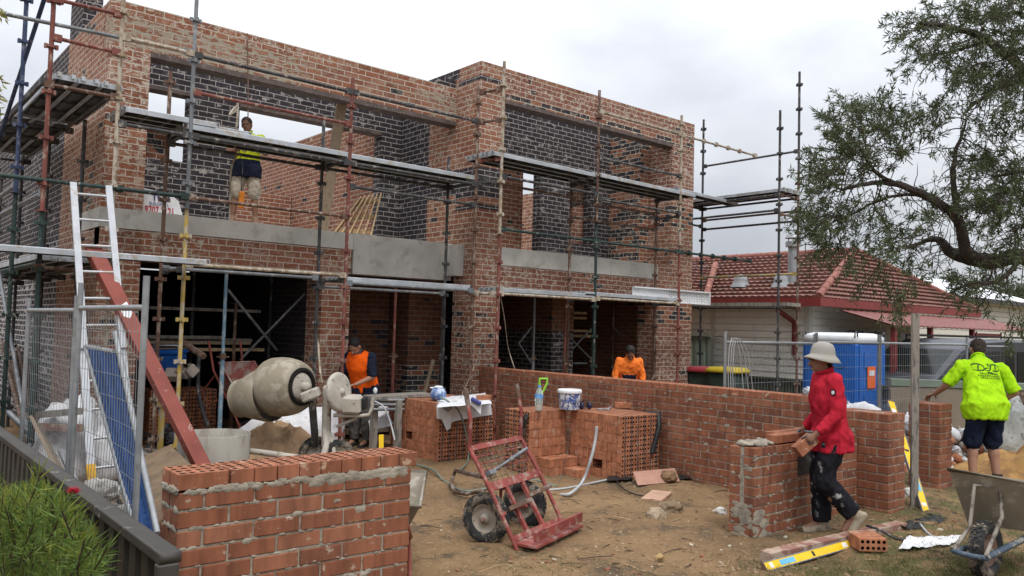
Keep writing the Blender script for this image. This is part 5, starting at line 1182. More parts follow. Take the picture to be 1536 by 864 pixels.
def stroke(pts, w_=.006):
    vs = []; fs = []
    for i, (x, y) in enumerate(pts):
        a = pts[max(i-1, 0)]; c_ = pts[min(i+1, len(pts)-1)]; dx, dy = c_[0]-a[0], c_[1]-a[1]; L = math.hypot(dx, dy) or 1; k = w_*(.5+.7*math.sin(PI*(i+.5)/len(pts))); vs += [V((x-dy/L*k, y+dx/L*k, 0)), V((x+dy/L*k, y-dx/L*k, 0))]
    return vs, [(2*i, 2*i+1, 2*i+3, 2*i+2) for i in range(len(pts)-1)]
def bez(p0, p1, p2, p3, n=9): return [((1-t_)**3*p0[0]+3*(1-t_)**2*t_*p1[0]+3*(1-t_)*t_*t_*p2[0]+t_**3*p3[0], (1-t_)**3*p0[1]+3*(1-t_)**2*t_*p1[1]+3*(1-t_)*t_*t_*p2[1]+t_**3*p3[1]) for t_ in [i/n for i in range(n+1)]]
def swash_D(o):
    ox = o
    return [bez((ox-.02,.045),(ox-.03,.085),(ox+.10,.09),(ox+.105,.03)), bez((ox+.105,.03),(ox+.1,-.005),(ox+.03,-.01),(ox-.025,.002)), bez((ox+.045,.07),(ox+.04,.05),(ox+.035,.03),(ox+.03,.005))]
def swash_J(o): return [bez((o+.03,.075),(o+.0,.095),(o+.0,.05),(o+.03,.055)), bez((o+.05,.085),(o+.035,.04),(o+.02,-.01),(o-.03,.0)), bez((o-.03,.0),(o-.055,.01),(o-.03,.035),(o+.01,.03))]
for grp in (swash_D(-.145), swash_J(.0), swash_D(.065)):
    vs, fs = [], []
    for c_ in grp: v2, f2 = stroke(c_, .0062); fs += [tuple(i+len(vs) for i in f) for f in f2]; vs += v2
    on_cloth(vs, fs, tc, TX_, TY_, sh2, inkG, 'letter')
vs, fs = stroke(bez((-.03,-.022),(.0,-.01),(.03,-.035),(.075,-.038)), .006); on_cloth(vs, fs, tc, TX_, TY_, sh2, inkG, 'flourish')
for row, (y, n, x0, x1, hh) in enumerate(((-.036,11,-.12,.12,.008),(-.062,12,-.145,.13,.012),(-.088,11,-.12,.13,.010))):
    vs, fs = [], []; random.seed(40+row)
    for i in range(n):
        x = x0+(x1-x0)*i/n; pts = [(x+.004, y-hh), (x+rnd(.002,.012), y+hh), (x+.012, y+rnd(-hh,hh)), (x+.016, y-hh*rnd(.3,1))]; v2, f2 = stroke(pts, .0028); fs += [tuple(q+len(vs) for q in f) for f in f2]; vs += v2
    on_cloth(vs, fs, tc, TX_, TY_, sh2, inkG, 'small_print')

# man in the orange vest at the bench behind the mixer
OL = PD(541, 660, 11.7); OL.z = 0; hz = PD(548, 522, 11.55)
rt = math.atan2(cr.x, cr.y)
Jo = pose(pel=(0,-.05,.90), che=(0,.06,1.18), nk=(0,.13,1.37), hd=(.0,.205,1.46), hf=(0,.72,-.7), ls=(-.19,.08,1.32), rs=(.19,.10,1.31), le=(-.25,.10,1.03), lw=(-.12,.30,.93), lh=(.5,.8,-.2), lp=(0,0,-1), re=(.25,.16,1.03), rw=(.15,.36,.98), rh=(-.4,.8,-.2), rp=(-.6,0,-.8), lh_=(-.09,-.05,.88), rh_=(.09,-.05,.88), curl=.7)
orange = cloth('orange_vest', (.86,.115,.008), (.66,.08,.008), .3, 6); navyT = cloth('navy_shirt', (.014,.018,.032)); greyp = cloth('grey_trousers', (.085,.08,.075), (.13,.12,.11), .3)
m3, sh3, j3, h3 = person('man in an orange vest over a navy shirt working at the bench behind the mixer', OL, rt+2.05, Jo, 'skinA', navyT, greyp, cloth('dark_boots_b', (.03,.028,.026)), hair=M['hair'], sleeve='elbow', vest=orange, sc=1.0)

# man in the orange and navy shirt behind the dividing wall
q = PY(940, 560, 9.15); BL_ = V((q.x, q.y, -.22))
BL_ = PD(941, 600, 13.4); BL_.z = -.0
Jb = pose(pel=(0,-.06,.93), che=(0,.06,1.22), nk=(0,.13,1.41), hd=(.02,.23,1.50), hf=(.05,.72,-.7), le=(-.245,.07,1.08), lw=(-.225,.17,.84), re=(.245,.07,1.08), rw=(.225,.17,.84), ls=(-.175,.08,1.35), rs=(.175,.08,1.35))
or2 = cloth('orange_work_shirt', (.86,.20,.035), (.68,.14,.02), .3, 6)
m4, sh4, j4, h4 = person('man in an orange and navy work shirt looking down behind the long dividing wall', BL_, math.atan2(-cf.x, -cf.y)-.1, Jb, 'skinB', or2, cloth('navy_trousers', (.012,.015,.03)), cloth('dark_boots_c', (.03,.028,.026)), hair=M['hair'], sleeve='long', two_tone=(cloth('navy_panel', (.018,.024,.055)), .26), sc=.95)
b = MB(); pq, nq = chestpoint(sh4, j4['che']-cf*1.0+cr*.085+V((0,0,.02)), cf)
if pq: x, y, d = frame(nq); b.rbox(pq+d*.004, .10, .085, .008, .003, 0, x, y, d); b.build('pocket', or2, m4)

# worker on the upper floor edge
q = PY(362, 328, 11.45); UL = V((q.x+.05, 11.45, 3.172))
Ju = pose(pel=(0,0,.95), che=(0,.02,1.25), nk=(0,.03,1.47), hd=(.03,.07,1.60), hf=(.25,.95,-.15), ls=(-.2,.02,1.41), rs=(.2,.02,1.41), le=(-.28,.10,1.16), lw=(-.06,.30,1.22), lh=(.8,.5,.1), lp=(0,-.7,-.6), re=(.29,.08,1.15), rw=(.13,.30,1.15), rh=(-.4,.8,.1), rp=(-.7,0,-.6), lk=(-.13,.02,.5), rk=(.15,.02,.5), la=(-.16,0,.1), ra=(.19,0,.1), curl=.8)
yel = cloth('yellow_work_shirt', (.52,.60,.02)); khaki = cloth('khaki_shorts', (.36,.315,.25), (.30,.26,.2), .2)
m5, sh5, j5, h5 = person('man in khaki shorts and a yellow and navy shirt standing on the upper floor edge', UL, math.atan2(-UL.x, -UL.y), Ju, 'skinB', yel, khaki, cloth('tan_boots', (.27,.19,.13)), hair=M['hairb'], sleeve='short', trouser='short', belly=1.1, two_tone=(cloth('navy_panel_b', (.014,.018,.035)), .10), sc=.92)
b = MB(); hh_ = j5['rw']; b.path([hh_+V((0,0,.02)), hh_+V((.05,-.05,-.25)), hh_+V((.04,-.04,-.5)), hh_+V((.05,-.05,-.62))], .006, 5); tag(b.build('tool_cord', M['black']), 'thin black cord hanging from the hand of the upper floor worker', 'cord')
b = MB(); q = hh_+V((.05,-.05,-.72)); b.rbox(q, .07, .06, .24, .015); tag(b.build('hanging_tool', surf('orange_tool_body', (.62,.20,.02), .5)), 'orange tool hanging on the black cord beside the upper floor worker', 'tool')
# ------------------------------------------------------------------ brick trolley
M['trolley'] = surf('faded_red_trolley_paint', (.23,.052,.042), .65, var=.35, vs=6, spot=(.30,.19,.155), amt=.36, ss=11, bump=.2)
def tyre(par, c, ax, r, wd, rim=(.30,.26,.21), name='wheel', knob=True, rimr=.58):
    """pneumatic wheel: knobbly tyre, dished rim and hub under one wheel part"""
    c = V(c); ax = V(ax).normalized(); x, y, d = frame(ax)
    b = MB(); h = wd/2; n = 40
    prof = [(r*rimr,-h*.6),(r*.72,-h*.95),(r*.88,-h*.98),(r*.97,-h*.7),(r,-h*.3),(r,h*.3),(r*.97,h*.7),(r*.88,h*.98),(r*.72,h*.95),(r*rimr,h*.6)]
    b.lathe(prof, c, d, n)
    if knob:
        for i in range(30):
            a = 2*PI*i/30
            for row, off in ((-.62,0),(-.2,.5),(.2,0),(.62,.5)):
                aa = a+off*2*PI/30; rad = x*math.cos(aa)+y*math.sin(aa); tn = -x*math.sin(aa)+y*math.cos(aa); rr = r*(1.0 if abs(row) < .5 else .965)
                b.obox(c+rad*(rr+.001)+d*(row*h), rad*(r*.035), tn*(r*.062), d*(h*.17))
    w_ = b.build(name, M['rubber'], par)
    g = MB(); g.lathe([(r*rimr,-h*.62),(r*.55,-h*.62),(r*.5,-h*.25),(r*.2,-h*.2),(r*.18,-h*.75),(r*.001,-h*.78)], c, d, 28); g.lathe([(r*rimr,h*.62),(r*.55,h*.62),(r*.5,h*.25),(r*.2,h*.2),(r*.18,h*.75),(r*.001,h*.78)], c, d, 28)
    g.build('rim', surf('wheel_rim_paint', rim, .6, var=.2, spot=(.16,.12,.09), amt=.35, ss=14), w_)
    return w_
T1, T2 = PZ(776,826,.015), PZ(848,793,.015); wv_ = (T2-T1).normalized()
t = thing('brick_trolley', 'faded red two wheeled brick trolley standing in the dirt yard', 'trolley', (T1+T2)/2)
def L1(px, py): return PN(px, py, T1, wv_)
W2 = (T2-T1)
r0, r1, r2, r3, r4 = T1, L1(736,735), L1(704,672), L1(706,630), L1(698,583)
def rail(off):
    b = MB(); b.path([p+off for p in (r0, r1, r2)], .019, 8); b.path([p+off for p in (r2, r2.lerp(r3,.5)+(r3-r2)*.05, r3, r3.lerp(r4,.55))], .017, 8); b.build('rail', M['trolley'], t)
    b = MB(); b.path([r3.lerp(r4,.5)+off, r4+off], .022, 8); b.build('grip', M['rust'], t)
rail(V()); rail(W2)
fn = (r2-r0).normalized(); nn = wv_.cross(fn).normalized()
if nn.dot(CAM-r0) < 0: nn = -nn
def cross(u, wd, th, name='cross_member', mat='trolley', o=0, a=0.0, c=1.0):
    b = MB(); p = r0.lerp(r2, u)+nn*o; q = p+W2; b.bar(p.lerp(q,a), p.lerp(q,c), th, wd, fn); b.build(name, M[mat], t)
cross(.99,.045,.03); cross(.60,.07,.03); cross(.76,.012,.012); cross(.83,.012,.012); cross(.9,.012,.012); cross(.1,.05,.03)
b = MB()
for i in range(1, 10): p = r0.lerp(r2,.61)+W2*(i/10); b.path([p+nn*.012, r0.lerp(r2,.98)+W2*(i/10)+nn*.012], .0035, 5)
for i in range(1, 6): p = r0.lerp(r2,.61+.37*i/6); b.path([p+nn*.014, p+W2+nn*.014], .0035, 5)
b.build('mesh_panel', M['rust'], t)
for k in (.3, .62):
    b = MB(); b.bar(r0.lerp(r2,.04)+W2*k, r0.lerp(r2,.62)+W2*k, .04, .028, nn); b.build('slat', M['trolley'], t)
b = MB(); b.bar(r0+nn*.09-V((0,0,.0)), r0+W2+nn*.09, .2, .02, V((0,0,1))); b.bar(r0+nn*.185+V((0,0,.03)), r0+W2+nn*.185+V((0,0,.03)), .02, .075, V((0,0,1))); b.build('toe_plate', M['trolley'], t)
for k, u in ((.16,.36),(.62,.42)):
    b = MB(); p = r0.lerp(r2,u)+W2*k; b.bar(p+nn*.0, p+W2*.28+nn*.10, .05, .035, fn); b.build('clamp_arm', M['rust'], t)
wl = PZ(729,777,.20); wr2 = wl+wv_*.66
tyre(t, wl, wv_, .205, .11); tyre(t, wr2, wv_, .205, .11)
b = MB(); b.tube(wl-wv_*.06, wr2+wv_*.03, .016)
for k in (.08, .5, .92): p = wl.lerp(wr2,k); b.tube(p, r0.lerp(r2,.34)+W2*k, .016)
b.path([wl.lerp(wr2,.35), wl.lerp(wr2,.35)+V((0,0,.2)), r0.lerp(r2,.55)+W2*.33], .014); b.build('axle_frame', M['trolley'], t)
sA = PD(683,708,7.9); b = MB(); base = r0.lerp(r2,.5)
b.path([r0.lerp(r2,.72)+W2*.02-nn*.02, PZ(683,706,.16), PZ(676,725,.06), PZ(682,738,.03), PZ(700,741,.04), PZ(722,736,.08), r0.lerp(r2,.42)+W2*.1-nn*.03], .02, 8); b.build('stand_loop', M['rust'], t)
b = MB(); a = r0.lerp(r2,.72)+W2*.1+nn*.03; c_ = r0.lerp(r2,.86)+W2*.95+nn*.03; b.path([a, c_], .012, 7); b.tube(a.lerp(c_,.5), c_, .017); b.obox(a, wv_*.05, nn*.03, fn*.02); tag(b.build('hammer', M['p_grey']), 'grey handled hammer lying across the mesh of the brick trolley', 'hammer')

# ------------------------------------------------------------------ wheelbarrow at the right edge, seen from its front
t = thing('wheelbarrow', 'muddy wheelbarrow with a grey tray at the lower right edge, wheel towards the street', 'wheelbarrow', PZ(1480,855,.02))
M['tray'] = surf('mortar_caked_tray', (.23,.20,.155), .9, var=.2, vs=4, spot=(.33,.30,.25), amt=.35, ss=8, bump=.35); M['blue_t'] = surf('dull_blue_tube', (.06,.085,.12), .6, var=.2, spot=(.25,.23,.19), amt=.35, ss=12)
wdp = 6.0; wc = PD(1478,824,wdp); wc.z = max(wc.z, .2); back = V((cf.x*.60+cr.x*.80, cf.y*.60+cr.y*.80, 0)).normalized(); side = V((back.y,-back.x,0))
tyre(t, wc, side, .205, .105, (.20,.12,.085))
tl, tr_ = PD(1423,704,wdp+.15), PD(1545,724,wdp-.18)
W_ = tr_-tl; bl_ = PD(1452,786,wdp+.28); br_ = PD(1546,798,wdp+.0)
b = MB(); back3 = back*.95
top = [tl, tr_, tr_+back3*.95-V((0,0,.24)), tl+back3*.95-V((0,0,.24))]; bot = [bl_, br_, br_+back3*.55, bl_+back3*.55]
for i in range(4): k = (i+1) % 4; b.add([top[i], top[k], bot[k], bot[i]], [(0,1,2,3)])
b.add(bot, [(3,2,1,0)]); inn = [p.lerp(sum(top, V())/4, .02) for p in top]; ib = [p.lerp(sum(bot, V())/4, .03)+V((0,0,.012)) for p in bot]
for i in range(4): k = (i+1) % 4; b.add([inn[k], inn[i], ib[i], ib[k]], [(0,1,2,3)])
b.add(ib, [(0,1,2,3)]); b.path(top, .014, 7, closed=True); b.build('tray', M['tray'], t)
b = MB(); axl, axr = wc-side*.085, wc+side*.085; fr = -back
f1, f2 = wc+fr*.26-side*.11, wc+fr*.26+side*.11
b.path([f1, wc+fr*.29-side*.04, wc+fr*.29+side*.04, f2], .02, 8); b.path([f1, axl-side*.0, wc+back*.5-side*.22+V((0,0,.14)), wc+back*1.3-side*.30+V((0,0,.3))], .024, 8); b.path([f2, axr, wc+back*.5+side*.22+V((0,0,.14)), wc+back*1.3+side*.30+V((0,0,.3))], .024, 8); b.tube(axl, axr, .014)
b.build('frame', M['blue_t'], t)
b = MB(); h1_, h2_ = PD(1462,727,wdp+.06), PD(1499,732,wdp+.0)
b.path([f1+V((0,0,.01)), PD(1455,790,wdp+.03), h1_, h2_, PD(1503,775,wdp-.03), f2+V((0,0,.01))], .015, 8); b.build('front_hoop', pipe('splashed_hoop', (.24,.215,.18), (.10,.085,.07), .4), t)
# ------------------------------------------------------------------ second wheelbarrow (tray tip behind the near wall) and red one by the mixer
def barrow(label, c, dirv, cols, tip=0.0, wheel_r=.19, mattray='tray', tilt=0.0, mframe='redsteel'):
    t = thing('wheelbarrow', label, 'wheelbarrow', c); c = V(c); d = V(dirv).normalized(); s_ = V((d.y,-d.x,0)); Zv = V((0,0,1))
    ct, st = math.cos(tilt), math.sin(tilt)
    def P(a, o, z): # a along, o across, z up; tilt about the axle
        aa, zz = a*ct-(z-.19)*st, a*st+(z-.19)*ct+.19
        return c+d*aa+s_*o+Zv*zz
    tyre(t, P(0,0,.19), s_, wheel_r, .10, (.25,.2,.16))
    b = MB(); top = [P(.02,-.28,.66),P(.02,.28,.66),P(.95,.34,.60),P(.95,-.34,.60)]; bot = [P(.28,-.18,.36),P(.28,.18,.36),P(.72,.2,.33),P(.72,-.2,.33)]; b.path(top, .014, 7, closed=True)
    for i in range(4): k = (i+1) % 4; b.add([top[i],top[k],bot[k],bot[i]], [(0,1,2,3)])
    b.add(bot, [(3,2,1,0)]); b.build('tray', M[mattray], t)
    for sg in (-1, 1):
        b = MB(); b.path([P(-.2,.05*sg,.2),P(0,.09*sg,.19),P(.4,.2*sg,.32),P(.95,.28*sg,.40),P(1.35,.30*sg,.58)], .018, 8); b.build('handle', M[mframe], t)
        b = MB(); b.path([P(.55,.22*sg,.34),P(.62,.25*sg,.02),P(.85,.25*sg,.02),P(.9,.26*sg,.39)], .015, 7); b.build('leg', M[mframe], t)
    b = MB(); b.path([P(-.2,-.05,.2),P(-.24,0,.2),P(-.2,.05,.2)], .018, 8); b.build('nose_bar', M[mframe], t)
    return t
q = PD(612,770,5.9); q.z = 0
tipv = V((cr.x*-.95+cf.x*.3, cr.y*-.95+cf.y*.3, 0)).normalized()
pt = PD(640,734,5.8); dcam = V((-cf.x,-cf.y,0)).normalized(); tipv = dcam; pt = pt-V((cr.x,cr.y,0)).normalized()*.33-dcam*.45
bw = barrow('wheelbarrow mostly hidden behind the low foreground wall, only its tray tip showing', V((pt.x,pt.y,0))-V((tipv.x*.0,tipv.y*.0,0)), tipv, None)
rb = PZ(352,690,0); rbd = V((cr.x*-.9+cf.x*.45, cr.y*-.9+cf.y*.45, 0))
M['rtray'] = surf('red_tray_with_mortar', (.30,.10,.085), .75, var=.2, spot=(.36,.30,.26), amt=.5, ss=6, bump=.2)
barrow('red wheelbarrow tipped up on its nose behind the mixer drum', PD(372,640,11.4)*1.0-V((0,0,PD(372,640,11.4).z)), rbd, None, tilt=R(52), mattray='rtray')

# ------------------------------------------------------------------ concrete mixer
M['mix'] = surf('cement_crusted_drum', (.25,.215,.155), .85, var=.2, vs=3, spot=(.34,.30,.235), amt=.38, ss=5, bump=.35, bs=30); M['mixw'] = surf('cement_crusted_frame', (.40,.365,.31), .9, var=.18, vs=6, spot=(.20,.17,.13), amt=.3, ss=12, bump=.5, bs=40)
t = thing('concrete_mixer', 'cement crusted concrete mixer with its tilted drum behind the foreground wall', 'concrete mixer', PD(500,690,9.9)*1.0-V((0,0,PD(500,690,9.9).z)))
dB = PD(452,580,9.55); ax = (cr*-.86+cf*.36+cu*.04).normalized(); ax = (cr*-.84+cf*.45-cu*.06).normalized()
b = MB(); S = .92
b.lathe([(a_*.84, h_*.84) for a_, h_ in [(.001,-.0),(.30,.0),(.345,.03),(.385,.12),(.415,.25),(.425,.36),(.42,.50),(.405,.55),(.40,.56)]], dB, ax, 40); b.build('drum', M['mix'], t)
b = MB(); b.lathe([(a_*.84, h_*.84) for a_, h_ in [(.395,.53),(.40,.57),(.385,.66),(.34,.82),(.29,.98),(.265,1.07),(.275,1.08),(.28,1.09),(.255,1.08),(.27,.98),(.33,.80),(.37,.66)]], dB+(cr*-.0-cu*.03), (ax-cu*.10-cf*.12).normalized(), 40); b.build('drum_mouth', M['mix'], t)
b = MB(); b.lathe([(.205,-.005),(.215,-.03),(.2,-.035),(.17,-.02),(.17,-.001)], dB, ax, 44)
for i in range(44):
    a = 2*PI*i/44; x, y, d = frame(ax); b.obox(dB+(x*math.cos(a)+y*math.sin(a))*.216-ax*.017, (x*math.cos(a)+y*math.sin(a))*.009, (-x*math.sin(a)+y*math.cos(a))*.009, ax*.012)
b.build('ring_gear', M['void'], t)
b = MB(); b.lathe([(.001,-.03),(.13,-.028),(.16,-.015),(.168,-.002)], dB, ax, 30); b.lathe([(.001,-.12),(.05,-.118),(.055,-.03)], dB, ax, 16); b.build('hub_plate', M['mixw'], t)
b = MB(); q = PD(466,592,9.4); b.rbox(q, .22, .13, .12, .02, 0, (cr*.9+cu*.35).normalized(), cf, (cu*.9-cr*.35).normalized()); b.build('gearbox', M['mixw'], t)
b = MB(); b.path([PD(468,600,9.5), PD(470,625,9.55), PD(472,650,9.6), PD(472,668,9.7)], .045, 10); b.build('yoke_arm', M['p_dark'], t)
b = MB(); b.tube(PD(489,668,9.6), PD(491,582,9.6), .055, n=14); b.tube(PD(489,584,9.6), PD(502,580,9.55), .05, n=12); b.build('column', M['mixw'], t)
hw = PD(508,588,9.5); hax = (cr*.93-cf*.36+cu*.12).normalized()
b = MB(); b.lathe([(.02,.05),(.19,.035),(.225,.03),(.237,.0),(.225,-.03),(.19,-.035),(.10,-.02),(.06,-.05),(.001,-.05)], hw, hax, 40)
b.lathe([(.001,.07),(.04,.068),(.045,.03)], hw, hax, 14); b.build('tilt_wheel', M['mixw'], t)
b = MB(); mb_ = PD(527,606,9.6); b.rbox(mb_, .25, .26, .21, .03, 0, (cr*.97-cu*.05).normalized(), cf, cu); b.build('motor_cover', M['mixw'], t)
b = MB(); b.path([PD(500,623,9.55), PD(540,624,9.55), PD(554,622,9.55), PD(558,612,9.55), PD(559,597,9.55)], .022, 8); b.path([PD(505,640,9.6), PD(535,627,9.6)], .02, 8); b.build('motor_bracket', M['mixw'], t)
b = MB(); b.rbox(PD(545,605,9.65), .08, .16, .14, .01, 0, cr, cf, cu); b.build('motor', M['black'], t)
b = MB(); g0 = PD(486,668,9.6); b.path([PD(487,640,9.6), PD(490,665,9.5), PD(484,690,9.35), PD(462,712,9.2)], .04, 10); b.path([PD(490,640,9.6), PD(500,672,9.5), PD(503,690,9.4)], .025, 8); b.path([PD(372,676,9.3), PD(410,681,9.25), PD(450,687,9.2), PD(480,690,9.3)], .035, 10); b.build('chassis', M['mixw'], t)
for (px, py, dp) in ((473,690,9.75),(507,690,9.55)):
    q = PD(px,py,dp); q.z = .20; tyre(t, q, (cr*.45-cf*.85), .20, .09, (.35,.32,.27))
b = MB(); b.path([PD(480,560,9.7),PD(478,520,9.8),PD(476,500,9.85),PD(479,545,9.75),PD(483,575,9.65)], .012, 6); b.build('cable', M['p_beige'], t)

# mortar ring, sand, bag
t = thing('mortar_drum', 'cut down grey steel drum standing behind the foreground wall', 'drum', PZ(320,720,0))
q = PD(322,650,9.0); q.z = 0; r_ = .385
b = MB(); ztop_ = PD(322,650,9.0).z
b.lathe([(r_-.012,.02),(r_,.0),(r_,.2),(r_+.006,.22),(r_,.24),(r_,ztop_),(r_-.004,ztop_+.006),(r_-.012,ztop_),(r_-.012,.02)], q, V((0,0,1)), 48); b.build('shell', surf('cement_grey_drum', (.33,.31,.27), .75, .1, var=.12, vs=3, spot=(.24,.21,.175), amt=.35, ss=4, stretch=(1,1,.35)), t)
b = MB(); b.lathe([(.001,.15),(r_-.013,.15)], q, V((0,0,1)), 40); b.build('mortar', M['fm'], t)
def heap(name, label, c, rx, ry, h, mat, seed=0, cat='pile', n=46, rough=.12):
    b = MB(); c = V(c); vs = []
    for j in range(n+1):
        for i in range(n+1):
            u, v = i/n*2-1, j/n*2-1; r__ = math.hypot(u, v); z = h*max(0, 1-r__)**.85*(1+.5*fbm((u+seed,v,0), 2, 3))+h*rough*fbm((u*6,v*6,seed), 1, 3)*min(1, max(0,(1-r__)*4)); x, y = c.x+u*rx, c.y+v*ry
            vs.append(V((x, y, max(c.z+z-(.02 if r__ > .97 else 0), c.z-.03))))
    b.add(vs, [(j*(n+1)+i, j*(n+1)+i+1, (j+1)*(n+1)+i+1, (j+1)*(n+1)+i) for j in range(n) for i in range(n)], 0, True)
    return tag(b.build(name, mat), label, cat)
M['sand'] = surf('builders_sand', (.36,.235,.135), .95, var=.15, vs=4, spot=(.27,.17,.10), amt=.4, ss=5, bump=.5, bs=50); M['sand2'] = surf('yellow_brown_sand', (.33,.185,.065), .95, var=.2, vs=4, spot=(.22,.12,.05), amt=.4, ss=5, bump=.5, bs=50)
sp0 = PD(402,664,10.3); heap('sand_pile', 'heap of tan sand under the mixer drum', (sp0.x,sp0.y,-.0), .95, .95, .52, M['sand'], 1, 'sand pile')
sp1 = PD(1516,712,10.8); heap('sand_pile', 'heap of orange sand right of the man in the lime shirt', (sp1.x+.3,sp1.y-.15,-.05), 1.0, 1.0, .42, M['sand2'], 4, 'sand pile')
def tarp(name, label, corners, mat, amp=.06, seed=0, n=22, z=.02, sc_=3, cat='plastic sheet', thick=True):
    """crumpled sheet lying over the ground, creased by folded noise"""
    a, b_, c_, d_ = [V(p) for p in corners]; b = MB()
    def f(u, v):
        p = a.lerp(b_, u).lerp(d_.lerp(c_, u), v); k = fbm((p.x*sc_+seed, p.y*sc_, p.z*sc_*.7), 1, 4); k2 = abs(fbm((p.x*sc_*1.7+seed+9, p.y*sc_*1.7, p.z*2), 1, 3)); e = math.sin(PI*u)*math.sin(PI*v)
        return p+V((.2*k*amp,.2*k2*amp,z+amp*(abs(k)*.8*e+k2*.45)))
    b.sheet(f, n, n); return tag(b.build(name, mat), label, cat)
def px_corners(*pts): return [PZ(*p) for p in pts]
tarp('plastic_sheet', 'crumpled white plastic sheet on the ground behind the mixer wheels', [PD(380,640,11.4),PD(478,655,11.0),PD(480,618,11.6),PD(395,612,12.0)], M['white'], .13, 3, 30)
tarp('plastic_sheet', 'grey white plastic scraps under the bench of the orange vest man', [PD(555,650,11.3),PD(590,640,11.2),PD(580,610,11.9),PD(550,615,12.0)], M['white'], .09, 6)
# ------------------------------------------------------------------ things on the brick packs
Zv = V((0,0,1))
HB = .775                                  # top of the middle and right packs
t = thing('mortar_bucket', 'white mortar splashed bucket with a lid standing on the middle brick pack', 'bucket', PZ(853,614,HB))
q = PZ(854,614,HB); k = (PD(873,600,q.dot(cf)-CAM.dot(cf)) if False else None)
dep = (q-CAM).dot(cf); rb = 17*dep/FPX*.98; hb = 30*dep/FPX
b = MB(); b.lathe([(.001,.004),(rb*.88,.0),(rb*.9,.01),(rb*1.0,hb*.82)], q, Zv, 36)
s = N('splashed_bucket'); p = s.obj(); c = s.mix(s.step(s.noise(p, 16, 6, .75, .6), .47, .54), (.66,.66,.66), (.045,.09,.30)); c = s.mix(s.step(s.noise(p, 22, 5, .7), .55, .62), c, (.10,.09,.09)); M['bkt'] = s.fin(c, .55)
b.build('tub', M['bkt'], t)
b = MB(); b.lathe([(rb*1.0,hb*.80),(rb*1.08,hb*.82),(rb*1.1,hb*.84),(rb*1.1,hb*.95),(rb*1.04,hb*1.0),(rb*.95,hb*.985),(.001,hb*.985)], q, Zv, 36); b.build('lid', M['white'], t)
b = MB(); b.path([q+cr*rb*1.1+Zv*hb*.8, q+cr*rb*1.0-cf*rb*.6+Zv*hb*.5, q-cf*rb*1.15+Zv*hb*.38, q-cr*rb*.9-cf*rb*.7+Zv*hb*.5, q-cr*rb*1.08+Zv*hb*.8], .004, 5); b.build('handle', M['p_grey'], t)
t = thing('water_bottle', 'clear plastic water bottle with a blue label left of the mortar bucket', 'bottle', PZ(808,617,HB))
q = PZ(808,616,HB); dep = (q-CAM).dot(cf); u_ = dep/FPX
s = N('clear_bottle'); s.b.inputs['Transmission Weight'].default_value = .75; s.b.inputs['IOR'].default_value = 1.2; M['clear'] = s.fin((.75,.85,.82), .12)
b = MB(); b.lathe([(.001,.002),(5.6*u_,.0),(6.2*u_,.01),(6.2*u_,19*u_),(6.0*u_,24*u_),(4.5*u_,30*u_),(2.3*u_,34*u_),(2.2*u_,36*u_)], q, Zv, 22); b.build('body', M['clear'], t)
b = MB(); b.lathe([(6.28*u_,18.5*u_),(6.28*u_,25*u_)], q, Zv, 22); b.build('label', surf('blue_white_label', (.12,.32,.62), .5, var=.1, spot=(.65,.7,.75), amt=.4, ss=14, bump=0), t)
b = MB(); b.lathe([(2.6*u_,35*u_),(2.6*u_,38*u_),(.001,38*u_)], q, Zv, 14); b.build('cap', surf('blue_cap', (.05,.22,.45), .4), t)
# shovel standing behind the pack
t = thing('shovel', 'shovel with a lime green D handle standing behind the water bottle', 'shovel', PZ(817,617,.3))
dd = 10.45; M['lime_h'] = surf('lime_handle', (.25,.55,.05), .4, var=.1)
g1, g2, g3, g4 = PD(808,570,dd), PD(821,569,dd), PD(819,578,dd), PD(812,592,dd)
b = MB(); b.path([PD(810,568,dd),PD(821,568,dd),PD(820,576,dd),PD(814,590,dd),PD(811,586,dd),PD(809,575,dd)], .015, 8, closed=True); b.path([PD(813,588,dd),PD(812,600,dd)], .017, 8); b.build('grip', M['lime_h'], t)
b = MB(); b.path([PD(812,598,dd), PD(808,640,dd-.02), PD(806,662,dd-.02)], .016, 8); b.build('shaft', M['woodl'], t)
b = MB(); bs_ = PD(806,662,dd-.02); x, y, d = frame(V((0,0,-1)), cf); b.prism([(-.11,0),(-.11,.2),(0,.30),(.11,.2),(.11,0)], bs_, cr, V((0,0,-1)), cf*.004); b.build('blade', M['p_grey'], t)
t = thing('headphones', 'dark blue ear muffs lying right of the mortar bucket', 'ear muffs', PZ(879,614,HB)); q = PZ(878,614,HB)+Zv*.045
b = MB(); b.path([q+cr*.055*math.cos(a)+Zv*.075*math.sin(a) for a in [PI*i/10 for i in range(11)]], .008, 6); b.build('band', M['black'], t)
for sg in (-1, 1):
    b = MB(); b.ell(q+cr*.05*sg-Zv*.0, .028, .04, .045); b.build('cup', surf('navy_cup', (.02,.025,.06), .4), t)
q = PZ(905,614,HB+.0); b = MB(); b.rbox(q+Zv*.006, .16, .07, .01, .002, 0, cr, cf, Zv); b.path([q+V((.1,0,.012)), q+V((.2,.05,.012))], .014, 6); tag(b.build('trowel', M['galv']), 'steel trowel lying between the ear muffs and the loose bricks', 'trowel')
q = PZ(935,612,HB); loose((q.x,q.y,HB), -.75, 'loose brick lying flat on top of the right pack', tilt=0); 
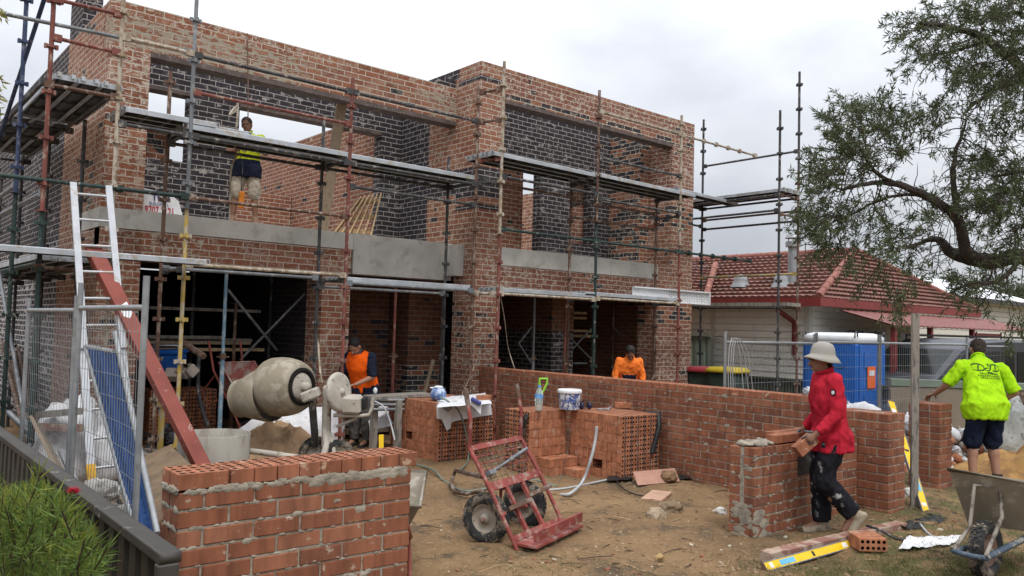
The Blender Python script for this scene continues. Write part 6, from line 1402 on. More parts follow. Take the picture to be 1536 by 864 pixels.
# black strip on the right pack
q1 = PY(990,624,6.49); q2 = PY(978,680,6.485)
b = MB(); b.path([q1+V((.0,.25,.01)), q1+V((0,.02,.03)), q1.lerp(q2,.3)+V((0,-.02,0)), q1.lerp(q2,.6)+V((0,-.012,0)), q2], .035, 6)
tag(b.build('plastic_strip', M['black']), 'torn black plastic strip hanging down the perforated end of the right pack', 'strip')
q1, q2 = PX(790,622,6.58), PX(782,662,6.58)
b = MB(); b.path([q1, q1.lerp(q2,.5)+V((-.03,0,0)), q2], .03, 6); tag(b.build('plastic_strip', M['black']), 'torn black plastic strip on the corner of the middle pack behind the trolley handle', 'strip')
# bag, cloth on left pack
HL = .78; q = PZ(657,600,HL); dep = (q-CAM).dot(cf)
rock_m = surf('blue_plastic_bag', (.10,.18,.40), .4, var=.3, vs=9, spot=(.42,.48,.58), amt=.4, ss=11, bump=.4)
b = MB(); b.loft([(q,cr,cf,.085,.08),(q+Zv*.05,cr,cf,.112,.10),(q+Zv*.11,cr,cf,.105,.095),(q+Zv*.15,cr,cf,.085,.08),(q+Zv*.17,cr,cf,.06,.06)], 20)
for i, v in enumerate(b.v): b.v[i] = v+(v-q-Zv*.08).normalized()*.014*fbm(v, 16, 3)
t = thing('water_cooler', 'small blue plastic bag or cooler jug with a white top standing on the left pack', 'jug', q); b.build('body', rock_m, t)
b = MB(); b.ell(q+Zv*.175, .07, .06, .022); b.ell(q+Zv*.165-cr*.085, .035, .025, .012); b.build('lid', M['white'], t)
tarp('cloth', 'white printed plastic wrap lying over the perforated end of the left pack', [PZ(655,612,HL),PZ(738,606,HL),PZ(728,590,HL),PZ(662,597,HL)], M['white'], .02, 3, 16, .004, 6, 'plastic wrap')
b = MB(); yy = 8.73
for (pl, nm) in (([(655,606),(736,606),(738,622),(700,628),(682,632),(672,636),(668,630),(655,628)],0),([(664,622),(678,624),(676,642),(670,646),(663,630)],0)):
    P_ = [PY(x, y, yy-.012*k_) for k_, (x, y) in enumerate(pl)]; P_ = [PY(x, y, yy-.01-.012*(i % 2)) for i, (x, y) in enumerate(pl)]
    b.add(P_+[p+V((0,-.004,0)) for p in P_], [tuple(range(len(P_))), tuple(range(len(P_), 2*len(P_)))[::-1]]+[(i, (i+1) % len(P_), len(P_)+(i+1) % len(P_), len(P_)+i) for i in range(len(P_))])
tag(b.build('cloth', M['white']), 'white plastic wrap hanging down the perforated face of the left pack', 'plastic wrap')
b = MB(); P_ = [PY(x, y, yy-.03) for x, y in ((655,600),(672,604),(679,612),(672,618),(664,612))]; b.add(P_+[p+V((0,-.004,0)) for p in P_], [tuple(range(5)), (9,8,7,6,5)]); tag(b.build('glove', M['galv']), 'grey work glove draped over the edge of the left pack', 'glove')
t = thing('spray_trigger', 'white bag with a blue printed top hanging from the left trolley handle', 'bag', PD(713,605,7.2))
b = MB(); P_ = [PD(x, y, 7.0) for x, y in ((708,601),(722,608),(721,622),(712,612),(704,606))]; b.add(P_+[p+cf*.05 for p in P_], [tuple(range(5))[::-1], (5,6,7,8,9)]+[(i, (i+1) % 5, 5+(i+1) % 5, 5+i) for i in range(5)]); b.build('body', M['white'], t)
b = MB(); b.rbox(PD(714,602,7.0), .10, .06, .035, .008, 0, (cr*.8-cu*.45).normalized(), cf, (cu*.8+cr*.45).normalized()); b.build('top', surf('navy_print', (.05,.06,.2), .5), t)
t['label'] = 'white bag with a navy top hanging by the left trolley handle'; t.name = 'plastic_bag'
# hoses and cables
def hose(label, pts, r, m, name='hose', cat='hose'):
    P_ = [V(p) for p in pts]; Q = []
    for i in range(len(P_)-1):
        p0, p1, p2, p3 = P_[max(i-1,0)], P_[i], P_[i+1], P_[min(i+2,len(P_)-1)]
        for k in range(6):
            u = k/6; Q.append(.5*((2*p1)+(p2-p0)*u+(2*p0-5*p1+4*p2-p3)*u*u+(3*p1-p0-3*p2+p3)*u**3))
    Q.append(P_[-1]); b = MB(); b.path(Q, r, 7); return tag(b.build(name, m), label, cat)
M['hoseg'] = surf('grey_green_hose', (.15,.18,.15), .5, var=.2); M['hosep'] = surf('pale_grey_conduit', (.40,.41,.42), .4, var=.1)
hose('dark grey green hose looping over the dirt between the left pack and the trolley', [PZ(x,y,.02) for x, y in ((600,690),(625,697),(650,705),(665,720),(690,735),(720,735),(760,724),(800,720),(835,730))], .014, M['hoseg'])
hose('thin green hose hanging from the left pack down to the dirt', [PY(660,598,8.7)+V((0,0,.02)), PY(675,604,8.62), PY(690,620,8.58), PY(700,655,8.55), PZ(702,690,.02), PZ(690,705,.02)], .012, M['hoseg'])
hose('pale grey conduit leaning up in front of the middle pack', [PZ(842,742,.02), PZ(856,740,.05), PD(874,722,9.0), PD(886,690,9.0), PD(893,660,9.05), PD(895,640,9.05)], .017, M['hosep'], 'conduit', 'conduit')
hose('thin pale tube lying on the dirt in front of the middle pack', [PZ(800,735,.015), PZ(845,733,.02), PZ(900,722,.015), PZ(930,716,.015)], .012, M['hosep'], 'conduit', 'conduit')
hose('thin rusty wire bent upright in front of the middle pack', [PZ(838,728,.02), PY(848,690,7.0), PY(858,638,7.0), PY(870,648,7.0), PY(886,672,7.0)], .0035, M['rust'], 'wire', 'wire')
hose('thin black cable curving over the dirt to the pale tile', [PZ(925,722,.02), PZ(938,735,.02), PZ(955,742,.02), PZ(975,745,.02)], .008, M['black'], 'cable', 'cable')
hose('pale string running down from the right scaffold to the dividing wall', [PY(750,441,9.33), PY(757,480,9.5), PY(762,520,9.7), PX(772,553,8.15)], .006, M['p_beige'], 'string', 'string')
hose('thin string strung from the centre pier down to the left pack', [PX(742,450,8.0), PX(715,540,7.9), PD(690,598,11.2)], .004, M['p_beige'], 'string', 'string')
hose('rope hanging from the upper left deck beside the worker in shorts', [PY(352,212,10.3)+V((0,0,-.05)), PY(355,232,10.3), PY(349,245,10.3), PY(346,262,10.3), PY(345,300,10.3), PY(344,330,10.3)], .012, M['p_beige'], 'rope', 'rope')
hose('rope end tied on the rusty ledger above the upper floor worker', [PY(357,150,10.2), PY(354,165,10.2), PY(344,172,10.15), PY(356,160,10.2), PY(355,190,10.2)], .014, M['p_beige'], 'rope', 'rope')
hose('thin line hanging from the left parapet above the worker', [PY(371,50,10.9), PY(372,120,10.88), PY(372,178,10.9)], .008, M['p_brown'], 'string_line', 'line')
b = MB(); q = PZ(920,716,.02)
tarp('plastic_film', 'scrap of black film at the foot of the right pack', [PZ(910,724,.01),PZ(950,722,.01),PZ(948,714,.01),PZ(912,714,.01)], M['black'], .05, 2, 14)
tarp('plastic_film', 'scrap of black film beside the dividing wall near the pinkish paver', [PZ(1018,722,.01),PZ(1038,720,.01),PZ(1035,712,.01),PZ(1018,714,.01)], M['black'], .05, 5, 12)

# ------------------------------------------------------------------ right foreground: beam, level, film, sheets
a, c_ = PZ(1148,836,.05), PZ(1352,789,.05)
x, y, d = frame(c_-a); b = MB(); b.obox((a+c_)/2, x*.055, y*.04, d*((c_-a).length/2)); M['redt'] = surf('red_stained_timber', (.21,.10,.075), .85, var=.25, vs=5, spot=(.36,.27,.20), amt=.5, ss=6, bump=.3)
tag(b.build('timber_beam', M['redt']), 'long red stained timber lying on the dirt behind the yellow level', 'timber')
a, c_ = PZ(1147,851,.035), PZ(1277,815,.035); t = thing('spirit_level', 'yellow spirit level lying on the dirt in front of the red stained timber', 'level', a); x, y, d = frame(c_-a)
M['yel'] = surf('yellow_level_paint', (.72,.46,.012), .4, var=.08, spot=(.5,.36,.08), amt=.15, ss=9, bump=.03)
tl_ = (y*.75+x*.66).normalized(); tx = d.cross(tl_).normalized(); L = (c_-a).length
def level_bar(par, p, q, face, wd=.055, th=.022, lines=True):
    x, y, d = frame(q-p, face); L = (q-p).length; m = (p+q)/2; b = MB(); b.obox(m, x*(wd/2), y*(th/2), d*(L/2)); b.build('body', M['yel'], par)
    b = MB()
    for s_ in (-1, 1): b.obox(m+x*s_*(wd/2-.003), x*.004, y*(th/2+.003), d*(L/2+.001))
    b.build('edge', M['p_grey'], par)
    for s_ in (-1, 1):
        b = MB(); b.obox(m+d*s_*(L/2+.006), x*(wd/2+.002), y*(th/2+.003), d*.006); b.build('end_cap', M['rust'], par)
    for u, mm, l_ in ((-.27,'cyan',.1),(.02,'black',.015),(.40,'white',.035),(-.44,'white',.02)):
        b = MB(); b.obox(m+d*(u*L)+y*(th/2+.001), x*(wd*.27), y*.001, d*l_); b.build('window' if mm == 'cyan' else 'mark', M[mm], par)
M['cyan'] = surf('blue_label', (.13,.40,.60), .5, var=.1, bump=0)
level_bar(t, a, c_, (V((0,0,1))*.55-cf*.85).normalized(), .075)
t = thing('spirit_level', 'long yellow level leaning between the wall end and the timber stake', 'level', PZ(1390,768,.05))
level_bar(t, PZ(1389,769,.05), PD(1336,603,9.35), -cf, .085)
q = PZ(1371,764,.04); b = MB(); x, y, d = frame(PD(1373,470,(q-CAM).dot(cf))-q, cf); tp = PD(1373,470,(q-CAM).dot(cf)); b.obox((q+tp)/2, x*.036, y*.018, d*((tp-q).length/2)); tag(b.build('timber_stake', M['woodg']), 'tall grey timber stake upright behind the leaning yellow level', 'stake')
tarp('plastic_sheet', 'white plastic sheet crumpled on the grass by the wheelbarrow wheel', [PZ(1348,826,.03),PZ(1425,820,.03),PZ(1448,805,.03),PZ(1360,808,.03)], M['white'], .05, 8, 30, .008, 4)
tarp('plastic_film', 'crumpled black film on the ground beside the wheelbarrow tray', [PZ(1330,800,.03),PZ(1432,790,.03),PZ(1440,772,.03),PZ(1352,786,.03)], M['black'], .10, 12, 22, .01, 4)
hose('loose flat strap trailing over the red stained timber', [PZ(1300,788,.10), PZ(1322,796,.09), PZ(1340,806,.04), PZ(1362,812,.03)], .012, M['p_dark'], 'strap', 'strap')
hose('grey strap crossing the black film', [PZ(1378,783,.06), PZ(1390,798,.05), PZ(1408,812,.03)], .011, M['hosep'], 'strap', 'strap')
# PVC pipes
for lab, p_, q_ in (('white drain pipe behind the timber stake', PD(1372,702,10.4), PD(1412,698,10.2)), ('white drain pipe behind the heap of orange sand', PD(1490,690,11.4), PD(1550,681,11.6))):
    t = thing('drain_pipe', lab, 'pipe', p_); b = MB(); b.tube(p_, q_, .07, n=18); b.build('pipe', M['white'], t); b = MB(); d = (q_-p_).normalized(); b.lathe([(.072,.0),(.08,.01),(.08,.1),(.072,.11)], p_+d*.05, d, 18); b.build('socket', M['white'], t)
# rubble behind the fence
def scrapheap(name, label, c, rx, ry, h, n, seed, mats):
    random.seed(seed); t = thing(name, label, 'rubble', c); b = [MB() for _ in mats]; c = V(c)
    for i in range(n):
        u, v = rnd(-1,1), rnd(-1,1); r_ = math.hypot(u, v)
        if r_ > 1: continue
        z = h*(1-r_**1.5)*rnd(.3,1); p = c+V((u*rx, v*ry, z)); k = random.choice(range(len(mats))); d = V((rnd(-1,1),rnd(-1,1),rnd(-.5,.5))).normalized(); L = rnd(.06,.4); x, y, d = frame(d)
        if k % 3 == 0: b[k].bar(p-d*L/2, p+d*L/2, rnd(.02,.07), rnd(.01,.03))
        elif k % 3 == 1: b[k].ell(p, rnd(.05,.16), rnd(.04,.13), rnd(.03,.08), x, y, d, 8, 6)
        else: b[k].path([p-d*L/2, p+x*rnd(.02,.1), p+d*L/2], rnd(.006,.02), 5)
    for bb, (nm, m) in zip(b, mats): kind(bb.build(nm, M[m], t), 'stuff')
    return t
rp_ = PD(1400,648,12.2)
scrapheap('rubble_pile', 'heap of building rubble and white plastic behind the timber stake', (rp_.x+.2, rp_.y, -.35), 1.5, 1.2, .95, 900, 3, [('timber_scrap','woodg'),('plastic_scrap','white'),('wire_scrap','p_dark'),('batten_scrap','wood'),('brick_scrap','pk'),('cable_scrap','hosep'),('board_scrap','rust'),('clod_scrap','conc')])
def sack(name, label, c, rx, ry, rz, m, seed=0, amp=.22, cat='bag'):
    bm = bmesh.new(); bmesh.ops.create_icosphere(bm, subdivisions=4, radius=1)
    for v in bm.verts:
        k = 1+amp*fbm(v.co+V((seed*2.3,0,0)), 1.4, 4)-amp*.7*abs(fbm(v.co*2.2+V((seed,3,0)), 1.6, 3)); z = v.co.z*k; v.co = V((v.co.x*k*rx, v.co.y*k*ry, max(z, -.55)*rz))
    me = bpy.data.meshes.new(name); bm.to_mesh(me); bm.free(); me.materials.append(m)
    for p in me.polygons: p.use_smooth = True
    o = bpy.data.objects.new(name, me); C.objects.link(o); o.location = V(c)+V((0,0,rz*.5)); return tag(o, label, cat)
q = PD(440,640,11.0); sack('bulk_bag', 'large slumped white bulk bag on the ground behind the mixer drum', (q.x,q.y,.0), .75, .45, .46, M['white'], 21, .2)
q = PD(1290,606,11.2); sack('rubbish_bag', 'white plastic bag of rubbish behind the wall to the right of the red shirt', (q.x,q.y,.42), .34, .32, .32, M['white'], 2)
q = PD(1222,603,10.6); sack('rubbish_bag', 'small grey plastic bag on the wall top left of the red shirt', (8.2,PX(1217,604,8.2).y,1.14), .09, .09, .07, M['galv'], 5)
q = PD(1385,622,12.6); sack('rubbish_bag', 'white plastic bags on the rubble behind the hand of the man in lime', (q.x,q.y,.30), .42, .4, .24, M['white'], 8)
q = PD(1515,640,11.6); sack('rubbish_bag', 'clear grey plastic bag right of the man in the lime shirt', (q.x+.1,q.y,-.1), .38, .35, .75, surf('clear_grey_plastic', (.42,.43,.40), .35, var=.3, vs=9, spot=(.2,.2,.18), amt=.4, ss=9), 11)
q = PD(1540,650,12.0); sack('dead_bush_bag', 'brown heap of dry twigs at the right edge behind the clear bag', (q.x+.1,q.y,-.1), .42, .4, .8, surf('dry_brown_heap', (.09,.055,.04), .9, var=.4, vs=14, bump=.7), 14, .4, 'heap')
# low block wall with green rail, van behind
t = thing('retaining_wall', 'low tan block wall with a pale green rail in front of the van', 'wall', (14,7,-.4))
w0, w1 = PD(1335,600,14.6), PD(1640,600,14.0)
b = MB(); d = (w1-w0); d.z = 0; d.normalize(); nrm = V((d.y,-d.x,0)); m = (w0+w1)/2; L = (w1-w0).length/2; zr = PD(1400,573,14.4).z; b.obox((m.x,m.y,(zr-.1-.45)/2), d*L, nrm*.08, Zv*((zr-.1+.45)/2)); b.build('wall', surf('tan_blockwork', (.25,.205,.155), .9, var=.12, vs=2, spot=(.19,.155,.115), amt=.3, ss=3), t)
b = MB(); b.obox((m.x,m.y,zr-.03), d*L, nrm*.1, Zv*.06); b.build('rail', M['gfencel'], t)
VO = PD(1352,560,15.6); vd = V((cr.x*.93+cf.x*.34,cr.y*.93+cf.y*.34,0)).normalized(); vs_ = V((vd.y,-vd.x,0))
t = thing('van', 'dark grey van parked behind the mesh fence, facing left', 'van', (VO.x+2,VO.y,-.45))
M['vanp'] = surf('dark_grey_van_paint', (.05,.053,.062), .35, .1, var=.06, bump=0, spec=.5); M['vglass'] = surf('van_glass', (.012,.015,.014), .15, var=.1, bump=0, spec=.3)
v0 = V((VO.x-.35, VO.y, -.45)); VW = 1.9
def VP(a, z, o=0): return v0+vd*a+Zv*z-vs_*o
prof = [(0,.38),(.02,.95),(.10,1.08),(.75,1.28),(1.0,1.36),(1.75,2.05),(2.2,2.22),(2.9,2.27),(4.8,2.25),(5.05,2.15),(5.15,1.2),(5.15,.38)]
b = MB()
secs = []
for (o, ins) in ((0,.10),(.06,.02),(.12,0),(VW-.12,0),(VW-.06,.02),(VW,.10)):
    cxm, czm = 2.6, 1.2; secs.append([VP(cxm+(a-cxm)*(1-ins*.06), czm+(z-czm)*(1-ins*.5) if z > 1.3 else z, o) for a, z in prof])
n = len(prof); vsx = [p for s_ in secs for p in s_]
b.add(vsx, [(k*n+i, k*n+(i+1) % n, (k+1)*n+(i+1) % n, (k+1)*n+i) for k in range(len(secs)-1) for i in range(n)]+[tuple(range(n)), tuple(range(n*(len(secs)-1), n*len(secs)))[::-1]], 0)
vb = b.build('body', M['vanp'], t)
def pane(pts, nm='window'):
    b = MB(); P_ = [VP(a, z, -.012) for a, z in pts]; Q_ = [p+vs_*-.01 for p in P_]; k = len(pts); b.add(P_+Q_, [tuple(range(k)), tuple(range(k, 2*k))[::-1]]+[(i, (i+1) % k, k+(i+1) % k, k+i) for i in range(k)]); b.build(nm, M['vglass'], t)
pane([(1.25,1.36),(2.05,1.36),(2.05,2.0),(1.86,1.98)]); pane([(2.12,1.36),(3.2,1.36),(3.2,2.02),(2.12,2.02)]); pane([(3.28,1.36),(4.4,1.36),(4.4,2.02),(3.28,2.02)])
b = MB(); b.add([VP(1.03,1.37,.12),VP(1.03,1.37,VW-.12),VP(1.73,2.02,VW-.16),VP(1.73,2.02,.16)], [(0,1,2,3)]); 
for i in range(4): b.v[i] = b.v[i]+(-vd*.7+Zv*.7)*.012
b.build('windscreen', M['vglass'], t)
b = MB(); b.obox(VP(1.35,1.42,-.12), vd*.09, vs_*.06, Zv*.09); b.build('mirror', M['black'], t)
b = MB(); b.obox(VP(.04,.85,.3), vd*.03, vs_*.22, Zv*.1); b.obox(VP(.04,.85,VW-.3), vd*.03, vs_*.22, Zv*.1); b.build('headlights', M['clear'], t)
b = MB(); b.obox(VP(3.3,2.31,.2), vd*1.2, vs_*.02, Zv*.02); b.obox(VP(3.3,2.31,VW-.2), vd*1.2, vs_*.02, Zv*.02); b.build('roof_rail', M['black'], t)
for a in (.95, 4.2):
    for o in (-.0, VW-.12): tyre(t, VP(a,.33,o+.1), vs_, .33, .2, (.3,.3,.31), knob=False)

# ------------------------------------------------------------------ left side clutter
q = PD(250,543,11.5); t = thing('cool_box', 'blue cool box on the bricks behind the yellow standard', 'cool box', q)
b = MB(); b.rbox(q+V((0,0,-.03)), .46, .32, .28, .02, 0, cr, cf, cu); b.build('body', surf('blue_cool_box', (.02,.11,.40), .5, var=.1, spot=(.5,.55,.6), amt=.2, ss=12), t)
b = MB(); b.rbox(q+cu*.145, .50, .35, .07, .02, 0, cr, cf, cu); b.build('lid', M['blue'], t); b = MB(); b.path([q-cr*.2+cu*.18, q-cr*.17+cu*.24-cf*.05, q+cr*.17+cu*.24-cf*.05, q+cr*.2+cu*.18], .012, 6); b.build('handle', M['white'], t)
q = PZ(225,655,0); q = PD(232,650,11.2); q.z = 0
pack('brick_pack', 'old brick pack in the mouth of the left garage under the blue cool box', (q.x-.05,q.y+.1,-.02), A1, A2, 4, 8, 7, skip={(1,3),(4,5)})
random.seed(5)
for k, (px, py) in enumerate(((258,562),(275,558),(286,556))):
    q = PD(px, py, 11.3); x, y, d = frame(V((rnd(-1,1),rnd(-1,1),rnd(-.3,1)))); tt = thing('mortar_block', ('left','middle','right')[k]+' broken pale mortar block with a hole, on top of the old brick pack', 'block', q); b = MB(); b.rbox(q, .17, .15, .15, .012, 0, x, y, d); hole_plate(b, q+d*.0765-x*.04-y*.04, x*.08, y*.08, 1, 1, .025, .06, 0, 1); b.build('body', [surf('pale_block', (.42,.36,.30), .9, var=.2, bump=.5), M['void']], tt)
q0, q1 = PD(272,512,11.0), PD(306,535,10.8); hose('rusty pipe end poking out beside the yellow standard', [q0, q0.lerp(q1,.5), q1], .045, M['rust'], 'steel_pipe', 'pipe')
q0, q1 = PD(298,590,11.4), PD(312,640,11.3); hose('dark stick leaning beside the old brick pack', [PD(298,530,11.5), q0, q1], .03, M['p_dark'], 'steel_pipe', 'pipe')
# pallets
def pallet(label, c, ang, m='woodg', tilt=0):
    t = thing('pallet', label, 'pallet', c); c = V(c); X = V((math.cos(ang), math.sin(ang), 0)); Y = V((-math.sin(ang), math.cos(ang), 0)); Z_ = V((0,0,1))
    for k in range(7):
        b = MB(); b.obox(c+X*(-.54+.18*k)+Z_*.13, X*.05, Y*.55, Z_*.011); b.build('slat', M[m], t)
    for k in (-1, 0, 1):
        b = MB(); b.obox(c+Y*(.48*k)+Z_*.07, X*.58, Y*.045, Z_*.048); b.build('runner', M[m], t)
q = PZ(225,700,0); pallet('weathered pallet on the ground left of the grey steel drum', (q.x,q.y,0), .1)
b = MB(); a, c_, d_ = PD(215,690,7.6), PD(245,760,6.4), PD(245,700,7.6); 
p0, p1 = PD(212,692,8.0), PD(252,768,6.0); p0.z = max(.05,p0.z); b.bar(p0+V((.1,.2,0)), p1+V((.15,0,0)), .5, .04, V((-.4,.3,1)))
tag(b.build('plywood_sheet', surf('brown_plywood', (.17,.115,.07), .85, var=.2, vs=4, spot=(.12,.085,.055), amt=.4, ss=5)), 'brown plywood sheet lying between the blue screen and the near wall', 'plywood')
q = PD(112,640,9.0); sack('cement_bag', 'large white bulk bag standing behind the far left mesh panel', (q.x,q.y,.0), .42, .40, .62, M['white'], 3, .15)
q = PD(150,640,8.6); sack('cement_bag', 'white plastic bag between the ladder and the blue screen', (q.x+.1,q.y,.1), .22, .25, .5, M['white'], 7, .2)
sack('cement_bag', 'grey white sack on the ground behind the near end of the steel fence', (1.75,5.2,.0), .25, .3, .3, M['white'], 9, .2)
q = PZ(250,690,.0); 
for k, (a, c_, w_, m, lab) in enumerate((((12,618),(46,650),.05,'p_grey','grey scaffold tube lying at the left edge above the steel fence'),((55,640),(128,642),.06,'redt','red timber bearer under the white bulk bag'),((60,622),(130,616),.05,'woodg','grey timber bearer behind the white bulk bag'))):
    dp_ = 8.6; b = MB(); p_, q_ = PD(*a, dp_), PD(*c_, dp_-.1)
    if k == 0: b.tube(p_, q_, .03)
    else: b.bar(p_, q_, .09, .07)
    tag(b.build('steel_pipe' if k == 0 else 'timber_bearer', M[m]), lab, 'pipe' if k == 0 else 'timber')
b = MB(); p_, q_ = PD(92,676,7.2), PD(112,722,6.6); b.bar(p_, q_, .05, .03); tag(b.build('angle_iron', M['alu']), 'silver metal angle leaning behind the steel fence', 'metal angle')
b = MB(); b.bar(PD(58,642,8.3), PD(98,722,7.2), .32, .03, V((1,-.2,.6))); tag(b.build('plywood_sheet', M['wood']), 'brown board leaning behind the silver metal angle', 'plywood')
# bundle of rusty tubes leaning at the far left
t = thing('tube_bundle', 'bundle of long rusty tubes leaning on the side scaffold at the far left', 'tubes', (1.6,12,0))
random.seed(9)
for k in range(9):
    b = MB(); p_ = PD(2+5*k, 520+rnd(-15,5)+3*k, 13.5); q_ = PD(34+3.2*k, 640+rnd(-8,8), 9.9+.08*k); b.tube(p_, q_, .03); b.build('tube', M['rust'], t)
scrapheap('scrap_heap', 'clutter of dark tubes, wood and stones behind the left steel fence', (1.85,7.4,.0), .45, 1.5, .35, 330, 6, [('timber_scrap','woodg'),('stone_scrap','conc'),('wire_scrap','p_dark'),('batten_scrap','wood')])
scrapheap('scrap_heap', 'black crates and clamps in a heap behind the steel beam', (PD(268,640,10.9).x,PD(268,640,10.9).y,.0), .4, .35, .5, 120, 8, [('timber_scrap','black'),('clamp_scrap','p_dark'),('wire_scrap','black')])
b = MB(); q = PD(243,610,10.2); b.tube((q.x,q.y,0),(q.x,q.y,q.z+.1),.04); b.tube((q.x,q.y,q.z),(q.x,q.y,q.z+.12),.07,n=10); b.tube((q.x-.12,q.y,q.z+.02),(q.x+.12,q.y,q.z+.02),.02); tag(b.build('base_jack', M['p_yell']), 'yellow screw jack standing in front of the old brick pack', 'jack')
# bench of orange vest man
t = thing('work_bench', 'rough plank bench loaded with tubes in front of the orange vest man', 'bench', PD(580,640,11.2))
q = PD(575,592,11.0); b = MB(); b.bar(PD(552,596,11.1), PD(640,591,11.6), .35, .04); b.build('top', M['woodg'], t)
for k, dz in enumerate((-.08,-.15,-.22)):
    b = MB(); b.tube(PD(560,600+7*k,11.0), PD(606,600+7*k,11.2), .022); b.build('tube', M['p_grey'], t)
for px in (562, 598):
    b = MB(); q = PD(px,600,11.15); b.bx(q.x-.04,q.x+.04,q.y-.04,q.y+.04,0,q.z); b.build('leg', M['woodg'], t)
hose('pale plastic tube drooping from the bench by the mixer motor', [PD(562,602,10.7), PD(575,610,10.6), PD(585,632,10.6), PD(592,660,10.5)], .012, M['hosep'], 'conduit', 'conduit')
b = MB(); q = PD(572,665,10.4); b.bar(PD(572,652,10.4), PD(572,685,10.3), .06, .02, cf); tag(b.build('spirit_level', M['yel']), 'short yellow level end sticking up behind the near wall', 'level')
q = PD(563,586,11.2); b = MB(); b.ell(q, .03, .028, .045); tag(b.build('paper_cup', M['white']), 'white bundle in the hands of the orange vest man', 'bundle')
# ------------------------------------------------------------------ vegetation
M['leafT'] = leafmat('bottlebrush_leaves', [(.055,.075,.034),(.075,.098,.042),(.095,.12,.05),(.06,.08,.042),(.13,.15,.055)], .25)
M['leafB'] = leafmat('bush_needles', [(.06,.105,.022),(.10,.165,.03),(.14,.21,.04),(.075,.13,.036),(.20,.26,.05)], .3)
M['bark'] = surf('dark_bark', (.055,.043,.036), .95, var=.35, vs=5, spot=(.12,.10,.085), amt=.35, ss=8, bump=.8, bs=22)
M['twig'] = surf('thin_twigs', (.06,.045,.035), .9, var=.3)
class Leaves:
    def __init__(s): s.v = []; s.f = []
    def leaf(s, p, d, up, L, W):
        x = d.cross(up)
        if x.length < 1e-3: x = d.cross(V((1,0,0)))
        x.normalize(); n = x.cross(d)
        o = len(s.v); m = p+d*(L*.45)+n*(L*.06); s.v += [p, m+x*(W/2)-n*(W*.15), p+d*L, m-x*(W/2)-n*(W*.15)]; s.f += [(o,o+1,o+2),(o,o+2,o+3)]
    def build(s, name, m, par):
        me = bpy.data.meshes.new(name); me.from_pydata([tuple(v) for v in s.v], [], s.f); me.materials.append(m); o = bpy.data.objects.new(name, me); C.objects.link(o)
        if par: o.parent = par; o.matrix_parent_inverse = parent_inv(par)
        return o
def rv(): 
    while True:
        v = V((rnd(-1,1),rnd(-1,1),rnd(-1,1)))
        if .05 < v.length < 1: return v.normalized()
def spray(lv, tw, p, d, L, n, ll, lw, droop=.25, spread=.8, tuft=1.0):
    pts = [V(p)]; d = d.normalized(); k = 5
    for i in range(k): d = (d+V((0,0,-droop/k))+rv()*.16).normalized(); pts.append(pts[-1]+d*L/k)
    tw.path(pts, [.006-.0009*i for i in range(k+1)], 3, caps=False)
    for i in range(n):
        u = 1-abs(random.gauss(0, .33)) if tuft > .5 else rnd(.15,1); u = min(1, max(.1, u)); q = u*k; a = min(k-1, int(q)); pp = pts[a].lerp(pts[a+1], q-a); dd = (pts[a+1]-pts[a]).normalized()
        ld = (dd*(.55)+rv()*spread).normalized(); lv.leaf(pp, ld, rv(), ll*rnd(.6,1.2), lw*rnd(.7,1.2))
random.seed(21)
TD = 10.6
t = thing('bottlebrush_tree', 'large leaning bottlebrush tree with thick dark limbs reaching in from the right', 'tree', PD(1640,560,TD)*1.0-V((0,0,PD(1640,560,TD).z+.2)))
tk = MB(); lims = []
def limb(pts, r0, r1, dz):
    P_ = [PD(x, y, TD+z) for (x, y), z in zip(pts, dz)]; Q = []
    for i in range(len(P_)-1):
        p0, p1, p2, p3 = P_[max(i-1,0)], P_[i], P_[i+1], P_[min(i+2,len(P_)-1)]
        for k in range(5): u = k/5; Q.append(.5*((2*p1)+(p2-p0)*u+(2*p0-5*p1+4*p2-p3)*u*u+(3*p1-p0-3*p2+p3)*u**3)+rv()*.008)
    Q.append(P_[-1]); n = len(Q); tk.path(Q, [r0+(r1-r0)*(i/(n-1))**.8 for i in range(n)], 10); lims.append(Q); return Q
base = PD(1650,470,TD)
limb([(1655,620),(1650,520),(1610,430),(1536,385),(1490,393),(1452,380),(1437,330),(1400,300),(1345,276),(1300,276),(1262,285)], .165, .016, (0,0,0,0,0,-.1,-.2,-.3,-.4,-.5,-.6))
limb([(1490,393),(1455,388),(1425,378),(1412,362),(1395,360),(1360,372)], .12, .018, (0,.1,.2,.3,.4,.5))
limb([(1437,328),(1430,280),(1432,235),(1442,205),(1450,180)], .05, .012, (-.2,-.1,0,0,.1))
limb([(1345,276),(1318,262),(1300,240),(1285,215)], .035, .01, (-.4,-.5,-.6,-.7))
limb([(1400,300),(1365,292),(1320,300),(1280,320),(1240,338)], .03, .008, (-.3,-.2,0,.1,.2))
limb([(1650,520),(1640,380),(1600,240),(1545,120),(1480,60),(1420,40),(1375,35)], .15, .012, (0,.2,.3,.1,-.1,-.3,-.4))
limb([(1545,120),(1500,130),(1470,150),(1445,170)], .05, .01, (.1,0,-.2,-.3))
limb([(1600,240),(1560,250),(1520,260),(1490,265)], .06, .012, (.3,0,-.2,-.3))
limb([(1480,60),(1440,75),(1410,80),(1385,85)], .03, .008, (-.1,0,0,.1))
limb([(1536,385),(1500,420),(1470,425),(1440,430)], .04, .01, (0,-.3,-.4,-.5))
tk.build('trunk', M['bark'], t)
lv = Leaves(); tw = MB()
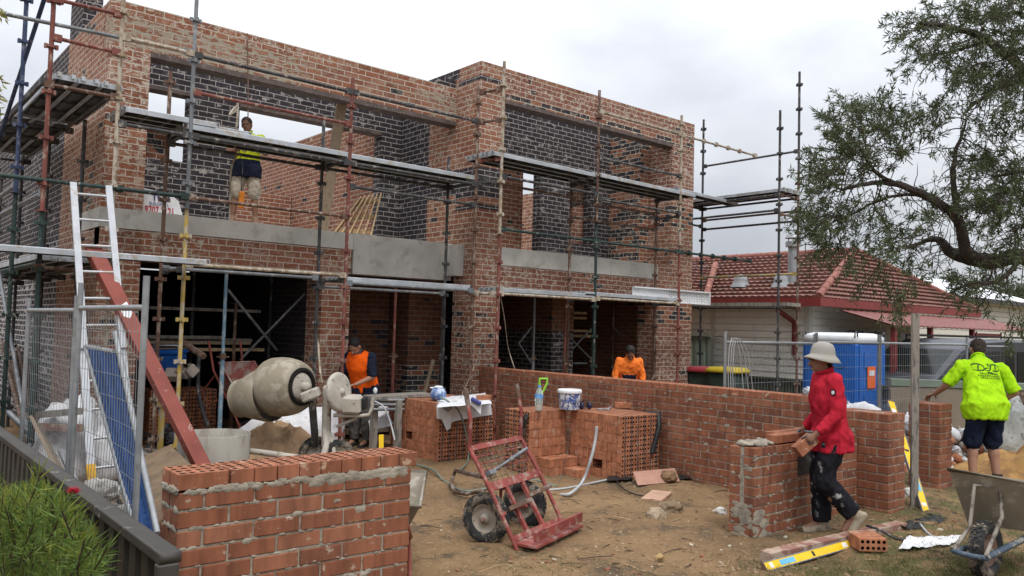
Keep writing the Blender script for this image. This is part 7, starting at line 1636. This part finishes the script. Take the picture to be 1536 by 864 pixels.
def cluster(px, py, rx, ry, n, dd=0.0, dsp=.6, L=.34, leaves=26, droop=.5, outward=None):
    """sprays scattered through a clump, springing from a twig that starts nearer the limb"""
    for _ in range(n):
        a = rnd(0, 2*PI); r_ = math.sqrt(rnd(0,1)); x, y = px+rx*r_*math.cos(a), py+ry*r_*math.sin(a); p = PD(x, y, TD+dd+random.gauss(0, dsp))
        d = (cr*(rnd(-1,.3) if outward is None else outward[0]+rnd(-.7,.7))+cu*(rnd(-.5,.7) if outward is None else outward[1]+rnd(-.7,.7))+cf*rnd(-.6,.6))
        spray(lv, tw, p, d, L*rnd(.6,1.3), int(leaves*rnd(.6,1.3)), .098, .016, droop)
for (px, py, rx, ry, n, ow) in [
    (1275,205,38,34,60,(-.6,.7)),(1310,190,40,26,52,(-.2,1)),(1350,200,34,24,40,(0,1)),(1395,195,30,26,24,(.2,1)),(1430,190,30,20,6,(.3,1)),
    (1262,250,36,32,60,(-.8,.1)),(1300,240,40,34,60,(-.5,.3)),(1345,232,36,30,40,(-.2,.5)),(1232,262,14,14,12,(-1,.1)),
    (1240,310,34,28,50,(-.8,-.4)),(1225,322,16,14,16,(-1,-.3)),(1270,320,34,34,44,(-.4,-.8)),(1305,300,30,26,26,(-.2,-.6)),(1240,352,18,20,22,(-.4,-1)),(1270,362,16,16,12,(-.2,-1)),
    (1320,350,34,26,16,(-.3,-.9)),(1370,345,44,30,44,(-.5,.2)),(1345,385,40,34,22,(-.6,-.5)),(1390,385,40,26,18,(-.3,-.3)),(1300,378,22,18,7,(-.5,-.6)),(1325,420,22,24,10,(-.3,-1)),(1360,425,22,22,8,(-.2,-1)),(1345,445,14,18,12,(0,-1)),
    (1408,320,32,24,22,(-.3,.6)),(1420,230,34,30,11,(-.1,.8)),(1470,215,24,24,1,(.2,.8)),
    (1372,45,16,10,12,(-1,.1)),(1395,38,22,12,20,(-.8,.4)),(1400,62,26,14,22,(-.9,-.5)),(1380,76,10,12,7,(-.7,-1)),(1430,35,30,18,34,(-.5,.3)),(1438,70,34,24,40,(-.6,-.4)),
    (1480,25,44,34,90,(-.3,.5)),(1530,40,44,50,110,(0,.4)),(1500,90,44,34,90,(-.4,-.3)),(1460,110,28,24,22,(-.6,-.5)),(1540,130,40,50,100,(-.2,-.2)),(1475,140,22,16,7,(-.7,-.5)),(1500,165,24,22,12,(-.3,-1)),(1575,60,40,60,60,(0,0)),(1590,160,40,60,60,(0,0)),
    (1480,255,30,26,44,(-.6,.2)),(1520,265,36,40,80,(-.3,.2)),(1540,310,36,40,80,(-.3,0)),(1490,300,32,30,56,(-.5,-.2)),(1465,290,18,24,20,(-.8,0)),(1525,215,24,24,8,(-.2,.7)),(1580,280,40,60,60,(0,0)),
    (1475,432,28,14,34,(-.9,-.2)),(1455,420,14,10,10,(-1,-.1)),(1505,420,26,20,22,(-.5,.2)),(1520,470,14,28,12,(0,-1)),(1530,360,30,20,30,(0,-.4))]:
    cluster(px, py, rx, ry, int(n*.85), -.25, .5, .34, 26, .45, ow)
# bare twigs off the limbs
for Q in lims:
    for _ in range(len(Q)):
        p = random.choice(Q[len(Q)//4:]); d = (rv()+V((0,0,-.2))).normalized(); pts = [p]; L = rnd(.2,.7)
        for i in range(6): d = (d+rv()*.3+V((0,0,-.08))).normalized(); pts.append(pts[-1]+d*L/6)
        tw.path(pts, [.009-.0012*i for i in range(7)], 4, caps=False)
        if random.random() < .45: spray(lv, tw, pts[-1], d, .25, 16, .08, .012, .4)
lv.build('leaves', M['leafT'], t); tw.build('twigs', M['twig'], t)
# lower right sprays are a nearer bough of the same tree
def bush_tree(name, label, c, h, r, n, ll, mat, trunk=True, cat='tree', seed=1, sq=.8, group=None):
    random.seed(seed); t = thing(name, label, cat, c, group); c = V(c); lv = Leaves(); tw = MB(); tk = MB()
    if trunk: tk.path([c, c+V((.05,0,h*.3)), c+V((0,.1,h*.6))], [.05*h*.6,.035*h*.6,.02*h*.6], 8)
    cl = [(c+V((rnd(-1,1)*r*.65, rnd(-1,1)*r*.65, h*rnd(.42,.92))), r*rnd(.28,.5)) for _ in range(18)]
    for q, rr in cl:
        if trunk: tk.path([c+V((0,.05,h*.35)), c.lerp(q,.6)+V((0,0,.1)), q], [.02*h*.5,.012*h*.5,.005*h*.5], 5)
        for _ in range(n//18):
            d = rv(); p = q+V((d.x,d.y,d.z*sq))*rr*rnd(.4,1)**.5
            for _k in range(7): lv.leaf(p+rv()*ll*1.2, (d+rv()).normalized(), rv(), ll*rnd(.6,1.3), ll*.4)
    if trunk: tk.build('trunk', M['bark'], t)
    lv.build('leaves', mat, t); return t
M['leafD'] = leafmat('distant_leaves', [(.045,.062,.028),(.06,.08,.034),(.075,.095,.045),(.052,.07,.04)], .2)
GD = 'trees beyond the neighbouring houses'
for k, (px, dp, h, r, lab) in enumerate(((1395,46,5.4,3.2,'dark distant tree behind the right end of the red tiled roof'),(1440,50,5.6,3.4,'distant tree above the left end of the white metal roof'),(1490,54,6.2,3.8,'distant tree above the middle of the white metal roof'),(1545,52,6.0,3.6,'distant tree above the white metal roof at the right edge'),(1072,42,5.1,2.2,'small distant tree peeping over the left end of the red tiled roof'))):
    q = PD(px, 500, dp); bush_tree('distant_tree', lab, (q.x,q.y,-.5), h, r, 900, .26, M['leafD'], True, 'tree', 30+k, .7, GD)
# power line
hose('thin power line crossing the sky to the red tiled roof', [PD(1560,200,30), PD(1460,250,29), PD(1300,310,27), PD(1196,372,24), PD(1100,396,22), PD(1040,402,20)], .012, M['black'], 'power_line', 'cable')

# bush by the fence, bottom left
random.seed(33)
t = thing('bottlebrush_bush', 'bushy green bottlebrush shrub with fine needles in the lower left corner', 'shrub', (.35,3.2,0))
lv = Leaves(); tw = MB(); ly = Leaves(); base = V((.30,3.1,0))
def tip(px, py, x): return PX(px, py, x)
tops = []
for i in range(1250):
    px = rnd(-70, 138); edge = 733 if px < 70 else 735+(px-70)*.95
    if px < -20: edge = 748
    edge += 16*fbm((px*.03,0,0), 1, 2)
    py = edge+abs(random.gauss(0, 1))*62; y = rnd(2.5, 3.6)
    xx = .80-abs(random.gauss(0,.22)); q = PX(px, py, max(.25, xx)) if px > -40 else PD(px, py, rnd(2.2,3.0))
    if q.x > .93 or q.z < .02: continue
    tops.append((py-edge, q))
for e, q in tops:
    st = base+V((rnd(-.2,.4),rnd(-.6,.6),rnd(.1,.5))); d = (q-st).normalized(); L = rnd(.08,.19); p = q-d*L
    pts = [p]; dd = d
    for i in range(5): dd = (dd+V((0,0,.05))+rv()*.12).normalized(); pts.append(pts[-1]+dd*L/5)
    tw.path(pts, [.0013]*6, 3, caps=False)
    y_ = e < 26 and random.random() < .55
    for k in range(46):
        u = rnd(.05,1)*5; a = min(4, int(u)); pp = pts[a].lerp(pts[a+1], u-a); ld = (dd*.75+rv()*.75+V((0,0,.12))).normalized(); (ly if y_ and k % 3 else lv).leaf(pp, ld, rv(), rnd(.020,.046), rnd(.0016,.003))
for i in range(0):
    p = base+V((rnd(-.3,.4),rnd(-.7,.6),0)); pts = [p]; d = V((rnd(-.3,.5),rnd(-.4,.4),1)).normalized()
    for k in range(6): d = (d+rv()*.18).normalized(); pts.append(pts[-1]+d*.12)
    tw.path(pts, [.008-.001*k for k in range(7)], 5)
lv.build('leaves', M['leafB'], t); ly.build('young_leaves', leafmat('young_yellow_leaves', [(.16,.22,.03),(.22,.26,.04),(.28,.27,.07)], .3), t); tw.build('stems', M['twig'], t)
M['flower'] = leafmat('red_bottlebrush', [(.42,.015,.035),(.55,.03,.07),(.5,.02,.04)], .3)
for px, py, x in ((110,738,.86),(23,860,.62)):
    fl = Leaves(); q = PX(px, py, x)
    for k in range(260): d = rv(); d.z = abs(d.z)*.6; fl.leaf(q+rv()*.006, d.normalized(), rv(), rnd(.02,.036), .0022)
    fl.build('flower', M['flower'], t)
# overhanging spray at the left edge
random.seed(12)
t = thing('tree_branch', 'leafy twig of an overhanging tree at the upper left edge', 'branch', PD(-60,130,4)); lv = Leaves(); tw = MB()
tw.path([PD(-120,60,4.1), PD(-50,90,4.0), PD(-14,118,4.0)], [.012,.008,.004], 5)
for px, py in ((-2,122),(-6,140),(-4,158),(-12,100),(-8,170),(-4,22),(2,24),(-10,30)):
    for k in range(16): lv.leaf(PD(px+rnd(-8,5),py+rnd(-10,10),4.0+rnd(-.1,.1)), (rv()+cr*.4-cu*.3).normalized(), rv(), rnd(.03,.055), .013)
lv.build('leaves', leafmat('yellow_green_leaves', [(.14,.17,.03),(.2,.2,.04),(.25,.2,.05)], .3), t); tw.build('twig', M['twig'], t)

# ------------------------------------------------------------------ grass and litter on the ground
random.seed(77)
M['grass'] = leafmat('dry_and_green_grass', [(.075,.095,.03),(.11,.125,.042),(.15,.135,.055),(.24,.185,.085),(.13,.12,.05),(.06,.08,.025)], .2, .8)
g = Leaves()
def blade(p, h, lean, W):
    a = rnd(0, 2*PI); d = V((math.cos(a)*lean, math.sin(a)*lean, 1)).normalized(); o = len(g.v); x = V((-math.sin(a+1),math.cos(a+1),0))*W; m = p+d*h*.55; e = m+(d+V((math.cos(a)*.8*lean,math.sin(a)*.8*lean,-.35*lean))).normalized()*h*.45
    g.v += [p-x, p+x, m+x*.7, m-x*.7, e]; g.f += [(o,o+1,o+2,o+3),(o+3,o+2,o+4)]
def patch(px, py, rx, ry, n, h, den=None, lean=1.0, flat=False):
    for _ in range(n):
        x, y = random.gauss(px, rx), random.gauss(py, ry)
        if y < 700 or y > 905: continue
        q = PZ(x, y, 0); q.z = gh(q.x, q.y)-.004
        if q.y > 3.5 and q.x < 2.7: continue
        if fbm((q.x*3,q.y*3,0), 1, 3) < -.12 and random.random() < .75: continue
        blade(q, h*rnd(.4,1.3), lean*rnd(.4,1.6), rnd(.0012,.0026))
patch(1420,850,110,26,11000,.075); patch(1330,868,120,16,5000,.06); patch(1480,800,60,30,3500,.06); patch(1300,848,70,14,2000,.05)
patch(1200,868,120,10,2600,.04,lean=1.8); patch(790,845,60,14,2200,.045,lean=1.8); patch(1380,775,60,10,2200,.05,lean=1.6); patch(1300,770,40,8,900,.05,lean=1.6); patch(1040,810,60,30,900,.03,lean=2.4); patch(980,755,30,10,500,.04,lean=2)
patch(900,860,160,16,1400,.03,lean=2.4); patch(1100,840,60,14,900,.03,lean=2.4); patch(680,850,50,12,700,.03,lean=2.4); patch(1500,870,60,14,3000,.09)
kind(g.build('grass', M['grass'], None), 'stuff')
lt = MB()
for _ in range(1900):
    px, py = rnd(600,1536), rnd(690,900); q = PZ(px, py, 0); q.z = gh(q.x, q.y)
    if fbm((q.x*1.4,q.y*1.4,5), 1, 3) < -.05: continue
    r_ = abs(random.gauss(0,1))*.009+.003; lt.rbox(q+V((0,0,r_*.15)), r_*2, r_*rnd(1,2), r_*rnd(.6,1.4), r_*.3, random.choice((0,0,0,0,0,0,0,1,2)), *[v for v in frame(V((rnd(-1,1),rnd(-1,1),2)))])
kind(lt.build('gravel', [surf('dirt_crumbs', (.22,.145,.08), .95, var=.3), surf('pale_crumbs', (.42,.36,.27), .9), surf('brick_crumbs', (.24,.10,.06), .9)]), 'stuff')
st = MB()
for _ in range(420):
    px, py = rnd(610,1500), rnd(700,900); q = PZ(px, py, 0); q.z = gh(q.x, q.y)+.006; a = rnd(0,2*PI); L = abs(random.gauss(0,.05))+.02; d = V((math.cos(a),math.sin(a),0)); st.path([q-d*L, q+V((d.y,-d.x,0))*rnd(-.02,.02)+V((0,0,.008)), q+d*L], rnd(.0015,.004), 4, mat=random.choice((0,0,1)))
kind(st.build('twig_litter', [M['twig'], M['woodl']]), 'stuff')
